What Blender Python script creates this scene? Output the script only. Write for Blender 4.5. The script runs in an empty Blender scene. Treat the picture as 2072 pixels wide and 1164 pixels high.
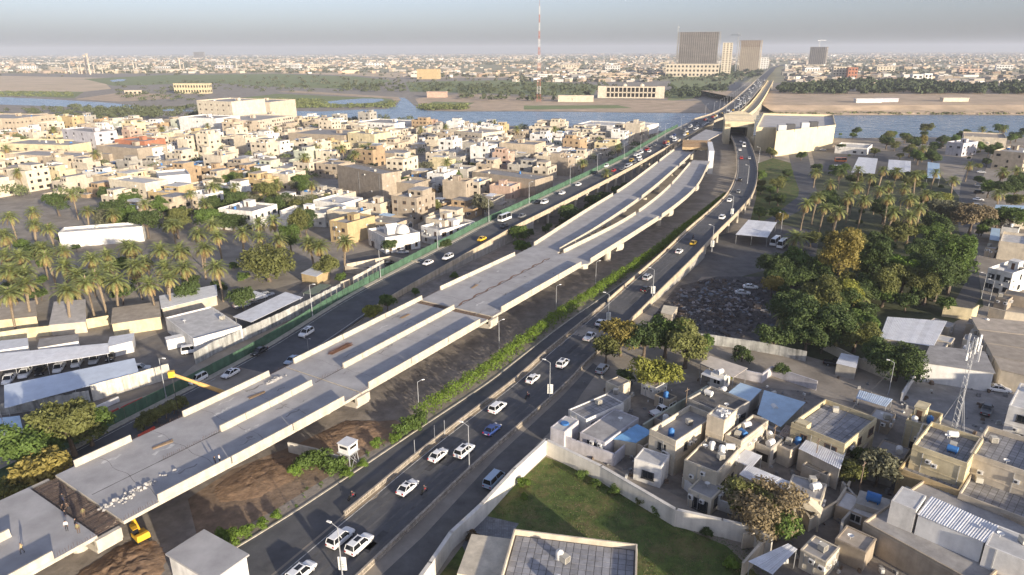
import bpy, math, random
import numpy as np
from mathutils import Matrix, Vector
R = math.radians
rnd = random.Random(7)
SC = bpy.context.scene
COL = SC.collection
# ---------------------------------------------------------------- camera
CAM_H, FPX, CX, CY = 70.0, 1382.0, 1036.0, 582.0      # drone height (m), focal length and centre of a 2072x1164 frame
PITCH = math.atan((CY - 101.5) / FPX)
ROLL = 0.0035
cd = bpy.data.cameras.new('camera'); cam = bpy.data.objects.new('camera', cd); COL.objects.link(cam)
cd.sensor_width = 36.0; cd.lens = FPX / 2072 * 36; cd.clip_start = 1.0; cd.clip_end = 60000
cam.matrix_world = Matrix.Translation((0, 0, CAM_H)) @ Matrix.Rotation(math.pi/2 - PITCH, 4, 'X') @ Matrix.Rotation(-ROLL, 4, 'Z')
SC.camera = cam
# ---------------------------------------------------------------- sky, sun, exposure
SUN_AZ, SUN_EL = 143.0, 11.5                           # azimuth clockwise from +Y, elevation
w = bpy.data.worlds.new('World'); SC.world = w; w.use_nodes = True
wn, wl = w.node_tree.nodes, w.node_tree.links
bg = wn['Background']; bg.inputs['Strength'].default_value = 0.12
sky = wn.new('ShaderNodeTexSky'); sky.sky_type = 'NISHITA'; sky.sun_disc = False
sky.sun_elevation = R(SUN_EL); sky.sun_rotation = R(SUN_AZ); sky.air_density = 1.0; sky.dust_density = 1.6; sky.ozone_density = 4.0; sky.altitude = 50
hs = wn.new('ShaderNodeHueSaturation'); hs.inputs['Saturation'].default_value = 0.52; hs.inputs['Value'].default_value = 1.0
wl.new(sky.outputs[0], hs.inputs['Color']); tint = wn.new('ShaderNodeVectorMath'); tint.operation = 'MULTIPLY'; tint.inputs[1].default_value = (1.0, 0.97, 1.08)
wl.new(hs.outputs[0], tint.inputs[0]); wl.new(tint.outputs[0], bg.inputs['Color'])
sd = bpy.data.lights.new('sun', 'SUN'); sun = bpy.data.objects.new('sun', sd); COL.objects.link(sun)
sd.energy = 4.6; sd.angle = R(1.0); sd.color = (1.0, 0.86, 0.66)
sv = Vector((math.sin(R(SUN_AZ))*math.cos(R(SUN_EL)), math.cos(R(SUN_AZ))*math.cos(R(SUN_EL)), math.sin(R(SUN_EL))))
sun.rotation_euler = sv.to_track_quat('Z', 'Y').to_euler()
SC.view_settings.view_transform = 'Standard'; SC.view_settings.look = 'None'; SC.view_settings.gamma = 1.0
SC.view_settings.use_curve_mapping = False
SC.view_settings.exposure = 0.95
SC.cycles.max_bounces = 6; SC.cycles.diffuse_bounces = 3; SC.cycles.glossy_bounces = 2; SC.cycles.transmission_bounces = 2
SC.cycles.volume_bounces = 1; SC.cycles.transparent_max_bounces = 8
SC.cycles.use_adaptive_sampling = True; SC.cycles.adaptive_threshold = 0.02
SC.cycles.use_denoising = True

# ---------------------------------------------------------------- survey: a point of the photographed plan, as metres on the plane z
_c, _s = math.cos(PITCH), math.sin(PITCH)
def P(px, py, z=0.0):
    u0, v0 = (px - CX) / FPX, (CY - py) / FPX
    u, v = u0 + v0 * ROLL, v0 - u0 * ROLL
    dx, dy, dz = u, _c + v * _s, -_s + v * _c
    t = (z - CAM_H) / dz
    return (dx * t, dy * t, z)
def PX(x, y, z):
    d = z - CAM_H
    f = y * _c - d * _s; u = x / f; v = (y * _s + d * _c) / f
    u, v = u - v * ROLL, v + u * ROLL
    return CX + FPX * u, CY - FPX * v
def dist(x, y): return math.hypot(x, y)

# ---------------------------------------------------------------- materials
MATS = {}
def _n(t, typ, **kw):
    n = t.nodes.new(typ)
    for k, v in kw.items(): setattr(n, k, v)
    return n
def mat(name, col, rough=0.85, var=0.25, scale=0.6, spot=0.0, spotcol=(0.1, 0.08, 0.06), bump=0.0, bscale=8.0, objvar=0.0, streak=0.0, spec=0.3, metal=0.0, trans=0.0, stretch=(1, 1, 1)):
    """procedural surface: two octaves of value noise, optional stains, vertical streaks, per-object variation and fine relief"""
    if name in MATS: return MATS[name]
    m = bpy.data.materials.new(name); m.use_nodes = True; MATS[name] = m
    t = m.node_tree; L = t.links.new
    b = t.nodes['Principled BSDF']; b.inputs['Roughness'].default_value = rough
    b.inputs['Specular IOR Level'].default_value = spec; b.inputs['Metallic'].default_value = metal
    geo = _n(t, 'ShaderNodeNewGeometry')
    mp = _n(t, 'ShaderNodeMapping'); mp.inputs['Scale'].default_value = stretch; L(geo.outputs['Position'], mp.inputs['Vector'])
    nz = _n(t, 'ShaderNodeTexNoise'); nz.inputs['Scale'].default_value = scale; nz.inputs['Detail'].default_value = 6; nz.inputs['Roughness'].default_value = 0.65
    L(mp.outputs[0], nz.inputs['Vector'])
    mr = _n(t, 'ShaderNodeMapRange'); mr.inputs[1].default_value = 0.3; mr.inputs[2].default_value = 0.7
    mr.inputs[3].default_value = 1 - var; mr.inputs[4].default_value = 1 + var * 0.8
    L(nz.outputs[0], mr.inputs[0]); fac = mr.outputs[0]
    if objvar:
        oi = _n(t, 'ShaderNodeObjectInfo'); mo = _n(t, 'ShaderNodeMapRange'); mo.inputs[3].default_value = 1 - objvar; mo.inputs[4].default_value = 1 + objvar * 0.6
        L(oi.outputs['Random'], mo.inputs[0]); mu = _n(t, 'ShaderNodeMath', operation='MULTIPLY'); L(fac, mu.inputs[0]); L(mo.outputs[0], mu.inputs[1]); fac = mu.outputs[0]
    if streak:
        m2 = _n(t, 'ShaderNodeMapping'); m2.inputs['Scale'].default_value = (1.1, 1.1, 0.12); L(geo.outputs['Position'], m2.inputs['Vector'])
        n2 = _n(t, 'ShaderNodeTexNoise'); n2.inputs['Scale'].default_value = 1.0; n2.inputs['Detail'].default_value = 4; L(m2.outputs[0], n2.inputs['Vector'])
        r2 = _n(t, 'ShaderNodeMapRange'); r2.inputs[1].default_value = 0.42; r2.inputs[2].default_value = 0.72; r2.inputs[3].default_value = 1.0; r2.inputs[4].default_value = 1 - streak
        L(n2.outputs[0], r2.inputs[0]); mu = _n(t, 'ShaderNodeMath', operation='MULTIPLY'); L(fac, mu.inputs[0]); L(r2.outputs[0], mu.inputs[1]); fac = mu.outputs[0]
    vm = _n(t, 'ShaderNodeVectorMath', operation='SCALE'); vm.inputs[0].default_value = col[:3]; L(fac, vm.inputs['Scale'])
    out = vm.outputs[0]
    if spot:
        n3 = _n(t, 'ShaderNodeTexNoise'); n3.inputs['Scale'].default_value = scale * 0.37; n3.inputs['Detail'].default_value = 8; n3.inputs['Roughness'].default_value = 0.75; L(mp.outputs[0], n3.inputs['Vector'])
        r3 = _n(t, 'ShaderNodeMapRange'); r3.inputs[1].default_value = 0.48; r3.inputs[2].default_value = 0.66; r3.inputs[4].default_value = spot; L(n3.outputs[0], r3.inputs[0])
        mx = _n(t, 'ShaderNodeMix', data_type='RGBA'); L(r3.outputs[0], mx.inputs[0]); L(out, mx.inputs[6]); mx.inputs[7].default_value = (*spotcol, 1); out = mx.outputs[2]
    L(out, b.inputs['Base Color'])
    if bump:
        nb = _n(t, 'ShaderNodeTexNoise'); nb.inputs['Scale'].default_value = bscale; nb.inputs['Detail'].default_value = 4; L(geo.outputs['Position'], nb.inputs['Vector'])
        bp = _n(t, 'ShaderNodeBump'); bp.inputs['Strength'].default_value = bump; bp.inputs['Distance'].default_value = 0.1; L(nb.outputs[0], bp.inputs['Height']); L(bp.outputs[0], b.inputs['Normal'])
    if trans:
        tr = _n(t, 'ShaderNodeBsdfTranslucent'); L(out, tr.inputs['Color']); ms = _n(t, 'ShaderNodeMixShader'); ms.inputs[0].default_value = trans
        L(b.outputs[0], ms.inputs[1]); L(tr.outputs[0], ms.inputs[2]); L(ms.outputs[0], t.nodes['Material Output'].inputs[0])
    return m
def mat_attr(name, rough=0.9):
    """surface whose own colour is stored per face (many small far things in one mesh)"""
    if name in MATS: return MATS[name]
    m = bpy.data.materials.new(name); m.use_nodes = True; MATS[name] = m; t = m.node_tree
    a = _n(t, 'ShaderNodeAttribute', attribute_name='Col'); b = t.nodes['Principled BSDF']; b.inputs['Roughness'].default_value = rough; b.inputs['Specular IOR Level'].default_value = 0.2
    t.links.new(a.outputs['Color'], b.inputs['Base Color']); return m
def mat_tiles(name, col, grout, size=0.9, rz=0.0, var=0.15, rough=0.8):
    """square roof tiles with recessed-looking dirty joints, for tiles too small to build"""
    if name in MATS: return MATS[name]
    m = bpy.data.materials.new(name); m.use_nodes = True; MATS[name] = m; t = m.node_tree; L = t.links.new
    b = t.nodes['Principled BSDF']; b.inputs['Roughness'].default_value = rough
    g = _n(t, 'ShaderNodeTexCoord'); br = _n(t, 'ShaderNodeTexBrick'); br.offset = 0.0; br.inputs['Scale'].default_value = 1.0
    br.inputs['Brick Width'].default_value = size; br.inputs['Row Height'].default_value = size; br.inputs['Mortar Size'].default_value = size * 0.05
    c2 = tuple(x * (1 - var * 2) for x in col)
    br.inputs['Color1'].default_value = (*col, 1); br.inputs['Color2'].default_value = (*c2, 1); br.inputs['Mortar'].default_value = (*grout, 1)
    L(g.outputs['Object'], br.inputs['Vector'])
    nz = _n(t, 'ShaderNodeTexNoise'); nz.inputs['Scale'].default_value = 0.7; nz.inputs['Detail'].default_value = 6; L(g.outputs['Object'], nz.inputs['Vector'])
    mr = _n(t, 'ShaderNodeMapRange'); mr.inputs[1].default_value = 0.3; mr.inputs[2].default_value = 0.7; mr.inputs[3].default_value = 0.7; mr.inputs[4].default_value = 1.15; L(nz.outputs[0], mr.inputs[0])
    vm = _n(t, 'ShaderNodeVectorMath', operation='SCALE'); L(br.outputs[0], vm.inputs[0]); L(mr.outputs[0], vm.inputs['Scale']); L(vm.outputs[0], b.inputs['Base Color']); return m
def mat_water(name):
    m = bpy.data.materials.new(name); m.use_nodes = True; MATS[name] = m; t = m.node_tree; L = t.links.new
    b = t.nodes['Principled BSDF']; b.inputs['Base Color'].default_value = (0.06, 0.125, 0.19, 1); b.inputs['Roughness'].default_value = 0.18; b.inputs['Specular IOR Level'].default_value = 0.5
    g = _n(t, 'ShaderNodeNewGeometry'); mp = _n(t, 'ShaderNodeMapping'); mp.inputs['Scale'].default_value = (0.05, 0.16, 1); L(g.outputs['Position'], mp.inputs[0])
    n = _n(t, 'ShaderNodeTexNoise'); n.inputs['Scale'].default_value = 1.2; n.inputs['Detail'].default_value = 8; n.inputs['Roughness'].default_value = 0.7; L(mp.outputs[0], n.inputs['Vector'])
    bp = _n(t, 'ShaderNodeBump'); bp.inputs['Strength'].default_value = 0.35; bp.inputs['Distance'].default_value = 1.0; L(n.outputs[0], bp.inputs['Height']); L(bp.outputs[0], b.inputs['Normal'])
    r = _n(t, 'ShaderNodeMapRange'); r.inputs[1].default_value = 0.35; r.inputs[2].default_value = 0.65; r.inputs[3].default_value = 0.10; r.inputs[4].default_value = 0.4; L(n.outputs[0], r.inputs[0]); L(r.outputs[0], b.inputs['Roughness'])
    return m
def mat_glass(name, col=(0.02, 0.025, 0.03), rough=0.08):
    if name in MATS: return MATS[name]
    m = bpy.data.materials.new(name); m.use_nodes = True; MATS[name] = m; b = m.node_tree.nodes['Principled BSDF']
    b.inputs['Base Color'].default_value = (*col, 1); b.inputs['Roughness'].default_value = rough; b.inputs['Specular IOR Level'].default_value = 0.6; return m

M = {}
M['ground'] = mat('dusty_ground', (0.30, 0.265, 0.22), var=0.35, scale=0.12, spot=0.5, spotcol=(0.21, 0.18, 0.145), bump=0.6, bscale=1.5)
M['dirt'] = mat('site_dirt', (0.27, 0.238, 0.205), var=0.35, scale=0.35, spot=0.55, spotcol=(0.18, 0.155, 0.13), bump=0.8, bscale=1.2)
M['reddirt'] = mat('red_earth', (0.27, 0.18, 0.115), var=0.4, scale=0.7, spot=0.6, spotcol=(0.19, 0.14, 0.10), bump=1.0, bscale=2.5)
M['asphalt'] = mat('asphalt', (0.092, 0.094, 0.10), var=0.3, scale=0.22, spot=0.5, spotcol=(0.14, 0.135, 0.13), rough=0.8)
M['asphalt_old'] = mat('worn_asphalt', (0.125, 0.12, 0.115), var=0.3, scale=0.3, spot=0.5, spotcol=(0.13, 0.12, 0.105), rough=0.85)
M['deck'] = mat('raw_concrete_deck', (0.385, 0.375, 0.37), var=0.2, scale=0.25, spot=0.5, spotcol=(0.29, 0.28, 0.275), rough=0.9, bump=0.2)
M['concrete'] = mat('pale_concrete', (0.51, 0.46, 0.375), var=0.14, scale=0.7, streak=0.18, rough=0.85)
M['concrete_grey'] = mat('grey_concrete', (0.36, 0.34, 0.31), var=0.25, scale=0.6, streak=0.3, spot=0.3, spotcol=(0.2, 0.18, 0.16))
M['rust'] = mat('rusty_steel', (0.16, 0.085, 0.055), var=0.5, scale=2.0)
M['marking'] = mat('worn_white_paint', (0.6, 0.59, 0.55), var=0.4, scale=1.5, spot=0.7, spotcol=(0.1, 0.1, 0.1))
M['kerb'] = mat('kerb_concrete', (0.46, 0.42, 0.35), var=0.3, scale=1.0, spot=0.3, spotcol=(0.2, 0.17, 0.14))
M['green_metal'] = mat('green_sheet_metal', (0.075, 0.145, 0.095), var=0.25, scale=0.5, rough=0.6, streak=0.2, objvar=0.15)
M['white_paint'] = mat('white_paint', (0.74, 0.73, 0.70), var=0.12, scale=0.5, rough=0.5, streak=0.12)
M['white_tin'] = mat('white_sheet_metal', (0.66, 0.67, 0.69), var=0.15, scale=0.6, rough=0.45, spot=0.2, spotcol=(0.4, 0.36, 0.33), objvar=0.1)
M['blue_tin'] = mat('pale_blue_sheet_metal', (0.42, 0.56, 0.68), var=0.15, scale=0.6, rough=0.45, spot=0.2, spotcol=(0.3, 0.36, 0.42))
M['grey_metal'] = mat('galvanised_steel', (0.42, 0.43, 0.44), var=0.15, rough=0.5, metal=0.3)
M['dark_metal'] = mat('dark_steel', (0.06, 0.06, 0.065), var=0.2, rough=0.6)
M['red_plastic'] = mat('red_plastic', (0.45, 0.045, 0.035), var=0.15, rough=0.5)
M['yellow_paint'] = mat('yellow_machine_paint', (0.72, 0.42, 0.035), var=0.15, rough=0.45)
M['crane_paint'] = mat('ochre_boom_paint', (0.62, 0.38, 0.13), var=0.2, rough=0.5)
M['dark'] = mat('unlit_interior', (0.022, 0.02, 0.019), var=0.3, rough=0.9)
M['glass'] = mat_glass('window_glass')
M['trunk'] = mat('bark', (0.13, 0.10, 0.075), var=0.35, scale=3.0)
M['palmtrunk'] = mat('palm_bark', (0.25, 0.195, 0.135), var=0.35, scale=3.0, stretch=(1, 1, 4))
M['lawn'] = mat('lawn_grass', (0.085, 0.12, 0.03), var=0.5, scale=0.6, spot=0.8, spotcol=(0.20, 0.15, 0.07), bump=1.0, bscale=8)
M['field'] = mat('dry_field', (0.60, 0.47, 0.32), var=0.18, scale=0.02, spot=0.5, spotcol=(0.27, 0.24, 0.12), stretch=(1, 3, 1))
M['greenfield'] = mat('green_field', (0.21, 0.25, 0.10), var=0.35, scale=0.03, spot=0.6, spotcol=(0.24, 0.20, 0.10), stretch=(1, 3, 1))
M['sand'] = mat('sandy_bank', (0.50, 0.38, 0.26), var=0.3, scale=0.05, spot=0.55, spotcol=(0.36, 0.29, 0.18), bump=0.5, bscale=0.3)
M['water'] = mat_water('river_water')
LEAF = {}
def leafmat(n, c, var=0.45):
    LEAF[n] = mat('leaf_' + n, c, rough=0.6, var=var, scale=0.9, objvar=0.18, trans=0.28, spec=0.2); return LEAF[n]
leafmat('olive', (0.17, 0.18, 0.06)); leafmat('green', (0.12, 0.18, 0.045)); leafmat('bright', (0.15, 0.23, 0.04)); leafmat('dark', (0.088, 0.125, 0.042))
leafmat('yellow', (0.29, 0.24, 0.07)); leafmat('lime', (0.27, 0.28, 0.06)); leafmat('dry', (0.27, 0.215, 0.125)); leafmat('grey', (0.18, 0.18, 0.115)); leafmat('brown', (0.21, 0.15, 0.085))
leafmat('palm', (0.25, 0.285, 0.10)); leafmat('palmgold', (0.31, 0.28, 0.105)); leafmat('palmdry', (0.36, 0.25, 0.12)); leafmat('hedge', (0.18, 0.27, 0.04))
WALL = {}
for k, c in dict(cream=(0.60, 0.525, 0.41), sand=(0.48, 0.40, 0.30), white=(0.72, 0.70, 0.66), beige=(0.54, 0.475, 0.38), ochre=(0.50, 0.38, 0.21), yellow=(0.62, 0.53, 0.34),
                 brick=(0.40, 0.29, 0.18), pink=(0.50, 0.36, 0.28), grey=(0.40, 0.375, 0.33), block=(0.37, 0.31, 0.24), lilac=(0.52, 0.50, 0.52), terracotta=(0.40, 0.17, 0.10), stone=(0.62, 0.55, 0.43), palegreen=(0.5, 0.52, 0.42)).items():
    WALL[k] = mat('wall_' + k, c, var=0.2, scale=0.5, streak=0.16, spot=0.45, spotcol=tuple(x * 0.55 for x in c), objvar=0.08)
ROOF = dict(grey=mat('roof_screed', (0.34, 0.325, 0.31), var=0.25, scale=0.5, spot=0.6, spotcol=(0.21, 0.20, 0.19), objvar=0.2),
            tan=mat('roof_clay', (0.40, 0.345, 0.28), var=0.25, scale=0.5, spot=0.5, spotcol=(0.27, 0.235, 0.19), objvar=0.2),
            white=mat('roof_white', (0.55, 0.54, 0.52), var=0.2, scale=0.5, spot=0.4, spotcol=(0.3, 0.28, 0.26), objvar=0.15),
            dark=mat('roof_tarred', (0.12, 0.115, 0.11), var=0.35, scale=0.5, spot=0.6, spotcol=(0.24, 0.22, 0.2)),
            tile=mat_tiles('roof_tiles', (0.33, 0.325, 0.33), (0.13, 0.125, 0.12), 0.95),
            redtile=mat('roof_red_tiles', (0.34, 0.12, 0.07), var=0.3, scale=2))

# ---------------------------------------------------------------- mesh builder and object tree
class MB:
    def __init__(s): s.v = []; s.f = []; s.m = []
    def add(s, vs, fs, m=0):
        o = len(s.v); s.v += vs; s.f += [tuple(o + i for i in f) for f in fs]; s.m += [m] * len(fs); return s
    def quad(s, a, b, c, d, m=0): return s.add([a, b, c, d], [(0, 1, 2, 3)], m)
    def box(s, x0, x1, y0, y1, z0, z1, m=0, rz=0.0, o=(0, 0, 0), top=None):
        """axis box, turned by rz and moved to o; top = (sx, sy) shrinks the upper face"""
        cx, cy = (x0 + x1) / 2, (y0 + y1) / 2; tx, ty = top or (1, 1); vs = []
        for z, ax, ay in ((z0, 1, 1), (z1, tx, ty)):
            for x, y in ((x0, y0), (x1, y0), (x1, y1), (x0, y1)): vs.append((cx + (x - cx) * ax, cy + (y - cy) * ay, z))
        c, q = math.cos(rz), math.sin(rz)
        vs = [(o[0] + x * c - y * q, o[1] + x * q + y * c, o[2] + z) for x, y, z in vs]
        return s.add(vs, [(3, 2, 1, 0), (4, 5, 6, 7), (0, 1, 5, 4), (1, 2, 6, 5), (2, 3, 7, 6), (3, 0, 4, 7)], m)
    def tube(s, a, b, r0, r1=None, n=8, m=0, caps=True):
        r1 = r0 if r1 is None else r1
        a, b = Vector(a), Vector(b); d = (b - a).normalized(); u = d.orthogonal().normalized(); v = d.cross(u); vs = []
        for p, r in ((a, r0), (b, r1)):
            for i in range(n):
                t = 2 * math.pi * i / n; q = p + u * math.cos(t) * r + v * math.sin(t) * r; vs.append(tuple(q))
        fs = [(i, (i + 1) % n, n + (i + 1) % n, n + i) for i in range(n)]
        if caps: fs += [tuple(range(n - 1, -1, -1)), tuple(range(n, 2 * n))]
        return s.add(vs, fs, m)
    def lathe(s, prof, n=12, o=(0, 0, 0), m=0):
        vs = []; k = len(prof)
        for i in range(n):
            t = 2 * math.pi * i / n
            vs += [(o[0] + r * math.cos(t), o[1] + r * math.sin(t), o[2] + z) for r, z in prof]
        fs = [(i * k + j, ((i + 1) % n) * k + j, ((i + 1) % n) * k + j + 1, i * k + j + 1) for i in range(n) for j in range(k - 1)]
        return s.add(vs, fs, m)
    def prism(s, poly, z0, z1, m=0, mtop=None):
        n = len(poly); vs = [(x, y, z0) for x, y in poly] + [(x, y, z1) for x, y in poly]
        s.add(vs, [(i, (i + 1) % n, n + (i + 1) % n, n + i) for i in range(n)] + [tuple(range(n - 1, -1, -1))], m)
        return s.add([(x, y, z1) for x, y in poly], [tuple(range(n))], m if mtop is None else mtop)
    def sheet(s, poly, z, m=0): return s.add([(x, y, z) for x, y in poly], [tuple(range(len(poly)))], m)
    def strip(s, A, B, m=0):
        n = len(A); return s.add([tuple(p) for p in A] + [tuple(p) for p in B], [(i, i + 1, n + i + 1, n + i) for i in range(n - 1)], m)
    def mesh(s, name, mats, smooth=False):
        me = bpy.data.meshes.new(name); me.from_pydata(s.v, [], s.f)
        for x in (mats if isinstance(mats, (list, tuple)) else [mats]): me.materials.append(x)
        if any(s.m): me.polygons.foreach_set('material_index', s.m)
        if smooth: me.polygons.foreach_set('use_smooth', [True] * len(s.f))
        me.update(); return me
    def build(s, name, mats, parent=None, loc=(0, 0, 0), rz=0.0, smooth=False, kind=None):
        return put(name, s.mesh(name, mats, smooth), parent, loc, rz, kind=kind)
def put(name, me, parent=None, loc=(0, 0, 0), rz=0.0, scale=None, mats=None, kind=None):
    o = bpy.data.objects.new(name, me); COL.objects.link(o)
    if parent: o.parent = parent
    o.location = loc; o.rotation_euler = (0, 0, rz)
    if scale: o.scale = scale
    if mats:
        for i, x in enumerate(mats):
            if x: o.material_slots[i].link = 'OBJECT'; o.material_slots[i].material = x
    if kind: o['kind'] = kind
    return o
THINGS = []      # (object, description, place)
MARKS = []       # (phrase, x, y): things that labels may refer to
def tag(o, desc, cat, group=None, at=None, mark=None):
    o['label'] = desc; o['category'] = cat
    if group: o['group'] = group
    p = at or o.location; THINGS.append((o, desc, (p[0], p[1])))
    if mark: MARKS.append((mark, p[0], p[1]))
    return o
def thing(name, desc, cat, loc=(0, 0, 0), rz=0.0, group=None, mark=None):
    e = bpy.data.objects.new(name, None); COL.objects.link(e); e.location = loc; e.rotation_euler = (0, 0, rz); e.empty_display_size = 0.5
    return tag(e, desc, cat, group, mark=mark)
def struct(name, mb, mats, smooth=False): return mb.build(name, mats, kind='structure', smooth=smooth)
def copy_tree(o, loc, rz, desc=None, group=None, scale=None):
    c = o.copy(); COL.objects.link(c); c.location = loc; c.rotation_euler = (0, 0, rz)
    if scale: c.scale = scale
    for ch in o.children:
        k = ch.copy(); COL.objects.link(k); k.parent = c
    tag(c, desc or o['label'], o['category'], group or o.get('group')); return c
def spline(pts, step=4.0):
    """Catmull-Rom through 3D points, resampled about every step metres"""
    P_ = [Vector(p) for p in pts]; P_ = [P_[0] * 2 - P_[1]] + P_ + [P_[-1] * 2 - P_[-2]]; out = []
    for i in range(1, len(P_) - 2):
        a, b, c, d = P_[i-1:i+3]; n = max(1, int((c - b).length / step))
        for j in range(n):
            t = j / n
            out.append(0.5 * ((2*b) + (c - a)*t + (2*a - 5*b + 4*c - d)*t*t + (3*b - a - 3*c + d)*t*t*t))
    out.append(P_[-2]); return out
class Path:
    """a line with stations; off(i, d) is the point d metres to its right"""
    def __init__(s, pts, step=4.0):
        s.p = spline(pts, step); s.n = len(s.p); s.t = []; s.s = [0.0]
        for i in range(s.n):
            t = s.p[min(i + 1, s.n - 1)] - s.p[max(i - 1, 0)]; t.z = 0; s.t.append(t.normalized())
            if i: s.s.append(s.s[-1] + (s.p[i] - s.p[i-1]).length)
    def off(s, i, d, dz=0.0):
        t = s.t[i]; p = s.p[i]; return (p.x + t.y * d, p.y - t.x * d, p.z + dz)
    def line(s, d, dz=0.0, a=0, b=None):
        return [s.off(i, d, dz) for i in range(a, s.n if b is None else b)]
    def at(s, q, d=0.0, dz=0.0):
        """point and heading at arc length q, offset d to the right"""
        q = max(0, min(q, s.s[-1] - 1e-6)); i = max(k for k in range(s.n) if s.s[k] <= q) if s.n < 8 else int(np.searchsorted(s.s, q, 'right') - 1)
        i = min(i, s.n - 2); f = (q - s.s[i]) / (s.s[i+1] - s.s[i]); p = s.p[i].lerp(s.p[i+1], f); t = s.t[i].lerp(s.t[i+1], f).normalized()
        return (p.x + t.y * d, p.y - t.x * d, p.z + dz), math.atan2(t.y, t.x)
    def near(s, x, y):
        k = min(range(s.n), key=lambda i: (s.p[i].x - x) ** 2 + (s.p[i].y - y) ** 2); t = s.t[k]; p = s.p[k]
        return s.s[k] + (x - p.x) * t.x + (y - p.y) * t.y, (x - p.x) * t.y - (y - p.y) * t.x, p.z
# ================================================================ ground, river, roads, flyover
def poly(pts, z=0.0): return [P(x, y, z)[:2] for x, y in pts]
g = MB(); g.sheet([(-15800, -370), (15800, -370), (15800, 19800), (-15800, 19800)], 0.0); struct('ground', g, M['ground'])
riv = poly([(-300, 206), (0, 212), (160, 217), (300, 223), (420, 228), (560, 233), (640, 237), (760, 241), (880, 248), (1000, 254), (1140, 258), (1420, 268), (1560, 276), (1700, 280), (1850, 279), (2072, 277), (2500, 276),
            (2500, 231), (2072, 234.5), (1900, 233.5), (1690, 234.5), (1560, 232), (1440, 230), (1300, 229), (1160, 227), (1040, 226), (930, 226.5), (868, 225), (850, 221), (838, 214), (826, 203), (818, 198), (806, 198), (808, 206), (800, 216), (780, 221), (720, 222.5), (650, 226), (540, 224), (400, 224), (300, 217), (230, 209), (150, 204), (100, 201), (0, 196.5), (-300, 190)])
m = MB(); m.sheet(riv, 0.10); struct('river', m, M['water'])
m = MB(); m.sheet(poly([(662, 206), (690, 202.5), (735, 199.5), (772, 200), (778, 203), (758, 208), (700, 211), (668, 211)]), 0.10); struct('backwater', m, M['water'])
m = MB(); m.sheet(poly([(222, 163), (240, 160.5), (256, 161), (250, 164.5), (228, 166)]), 0.10); struct('field_pond', m, M['water'])
def sheet(name, pts, mt, z=0.06): s_ = MB(); s_.sheet(poly(pts), z); return struct(name, s_, mt)
sheet('dry_field', [(-200, 150), (225, 158), (215, 170), (225, 180), (170, 186), (0, 188), (-200, 184)], M['field'], 0.06)
sheet('river_meadow', [(-200, 184), (170, 186), (150, 199), (0, 192), (-200, 187)], M['greenfield'], 0.07)
sheet('green_field', [(170, 160), (330, 152), (560, 150), (720, 155), (800, 164), (700, 180), (560, 176), (430, 168), (230, 174)], M['greenfield'], 0.08)
sheet('marsh', [(420, 206), (560, 190), (700, 196), (770, 198), (800, 203), (790, 212), (740, 216), (640, 218), (560, 220), (430, 219)], M['greenfield'], 0.09)
sheet('sand_spit', [(150, 201), (240, 188), (330, 190), (350, 200), (240, 206)], M['sand'], 0.09)
sheet('gravel_path', [(560, 186), (600, 184), (700, 190), (806, 197), (812, 203), (800, 206), (792, 200), (700, 194)], M['sand'], 0.11)
sheet('fallow_field', [(300, 148), (800, 147), (1040, 152), (1020, 158), (800, 158), (720, 153), (560, 148.5)], M['field'], 0.05)
sheet('river_flat', [(840, 200), (930, 190), (1200, 200), (1420, 205), (1440, 228), (1300, 227), (1040, 224.5), (930, 224.5), (868, 223), (852, 218)], M['sand'], 0.05)
M['plain'] = mat('olive_plain', (.33, .30, .185), var=.3, scale=.008, spot=.6, spotcol=(.20, .215, .10), stretch=(1, 3, 1))
sheet('far_plain_field', [(-900, 113), (3000, 113), (3000, 150), (1560, 168), (1040, 158), (800, 150), (-900, 148)], M['plain'], .03)
sheet('orchard_field', [(820, 166), (1040, 162), (1210, 172), (1200, 196), (940, 188), (830, 186)], M['greenfield'], .045)
sheet('bridgehead_field', [(1350, 150), (1500, 150), (1480, 170), (1400, 200), (1350, 205), (1360, 175)], M['greenfield'], .045)
sheet('reed_bed', [(845, 215), (880, 206), (960, 208), (930, 222), (870, 222)], M['greenfield'], 0.07)
sheet('river_terrace', [(1060, 214), (1250, 213), (1280, 219), (1060, 222)], M['greenfield'], 0.08)
# far bank beyond the bridge: a sandy bluff that drops to the water
b0 = [P(x, y)[:2] for x, y in ((1570, 231.5), (1690, 233), (1800, 233), (1900, 232), (2072, 233), (2500, 230))]
m = MB(); rows = []
for k, (dy, z) in enumerate(((0, -0.5), (9, 1.5), (24, 3.0), (40, 7.5), (70, 8.5), (330, 8.0), (420, -0.5))):
    rows.append([(x + rnd.uniform(-3, 3), y + dy + rnd.uniform(-3, 3) * (k > 0), z + rnd.uniform(-.3, .3)) for x, y in b0])
for a, b in zip(rows, rows[1:]): m.strip(a, b)
struct('river_bank', m, M['sand'], smooth=False)

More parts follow.
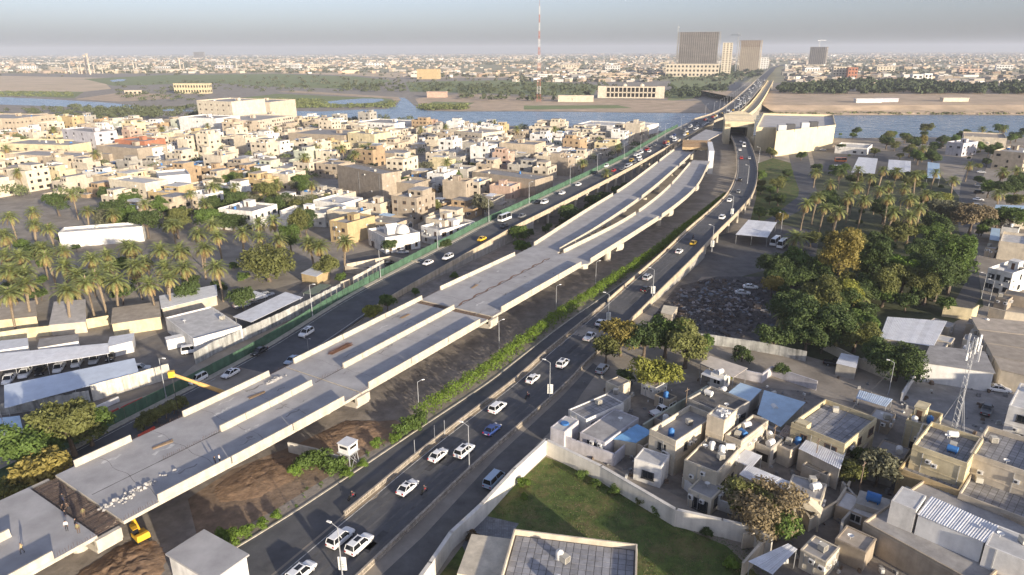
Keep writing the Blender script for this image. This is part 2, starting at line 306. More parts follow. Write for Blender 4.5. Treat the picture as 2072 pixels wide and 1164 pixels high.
# ---- the two finished carriageways
Cpts = [(-64, 30, 0), (-45, 58, 0), (-26.7, 90.7, 0), (-15.3, 111.2, 0), (0.4, 137.1, 0), (8.7, 152.9, 0), (21.1, 175, 0), (27.9, 186, .8), (37.6, 202, 2), (51.5, 225, 3.5), (66.2, 251, 5), (86.4, 287, 6), (103.5, 322, 6), (124.2, 377, 6), (144.7, 443, 6), (162, 505, 6), (172, 545, 6), (186, 600, 6)]
C = Path(Cpts, 4); CW = 10.8
Apts = [(-105, 36, 0), (-84, 76, 0), (-66.7, 113.6, 0), (-51, 148.6, 0), (-36.8, 187, .8), (-23.7, 213, 2), (-6.9, 243, 4), (1.5, 259, 4.8), (29, 306, 7), (72, 390, 8.5), (118, 485, 10), (172, 596, 11.5), (236, 722, 12), (404, 1150, 12), (567, 1575, 12), (770, 2100, 10), (1000, 2700, 5), (1300, 3400, 1)]
A = Path(Apts, 6); AW = 12.0
def awid(i): return AW if A.s[i] < 420 else min(17.0, AW + (A.s[i] - 420) / 120 * 5)
def road_strip(path, d0, d1, dz, a=0, b=None):
    m_ = MB(); m_.strip(path.line(d0, dz, a, b), path.line(d1, dz, a, b)); return m_
struct('right_road', road_strip(C, 0, CW, 0.05), M['asphalt'])
m = MB(); m.strip([A.off(i, -awid(i), .05) for i in range(A.n)], A.line(0, .05)); struct('left_road', m, M['asphalt'])
# service road D beside the hedge, its kerb, and the lane E by the white wall
Dl = Path([(-75, 40, 0), (-58, 62, 0), (-39.1, 86.1, 0), (-32.9, 94.8, 0), (-27.5, 102.9, 0), (-18.6, 116.5, 0), (-5.7, 136, 0), (0.4, 146.8, 0), (13.1, 169.3, 0), (26.4, 190.8, 0), (41.8, 215.4, 0), (53.7, 235, 0), (72, 268, 0)], 4)
m = MB()
for i in range(Dl.n - 1):
    pa, pb = Dl.p[i], Dl.p[i+1]; qa = C.at(C.near(pa.x, pa.y)[0], -0.45)[0]; qb = C.at(C.near(pb.x, pb.y)[0], -0.45)[0]
    m.quad((pa.x, pa.y, .03), (qa[0], qa[1], .03), (qb[0], qb[1], .03), (pb.x, pb.y, .03))
struct('service_road', m, M['asphalt'])
m = MB(); L_ = Dl.line(0); I_ = Dl.line(-0.32)
for z0, z1, X, Y in ((0, .16, L_, L_), (.16, .16, L_, I_)): m.strip([(p[0], p[1], z0) for p in X], [(p[0], p[1], z1) for p in Y])
m.strip([(p[0], p[1], .16) for p in I_], [(p[0], p[1], 0) for p in I_]); struct('service_road_kerb', m, M['kerb'])
lane = poly([(760, 1175), (857, 1085), (1005, 925), (1140, 800), (1200, 735), (1215, 745), (1175, 800), (1150, 840), (1080, 905), (1100, 893), (1035, 960), (912, 1085), (830, 1190)])
m = MB(); m.sheet(lane, .025); struct('side_lane', m, M['asphalt_old'])
m = MB()
for q in np.arange(20, C.s[-1], 1): pass
for d in (0.75, CW - 0.6): m.strip(C.line(d, .056), C.line(d + .16, .056))
struct('right_road_markings', m, M['marking'])
m = MB()
m.strip([A.off(i, -awid(i) + .7, .056) for i in range(A.n)], [A.off(i, -awid(i) + .86, .056) for i in range(A.n)]); m.strip(A.line(-.8, .056), A.line(-.64, .056))
struct('left_road_markings', m, M['marking'])
m = MB(); m.strip([A.off(i, -awid(i), .16) for i in range(A.n)], [A.off(i, -awid(i) - 1.5, .16) for i in range(A.n)]); m.strip([A.off(i, -awid(i), .0) for i in range(A.n)], [A.off(i, -awid(i), .16) for i in range(A.n)])
struct('left_road_pavement', m, M['kerb'])
# sand drifts against the median, repair patches
DR = mat('sand_drift', (.30, .245, .175), var=.3, scale=1.2)
for d_, s_, q0_, q1_, wd in ((.15, 1, 70, 330, 1.1), (CW - .15, -1, 60, 230, .7)):
    r_ = random.Random(int(q0_)); q_ = q0_
    while q_ < q1_:
        L = r_.uniform(4, 16); n_ = 6; W = [wd * r_.uniform(.25, 1) * math.sin(math.pi * (i + .4) / (n_ + .8)) + .1 for i in range(n_ + 1)]; m = MB(); m.strip([C.at(q_ + L * i / n_, d_, .054)[0] for i in range(n_ + 1)], [C.at(q_ + L * i / n_, d_ + s_ * W[i], .054)[0] for i in range(n_ + 1)]); struct('sand_drift_surface', m, DR); q_ += L + r_.uniform(0, 5)
r_ = random.Random(12); PT = mat('patched_asphalt', (.065, .066, .07), var=.3, scale=.8); PL = mat('worn_wheel_track', (.115, .113, .112), var=.35, scale=.5)
for k in range(16):
    q_ = r_.uniform(50, 330); d_ = r_.uniform(1.5, 8); L, W = r_.uniform(2, 7), r_.uniform(1, 2.4); m = MB(); m.strip([C.at(q_ + L * i / 3, d_, .0525)[0] for i in range(4)], [C.at(q_ + L * i / 3, d_ + W, .0525)[0] for i in range(4)]); struct('road_patch_surface', m, PT)
for d_ in (1.9, 3.4, 5.0, 6.5, 8.1, 9.6): m = MB(); qs_ = np.arange(30, C.s[-1] - 70, 5); m.strip([C.at(q_, d_ + .12 * math.sin(q_ / 9 + d_), .0515)[0] for q_ in qs_], [C.at(q_, d_ + .5 + .12 * math.sin(q_ / 7), .0515)[0] for q_ in qs_]); struct('wheel_track_surface', m, PL)
# dirt of the building site between the carriageways, red earth heaps, strips
site_line = [(p[0] - 1.0, p[1]) for p in Dl.line(-0.5)][2:]
m = MB(); m.sheet([(p[0], p[1]) for p in A.line(1.2)][4:44] + [(62, 300)] + [p[:2] for p in reversed(site_line)], .015); struct('site_ground', m, M['dirt'])
def mound(name, pts, h, mt, seed=1, n=26):
    """low uneven heap over a plan polygon"""
    r_ = random.Random(seed); xs = [p[0] for p in pts]; ys = [p[1] for p in pts]; x0, x1, y0, y1 = min(xs), max(xs), min(ys), max(ys); m_ = MB(); G = {}
    def inside(x, y):
        c = False; j = len(pts) - 1
        for i in range(len(pts)):
            if (pts[i][1] > y) != (pts[j][1] > y) and x < (pts[j][0] - pts[i][0]) * (y - pts[i][1]) / (pts[j][1] - pts[i][1]) + pts[i][0]: c = not c
            j = i
        return c
    def edge(x, y):
        b = 9e9
        for i in range(len(pts)):
            ax, ay = pts[i]; bx, by = pts[(i + 1) % len(pts)]; vx, vy = bx - ax, by - ay; t = max(0, min(1, ((x - ax) * vx + (y - ay) * vy) / (vx * vx + vy * vy))); b = min(b, math.hypot(x - ax - vx * t, y - ay - vy * t))
        return b
    w_ = min(x1 - x0, y1 - y0) * .25
    for i in range(n + 1):
        for j in range(n + 1):
            x = x0 + (x1 - x0) * i / n; y = y0 + (y1 - y0) * j / n; e = edge(x, y) if inside(x, y) else -1
            z = -.1 if e < 0 else .03 + h * min(1, e / w_) * (.45 + .55 * r_.random()); G[i, j] = len(m_.v); m_.v.append((x + r_.uniform(-.2, .2), y + r_.uniform(-.2, .2), z))
    for i in range(n):
        for j in range(n):
            q = [G[i, j], G[i+1, j], G[i+1, j+1], G[i, j+1]]
            if max(m_.v[k][2] for k in q) > 0: m_.f.append(tuple(q)); m_.m.append(0)
    return struct(name, m_, mt, smooth=True)
mound('red_earth_hill', poly([(150, 1164), (230, 1110), (300, 1080), (340, 1120), (330, 1164), (300, 1200), (140, 1200)]), 0.7, M['reddirt'], 3)
mound('rubble_hill', poly([(640, 880), (700, 850), (760, 850), (790, 875), (730, 905), (650, 905)]), 0.4, M['reddirt'], 5)
mound('red_soil_hill', poly([(430, 985), (520, 930), (590, 925), (600, 970), (520, 1010), (440, 1020)]), 0.35, M['reddirt'], 7)
sheet('red_soil_ground', [(380, 1010), (470, 950), (600, 900), (680, 860), (800, 850), (830, 870), (720, 930), (560, 1030), (470, 1080), (400, 1090)], mat('brown_soil', (0.25, 0.18, 0.125), var=0.4, scale=0.5, spot=0.6, spotcol=(0.17, 0.13, 0.10), bump=1.0, bscale=1.5), .022)
sheet('parking_ground', [(-60, 760), (120, 720), (280, 690), (420, 640), (540, 590), (640, 560), (560, 640), (440, 700), (330, 790), (200, 830), (-60, 890)], mat('yard_asphalt', (0.17, 0.158, 0.146), var=0.3, scale=.3, spot=.6, spotcol=(.25, .21, .165)), .02)
sheet('street_ground', [(690, 520), (780, 500), (900, 500), (880, 520), (790, 570), (700, 580), (740, 545)], M['asphalt_old'], .02)

# ---- flyover under construction
DZ = 7.5
Fr = Path([(-86, 31, DZ), (-69, 58, DZ), (-55.2, 79.6, DZ), (-42.0, 98.6, DZ), (-28.4, 119.5, DZ), (-4.4, 158.5, DZ), (22, 201.3, DZ)], 2)     # right edge of the wide deck
def edges(pts): return Path([P(*p) for p in pts], 2)
LBl = Path([P(1075, 500, DZ), P(1180, 432, DZ), P(1256, 385, DZ + .2), P(1296, 356, DZ + .7), P(1359, 308, DZ + 1.7), P(1403, 277, 9.9)], 2)
LBr = Path([P(1128, 512, DZ), P(1216, 459, DZ), P(1304, 397, DZ + .2), P(1364, 346, DZ + .9), P(1404, 309, DZ + 1.7), P(1434, 283, 9.9)], 2)
RBl = Path([P(1133, 515, DZ), P(1254, 453, DZ), P(1318, 410, DZ), P(1362, 370, DZ), P(1402, 324, DZ)], 2)
RBr = Path([P(1190, 534, DZ), P(1294, 468, DZ), P(1364, 421, DZ), P(1412, 376, DZ), P(1437, 326, DZ)], 2)
def Lx(q):                                     # width of the deck at arc length q
    return 20.0 + max(0, min(1, (q - 60) / 100)) * 3.4
fly = thing('concrete_flyover', 'unfinished pale concrete flyover deck with parapets running diagonally through the site', 'flyover', P(600, 830, 0), mark='the unfinished flyover')
FO = fly.location.copy()
def sub(pts): return [(p[0] - FO.x, p[1] - FO.y, p[2] - FO.z) for p in pts]
def deck_piece(Lp, Rp, name='deck', depth=1.7):
    """slab, fascia and box girder between two edge lines with the same number of points"""
    m_ = MB(); Lp = sub(Lp); Rp = sub(Rp); n = len(Lp)
    mix = lambda a, b, t, dz: (a[0] + (b[0] - a[0]) * t, a[1] + (b[1] - a[1]) * t, a[2] + dz)
    prof = [(0, 0), (1, 0), (1, -.55), (.93, -.6), (.80, -depth), (.20, -depth), (.07, -.6), (0, -.55)]
    rows = [[mix(Lp[i], Rp[i], t, dz) for i in range(n)] for t, dz in prof]
    for k in range(8):
        m_.strip(rows[(k + 1) % 8], rows[k], 0 if k == 0 else 1)
    for e in (0, n - 1): m_.add([r_[e] for r_ in rows], [tuple(range(8)) if e else tuple(range(7, -1, -1))], 1)
    return m_.build(name, [M['deck'], M['concrete']], fly)
def resample(path, n):
    return [path.at(path.s[-1] * i / (n - 1))[0] for i in range(n)]
joints = [(-75.5, 48.0)]
spans = [0.0, 34.0]
q_joint = [Fr.near(*P(x, y, DZ)[:2])[0] for x, y in ((250, 1062), (737, 797), (1000, 642), (1185, 535))]
SPANS = [(0.0, q_joint[0] - 3.2)] + [(q_joint[0] + .4, q_joint[1] - .15), (q_joint[1] + .15, q_joint[2] - 2.0), (q_joint[2] + .3, q_joint[3])]
for a, b in SPANS:
    qs = np.linspace(a, b, max(2, int((b - a) / 3))); deck_piece([Fr.at(q, -Lx(q))[0] for q in qs], [Fr.at(q, 0)[0] for q in qs])
# recessed joint pockets with bare reinforcement, rubble and planks
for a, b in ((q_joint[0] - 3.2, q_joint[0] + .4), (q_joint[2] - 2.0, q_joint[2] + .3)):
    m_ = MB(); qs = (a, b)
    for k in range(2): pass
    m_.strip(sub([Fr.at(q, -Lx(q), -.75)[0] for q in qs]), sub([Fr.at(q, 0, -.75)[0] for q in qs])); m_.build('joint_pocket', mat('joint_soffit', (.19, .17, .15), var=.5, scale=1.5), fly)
    m_ = MB(); r_ = random.Random(3)
    for d in np.arange(-Lx(a) + .6, -.5, .28):
        (x0, y0, z0), h = Fr.at(a + r_.uniform(0, .5), d + r_.uniform(-.2, .2), -.3); (x1, y1, z1), h = Fr.at(b - r_.uniform(0, .5), d + r_.uniform(-.3, .3), -.25); m_.tube(sub([(x0, y0, z0)])[0], sub([(x1, y1, z1)])[0], .035, n=4)
    for k in range(14):
        q = a + (b - a) * k / 14; p0 = Fr.at(q, -Lx(q) + .4, -.22)[0]; p1 = Fr.at(q, -.4, -.22)[0]; m_.tube(sub([p0])[0], sub([p1])[0], .03, n=4)
    m_.build('reinforcement', mat('dusty_bars', (.17, .125, .10), var=.5, scale=2), fly, kind='stuff')
    m_ = MB()
    for k in range(150):
        q = r_.uniform(a, b); p_, h = Fr.at(q, r_.uniform(-Lx(q), -.3), -.7); s_ = r_.uniform(.12, .4); m_.box(-s_, s_, -s_ * .7, s_ * .7, 0, s_ * .8, rz=r_.uniform(0, 3), o=sub([p_])[0], top=(.6, .6))
    m_.build('rubble', mat('broken_concrete', (.3, .26, .22), var=.5, scale=2, objvar=.1), fly, kind='stuff')
# branches
nb = 46
deck_piece(resample(LBl, nb), resample(LBr, nb)); deck_piece(resample(RBl, nb), resample(RBr, nb), depth=1.6)
deck_piece([LBl.at(LBl.s[-1] - .01)[0], P(1428, 262, 10.5)], [LBr.at(LBr.s[-1] - .01)[0], P(1462, 268, 10.5)])
# the wedge that joins the wide deck to both branches
q3 = q_joint[3]; wl0 = Fr.at(q3, -Lx(q3))[0]; wr0 = Fr.at(q3, 0)[0]
m_ = MB(); qs = [P(1075, 500, DZ), P(1128, 512, DZ), P(1133, 515, DZ), P(1190, 534, DZ)]
wedge = sub([wl0, wr0] + list(reversed(qs))); m_.add(wedge + [(x, y, z - 1.6) for x, y, z in wedge], [(0, 1, 2, 3, 4, 5)], 0)
m_.add([(x, y, z) for x, y, z in wedge] + [(x, y, z - 1.6) for x, y, z in wedge], [(i, i + 6, (i + 1) % 6 + 6, (i + 1) % 6) for i in range(6)] + [(11, 10, 9, 8, 7, 6)], 1); m_.build('deck', [M['deck'], M['concrete']], fly)
# parapets: one part per cast length
def parapet(line, q0, q1, d, h=1.25, t=.32, lip=True, flip=1):
    """a cast length along a line between two arc lengths, standing d to its right"""
    n = max(2, int((q1 - q0) / 3)); m_ = MB(); prof = [(0, 0), (0, h), (t * .7, h), (t * .85, .35), (t * 1.25, .12), (t * 1.25, 0)]
    rows = [[line.at(q0 + (q1 - q0) * k / n, d - flip * x, z)[0] for k in range(n + 1)] for x, z in prof]; rows = [sub(r_) for r_ in rows]; k = len(rows)
    for i in range(k - 1): m_.strip(rows[i + 1], rows[i]) if flip > 0 else m_.strip(rows[i], rows[i + 1])
    for e in (0, n): m_.add([r_[e] for r_ in rows], [tuple(range(k))])
    m_.build('parapet', M['concrete'], fly)
def parapet_run(line, q0, q1, d, piece=14.0, gap=.12, flip=1, h=1.25):
    n = max(1, round((q1 - q0) / piece)); w_ = (q1 - q0) / n
    for k in range(n): parapet(line, q0 + k * w_ + gap, q0 + (k + 1) * w_ - gap, d, flip=flip, h=h)
def fq(px, py): return Fr.near(*P(px, py, DZ)[:2])[0]
class Off:                                       # the left edge and the centre line as lines of their own
    def __init__(s, base, fn): s.b, s.fn = base, fn
    def at(s, q, d=0.0, dz=0.0): return s.b.at(q, s.fn(q) + d, dz)
FL = Off(Fr, lambda q: -Lx(q)); FM = Off(Fr, lambda q: -Lx(q) / 2)
for a, b in ((5, q_joint[0] - 8.5), (q_joint[0] + 5.5, q_joint[1] - 4.2), (q_joint[1] + 2.2, q_joint[2] - 5.2), (q_joint[2] + 4.3, q3 - 1.5)): parapet_run(Fr, a, b, -.05)
for a, b in ((4, fq(60, 975) - 6), (fq(152, 948), fq(262, 888)), (fq(378, 848), fq(552, 762)), (fq(600, 738), fq(856, 606)), (fq(893, 588), fq(1032, 515))): parapet_run(FL, a, b, .05, flip=-1, h=1.15)
for a, b in ((2, q_joint[0] - 9.5), (fq(455, 868) - 1, fq(640, 775) - 1), (fq(703, 742) - 1, fq(922, 622) - 1)):
    n = max(1, round((b - a) / 6)); w_ = (b - a) / n
    for k in range(n):
        m_ = MB(); q0, q1 = a + k * w_ + .05, a + (k + 1) * w_ - .05; rows = [sub([FM.at(q, x, z)[0] for q in (q0, (q0 + q1) / 2, q1)]) for x, z in ((-.4, 0), (-.2, .35), (-.16, 1.15), (.16, 1.15), (.2, .35), (.4, 0))]
        for i in range(5): m_.strip(rows[i], rows[i + 1])
        for e in (0, 2): m_.add([r_[e] for r_ in rows], [tuple(range(6))])
        m_.build('median_barrier', M['concrete'], fly)
for Lp, fl in ((LBl, -1), (LBr, 1), (RBl, -1), (RBr, 1)):
    E_ = Lp.s[-1]; k = 0
    for a, b in ((2, E_ * .30), (E_ * .32, E_ * .60), (E_ * .62, E_ * .93)): parapet_run(Lp, a, b, .05 * -fl, flip=fl, piece=12)
# piers: round column and a cap beam whose ends stand out past the deck
def pier(x, y, h, head, half, ztop):
    p_ = thing('bridge_pier', 'round capped concrete flyover pier', 'pier', (x, y, 0), head, 'flyover piers')
    m_ = MB(); m_.lathe([(0, 0), (1.25, 0), (1.25, ztop - 2.9), (0, ztop - 2.9)], 16); m_.build('column', M['concrete'], p_, smooth=False)
    m_ = MB(); w_ = 1.7; m_.add([(-w_, -half, ztop - 1.5), (w_, -half, ztop - 1.5), (w_, half, ztop - 1.5), (-w_, half, ztop - 1.5), (-w_, -half, ztop - 2.6), (w_, -half, ztop - 2.6), (w_, half, ztop - 2.6), (-w_, half, ztop - 2.6), (-w_, -half * .35, ztop - 3.3), (w_, -half * .35, ztop - 3.3), (w_, half * .35, ztop - 3.3), (-w_, half * .35, ztop - 3.3)],
            [(0, 1, 2, 3), (1, 0, 4, 5), (3, 2, 6, 7), (0, 3, 7, 11, 8, 4), (2, 1, 5, 9, 10, 6), (5, 4, 8, 9), (7, 6, 10, 11), (9, 8, 11, 10)]); m_.build('cap_beam', M['concrete'], p_)
    for s_ in (-1, 1):
        m_ = MB(); m_.box(-w_, w_, s_ * half - .35, s_ * half + .35, ztop - 2.0, ztop - .35); m_.build('end_block', M['concrete'], p_)
for q in (-1, *q_joint[:3]):
    q = max(q, 12) if q < 0 else q - (2 if q == q_joint[0] else 0); (x, y, z), h = Fr.at(q, -Lx(q) / 2); pier(x, y, DZ, h, Lx(q) / 2 + .25, DZ)
for Lp, Rp, fs in ((LBl, LBr, (.16, .42, .66, .88)), (RBl, RBr, (.12, .38, .64, .9))):
    for f in fs:
        a = Lp.at(Lp.s[-1] * f)[0]; b = Rp.at(Rp.s[-1] * f)[0]; h = math.atan2(b[1] - a[1], b[0] - a[0]) + math.pi / 2; pier((a[0] + b[0]) / 2, (a[1] + b[1]) / 2, 0, h, math.hypot(b[0] - a[0], b[1] - a[1]) / 2 - .3, a[2])
# seams, pour joints, starter bars and stains of the raw deck
SEAM = mat('dark_joint', (.10, .09, .085), var=.5, scale=2)
def seam(pts, w_, name='deck_joint', mt=SEAM, z=.006):
    m_ = MB(); n_ = len(pts); A_, B_ = [], []
    for i, p in enumerate(pts):
        q = pts[min(i + 1, n_ - 1)]; o = pts[max(i - 1, 0)]; dx, dy = q[0] - o[0], q[1] - o[1]; L = math.hypot(dx, dy) or 1; k = w_ * (.6 + .8 * rnd.random()) / 2; A_.append((p[0] + dy / L * k, p[1] - dx / L * k, p[2] + z)); B_.append((p[0] - dy / L * k, p[1] + dx / L * k, p[2] + z))
    m_.strip(sub(B_), sub(A_)); return m_.build(name, mt, fly)
for q0_, q1_ in ((q_joint[0] + 1, fq(450, 868)), (fq(640, 775), fq(703, 742)), (q_joint[2] + .5, q3 + 1)): seam([Fr.at(q_, -Lx(q_) / 2)[0] for q_ in np.arange(q0_, q1_, 1.2)], .22)
seam([Fr.at(q_, -Lx(q_) / 2 - .5 + .4 * math.sin(q_))[0] for q_ in np.arange(q_joint[2] + 2, q3 + 2, .8)], .55, 'rust_stain', mat('rust_stained_concrete', (.22, .13, .09), var=.5, scale=1.5), .004)
for a_, b_ in SPANS[1:]:
    for q_ in np.arange(a_ + 6, b_ - 3, 9.5): seam([Fr.at(q_ + .25 * math.sin(d_), d_)[0] for d_ in np.arange(-Lx(q_) + .4, -.4, .8)], .05)
BAR = mat('starter_bars', (.13, .08, .06), var=.4, scale=3)
def bars(line, q0_, q1_, d_, step=.35):
    m_ = MB(); r__ = random.Random(int(q0_ * 7))
    for q_ in np.arange(q0_, q1_, step):
        x, y, z = line.at(q_, d_ + r__.uniform(-.06, .06), 0)[0]; h_ = r__.uniform(.35, .8); m_.tube(sub([(x, y, z - .05)])[0], sub([(x + r__.uniform(-.08, .08), y + r__.uniform(-.08, .08), z + h_)])[0], .022, n=3, caps=False)
    m_.build('starter_bars', BAR, fly, kind='stuff')
for a_, b_, ln, d_ in ((fq(262, 888), fq(378, 848), FL, .2), (fq(552, 762), fq(600, 738), FL, .2), (fq(856, 606), fq(893, 588), FL, .2), (fq(1032, 515), q3, FL, .2), (q_joint[1] - 4.2, q_joint[1] + 2.2, Fr, -.2), (q_joint[2] - 5.2, q_joint[2] + 4.3, Fr, -.2), (q_joint[0] - 8.5, q_joint[0] + 5.5, Fr, -.2), (fq(262, 888), fq(452, 868), FM, 0), (fq(640, 775), fq(703, 742), FM, 0)): bars(ln, a_, b_, d_)
STN = mat('damp_concrete', (.24, .23, .225), var=.3, scale=.8); r_ = random.Random(21)
for k in range(46):
    q_ = r_.uniform(q_joint[0] + 2, q3 - 3); d_ = r_.uniform(-Lx(q_) + 1.2, -1.2); l_ = r_.uniform(.6, 4); seam([Fr.at(q_ + l_ * i / 5, d_ + .25 * math.sin(i * 1.7 + k))[0] for i in range(6)], r_.uniform(.15, .6), 'damp_stain', STN if k % 3 else mat('lime_stain', (.52, .51, .49), var=.3, scale=1), .003)
for px, py, nm, ds in ((330, 900, 'plank_stack', 'stack of brown planks on the flyover beside the left edge gap'), (520, 800, 'plank_stack', 'small plank stack on the flyover near the median end'), (820, 640, 'plank_stack', 'plank stack on the flyover beside the left parapet'), (960, 580, 'plank_stack', 'plank stack above the second deck joint')):
    x, y, z = P(px, py, DZ); t_ = thing(nm, ds, 'plank stack', (x, y, z + .01), R(57 + rnd.uniform(-15, 15)))
    for i in range(3):
        for j in range(2): m_ = MB(); m_.box(-1.6, 1.6, -.11, .11, 0, .06); m_.build('plank', mat('weathered_plank', (.30, .21, .13), var=.3, scale=2, objvar=.2), t_, (rnd.uniform(-.2, .2), (i - 1) * .26, j * .065), rnd.uniform(-.06, .06))
# rubble line, sheets and gear lying on the deck
def on_deck(px, py, dz=0.0): x, y, z = P(px, py, DZ + .01); return (x, y, z + dz)
r_ = random.Random(11)
for px, py, n, sp, what in ((262, 1002, 60, 2.2, 'grey crumpled tarpaulin heap lying on the flyover deck near the joint'), (556, 770, 40, 1.2, 'pale rubble heap on the flyover deck by the left parapet'), (690, 706, 30, 1.6, 'rusty bundle of steel bars lying on the flyover deck')):
    x, y, z = on_deck(px, py); m_ = MB(); h = R(58)
    for k in range(n):
        u, v = r_.gauss(0, sp), r_.gauss(0, sp * .22); s_ = r_.uniform(.12, .35)
        if 'bars' in what: m_.tube((u * .3 - 3, v, .05 + .03 * (k % 5)), (u * .3 + 3, v + r_.uniform(-.3, .3), .05 + .03 * (k % 5)), .04, n=4)
        else: m_.box(-s_, s_, -s_, s_ * .6, 0, s_ * 1.2, rz=r_.uniform(0, 3), o=(u, v, 0), top=(.5, .4))
    nm = 'steel_bars' if 'bars' in what else ('tarpaulin_heap' if 'tarp' in what else 'rubble_heap')
    tag(m_.build(nm, M['rust'] if 'bars' in what else mat('heap_grey', (.36, .35, .34), var=.4, scale=2), loc=(x, y, z), rz=h), what, nm.split('_')[0])
# ---- low concrete balustrades of the right road
def balustrade_mesh(L=3.0):
    m_ = MB(); m_.box(0, L - .04, -.2, .2, 0, .28); m_.box(0, L - .04, -.17, .17, .74, .92)
    for k in range(7): x = .1 + k * (L - .4) / 6; m_.box(x, x + .2, -.12, .12, .28, .74)
    return m_.mesh('balustrade_panel', mat('weathered_balustrade', (.40, .35, .285), var=.35, scale=1.2, streak=.3, spot=.4, spotcol=(.2, .17, .14)))
BAL = balustrade_mesh()
def balustrade(path, d, q0, q1, desc, mark=None):
    (x, y, z), h = path.at(q0, d); t_ = thing('road_balustrade', desc, 'barrier', (x, y, z), mark=mark); q = q0; k = random.Random(5)
    while q + 3 <= q1:
        (a, b, c_), h = path.at(q, d); o = put('panel', BAL, t_, (a - x, b - y, c_ - z), h + k.uniform(-.006, .006)); q += 3.0
qa = C.near(-26.7, 90.7)[0]; qe = C.near(27.9, 186)[0]
balustrade(C, -.1, qa, qe, 'long weathered concrete balustrade between the service road and the right road', 'the roadside balustrade')
balustrade(C, CW + .1, C.near(-29, 78)[0], C.near(18, 160)[0], 'long weathered concrete balustrade between the right road and the side lane')
def solid_parapet(path, d, q0, q1, name, desc, mt, h=.95, t=.3, piece=12.0, down=.9, cat='parapet'):
    (x, y, z), hh = path.at(q0, d); t_ = thing(name, desc, cat, (x, y, z)); n = max(1, int((q1 - q0) / piece)); w_ = (q1 - q0) / n
    for k in range(n):
        m_ = MB(); qs = np.linspace(q0 + k * w_, q0 + (k + 1) * w_ - .06, 4); prof = ((-t / 2, -down), (-t / 2, h), (t / 2, h), (t / 2, -down)); rows = [[(p[0] - x, p[1] - y, p[2] - z + dz) for p in [path.at(q, d + dx)[0] for q in qs]] for dx, dz in prof]
        for i in range(4): m_.strip(rows[i], rows[(i + 1) % 4])
        for e in (0, 3): m_.add([r_[e] for r_ in rows], [(0, 1, 2, 3)])
        m_.build('parapet_length', mt, t_)
M['cream_par'] = mat('cream_parapet', (.50, .42, .31), var=.2, scale=.6, streak=.3)
solid_parapet(C, -.1, qe, C.s[-1] - 62, 'road_parapet', 'cream parapet along the inner side of the elevated curved road', M['cream_par'])
solid_parapet(C, CW + .1, C.near(18, 160)[0], C.s[-1] - 62, 'road_parapet', 'cream parapet along the outer side of the elevated curved road', M['cream_par'])
solid_parapet(A, .2, A.near(-40, 178)[0], A.near(118, 485)[0], 'road_parapet', 'cream parapet on the site side of the rising left road', M['cream_par'])
qb0 = A.near(160, 572)[0]; 
solid_parapet(A, .2, A.near(165, 580)[0], 1500, 'bridge_parapet', 'cream parapet on the inner side of the old river bridge', M['cream_par'], h=1.1, piece=30)
class AL_:
    def at(s, q, d=0.0, dz=0.0):
        i = min(A.n - 1, int(np.searchsorted(A.s, q))); return A.at(q, -awid(i) + d, dz)
ALft = AL_()
solid_parapet(ALft, -1.6, A.near(172, 596)[0], 1500, 'bridge_parapet', 'cream parapet on the far left side of the old river bridge', M['cream_par'], h=1.1, piece=30)
# ramp walls under the raised roads and their columns
def ramp_wall(path, d, q0, q1, name, mt):
    m_ = MB(); qs = np.arange(q0, q1, 4); m_.strip([path.at(q, d, -.05)[0] for q in qs], [(*path.at(q, d)[0][:2], -.1) for q in qs]); return struct(name, m_, mt)
for pth, d, a, b, nm in ((A, .25, A.near(-45, 160)[0], A.near(10, 275)[0], 'left_road_ramp_wall'), (ALft, -1.5, A.near(-45, 160)[0], A.near(10, 275)[0], 'left_road_outer_wall'), (C, CW + .12, C.near(18, 160)[0], C.near(60, 238)[0], 'right_road_ramp_wall'), (C, -.14, C.near(22, 178)[0], C.near(60, 238)[0], 'right_road_inner_wall')): ramp_wall(pth, d, a, b, nm, M['concrete_grey'])
m_ = MB()
for pth, d0, d1, a, b in ((A, -AW - 1.5, .3, A.near(5, 268)[0], A.near(160, 572)[0]), (C, -.2, CW + .2, C.near(58, 236)[0], C.s[-1] - 60), (A, -AW - 6.5, .3, A.near(160, 572)[0], 1560)):
    qs = np.arange(a, b, 5)
    rows = [[pth.at(q, d0, -.02)[0] for q in qs], [pth.at(q, d0 + 1.5, -1.2)[0] for q in qs], [pth.at(q, d1 - 1.5, -1.2)[0] for q in qs], [pth.at(q, d1, -.02)[0] for q in qs]]
    for i in range(3): m_.strip(rows[i], rows[i + 1])
struct('road_slab', m_, M['concrete'])
m0 = MB(); m0.tube((0, 0, 0), (0, 0, 1), .55, n=10, caps=False); m0.box(-.7, .7, -.9, .9, .9, 1.0); COLM = m0.mesh('road_column', M['concrete'])
for pth, ds, a, b, st, lab in ((A, (-1.0, -6, -11), A.near(8, 272)[0], A.near(120, 488)[0], 14, 'concrete column below the left road'), (C, (1.5, CW - 1.2), C.near(62, 242)[0], C.s[-1] - 85, 18, 'concrete column below the curved road')):
    q = a; 
    while q < b:
        for d in ds: (x, y, z), h = pth.at(q, d); tag(put('road_column', COLM, None, (x, y, 0), h, (1, 1, z - 1.15)), lab, 'column', 'columns of the raised roads')
        q += st
for q in np.arange(A.near(178, 605)[0], 1450, 52):
    (x, y, z), h = A.at(q, -9); m_ = MB(); m_.box(-1.3, 1.3, -7, 7, -1, z - 1.1); tag(m_.build('bridge_pier', M['concrete'], loc=(x, y, 0), rz=h), 'wall-like pier of the old bridge', 'pier', 'piers of the river bridges')
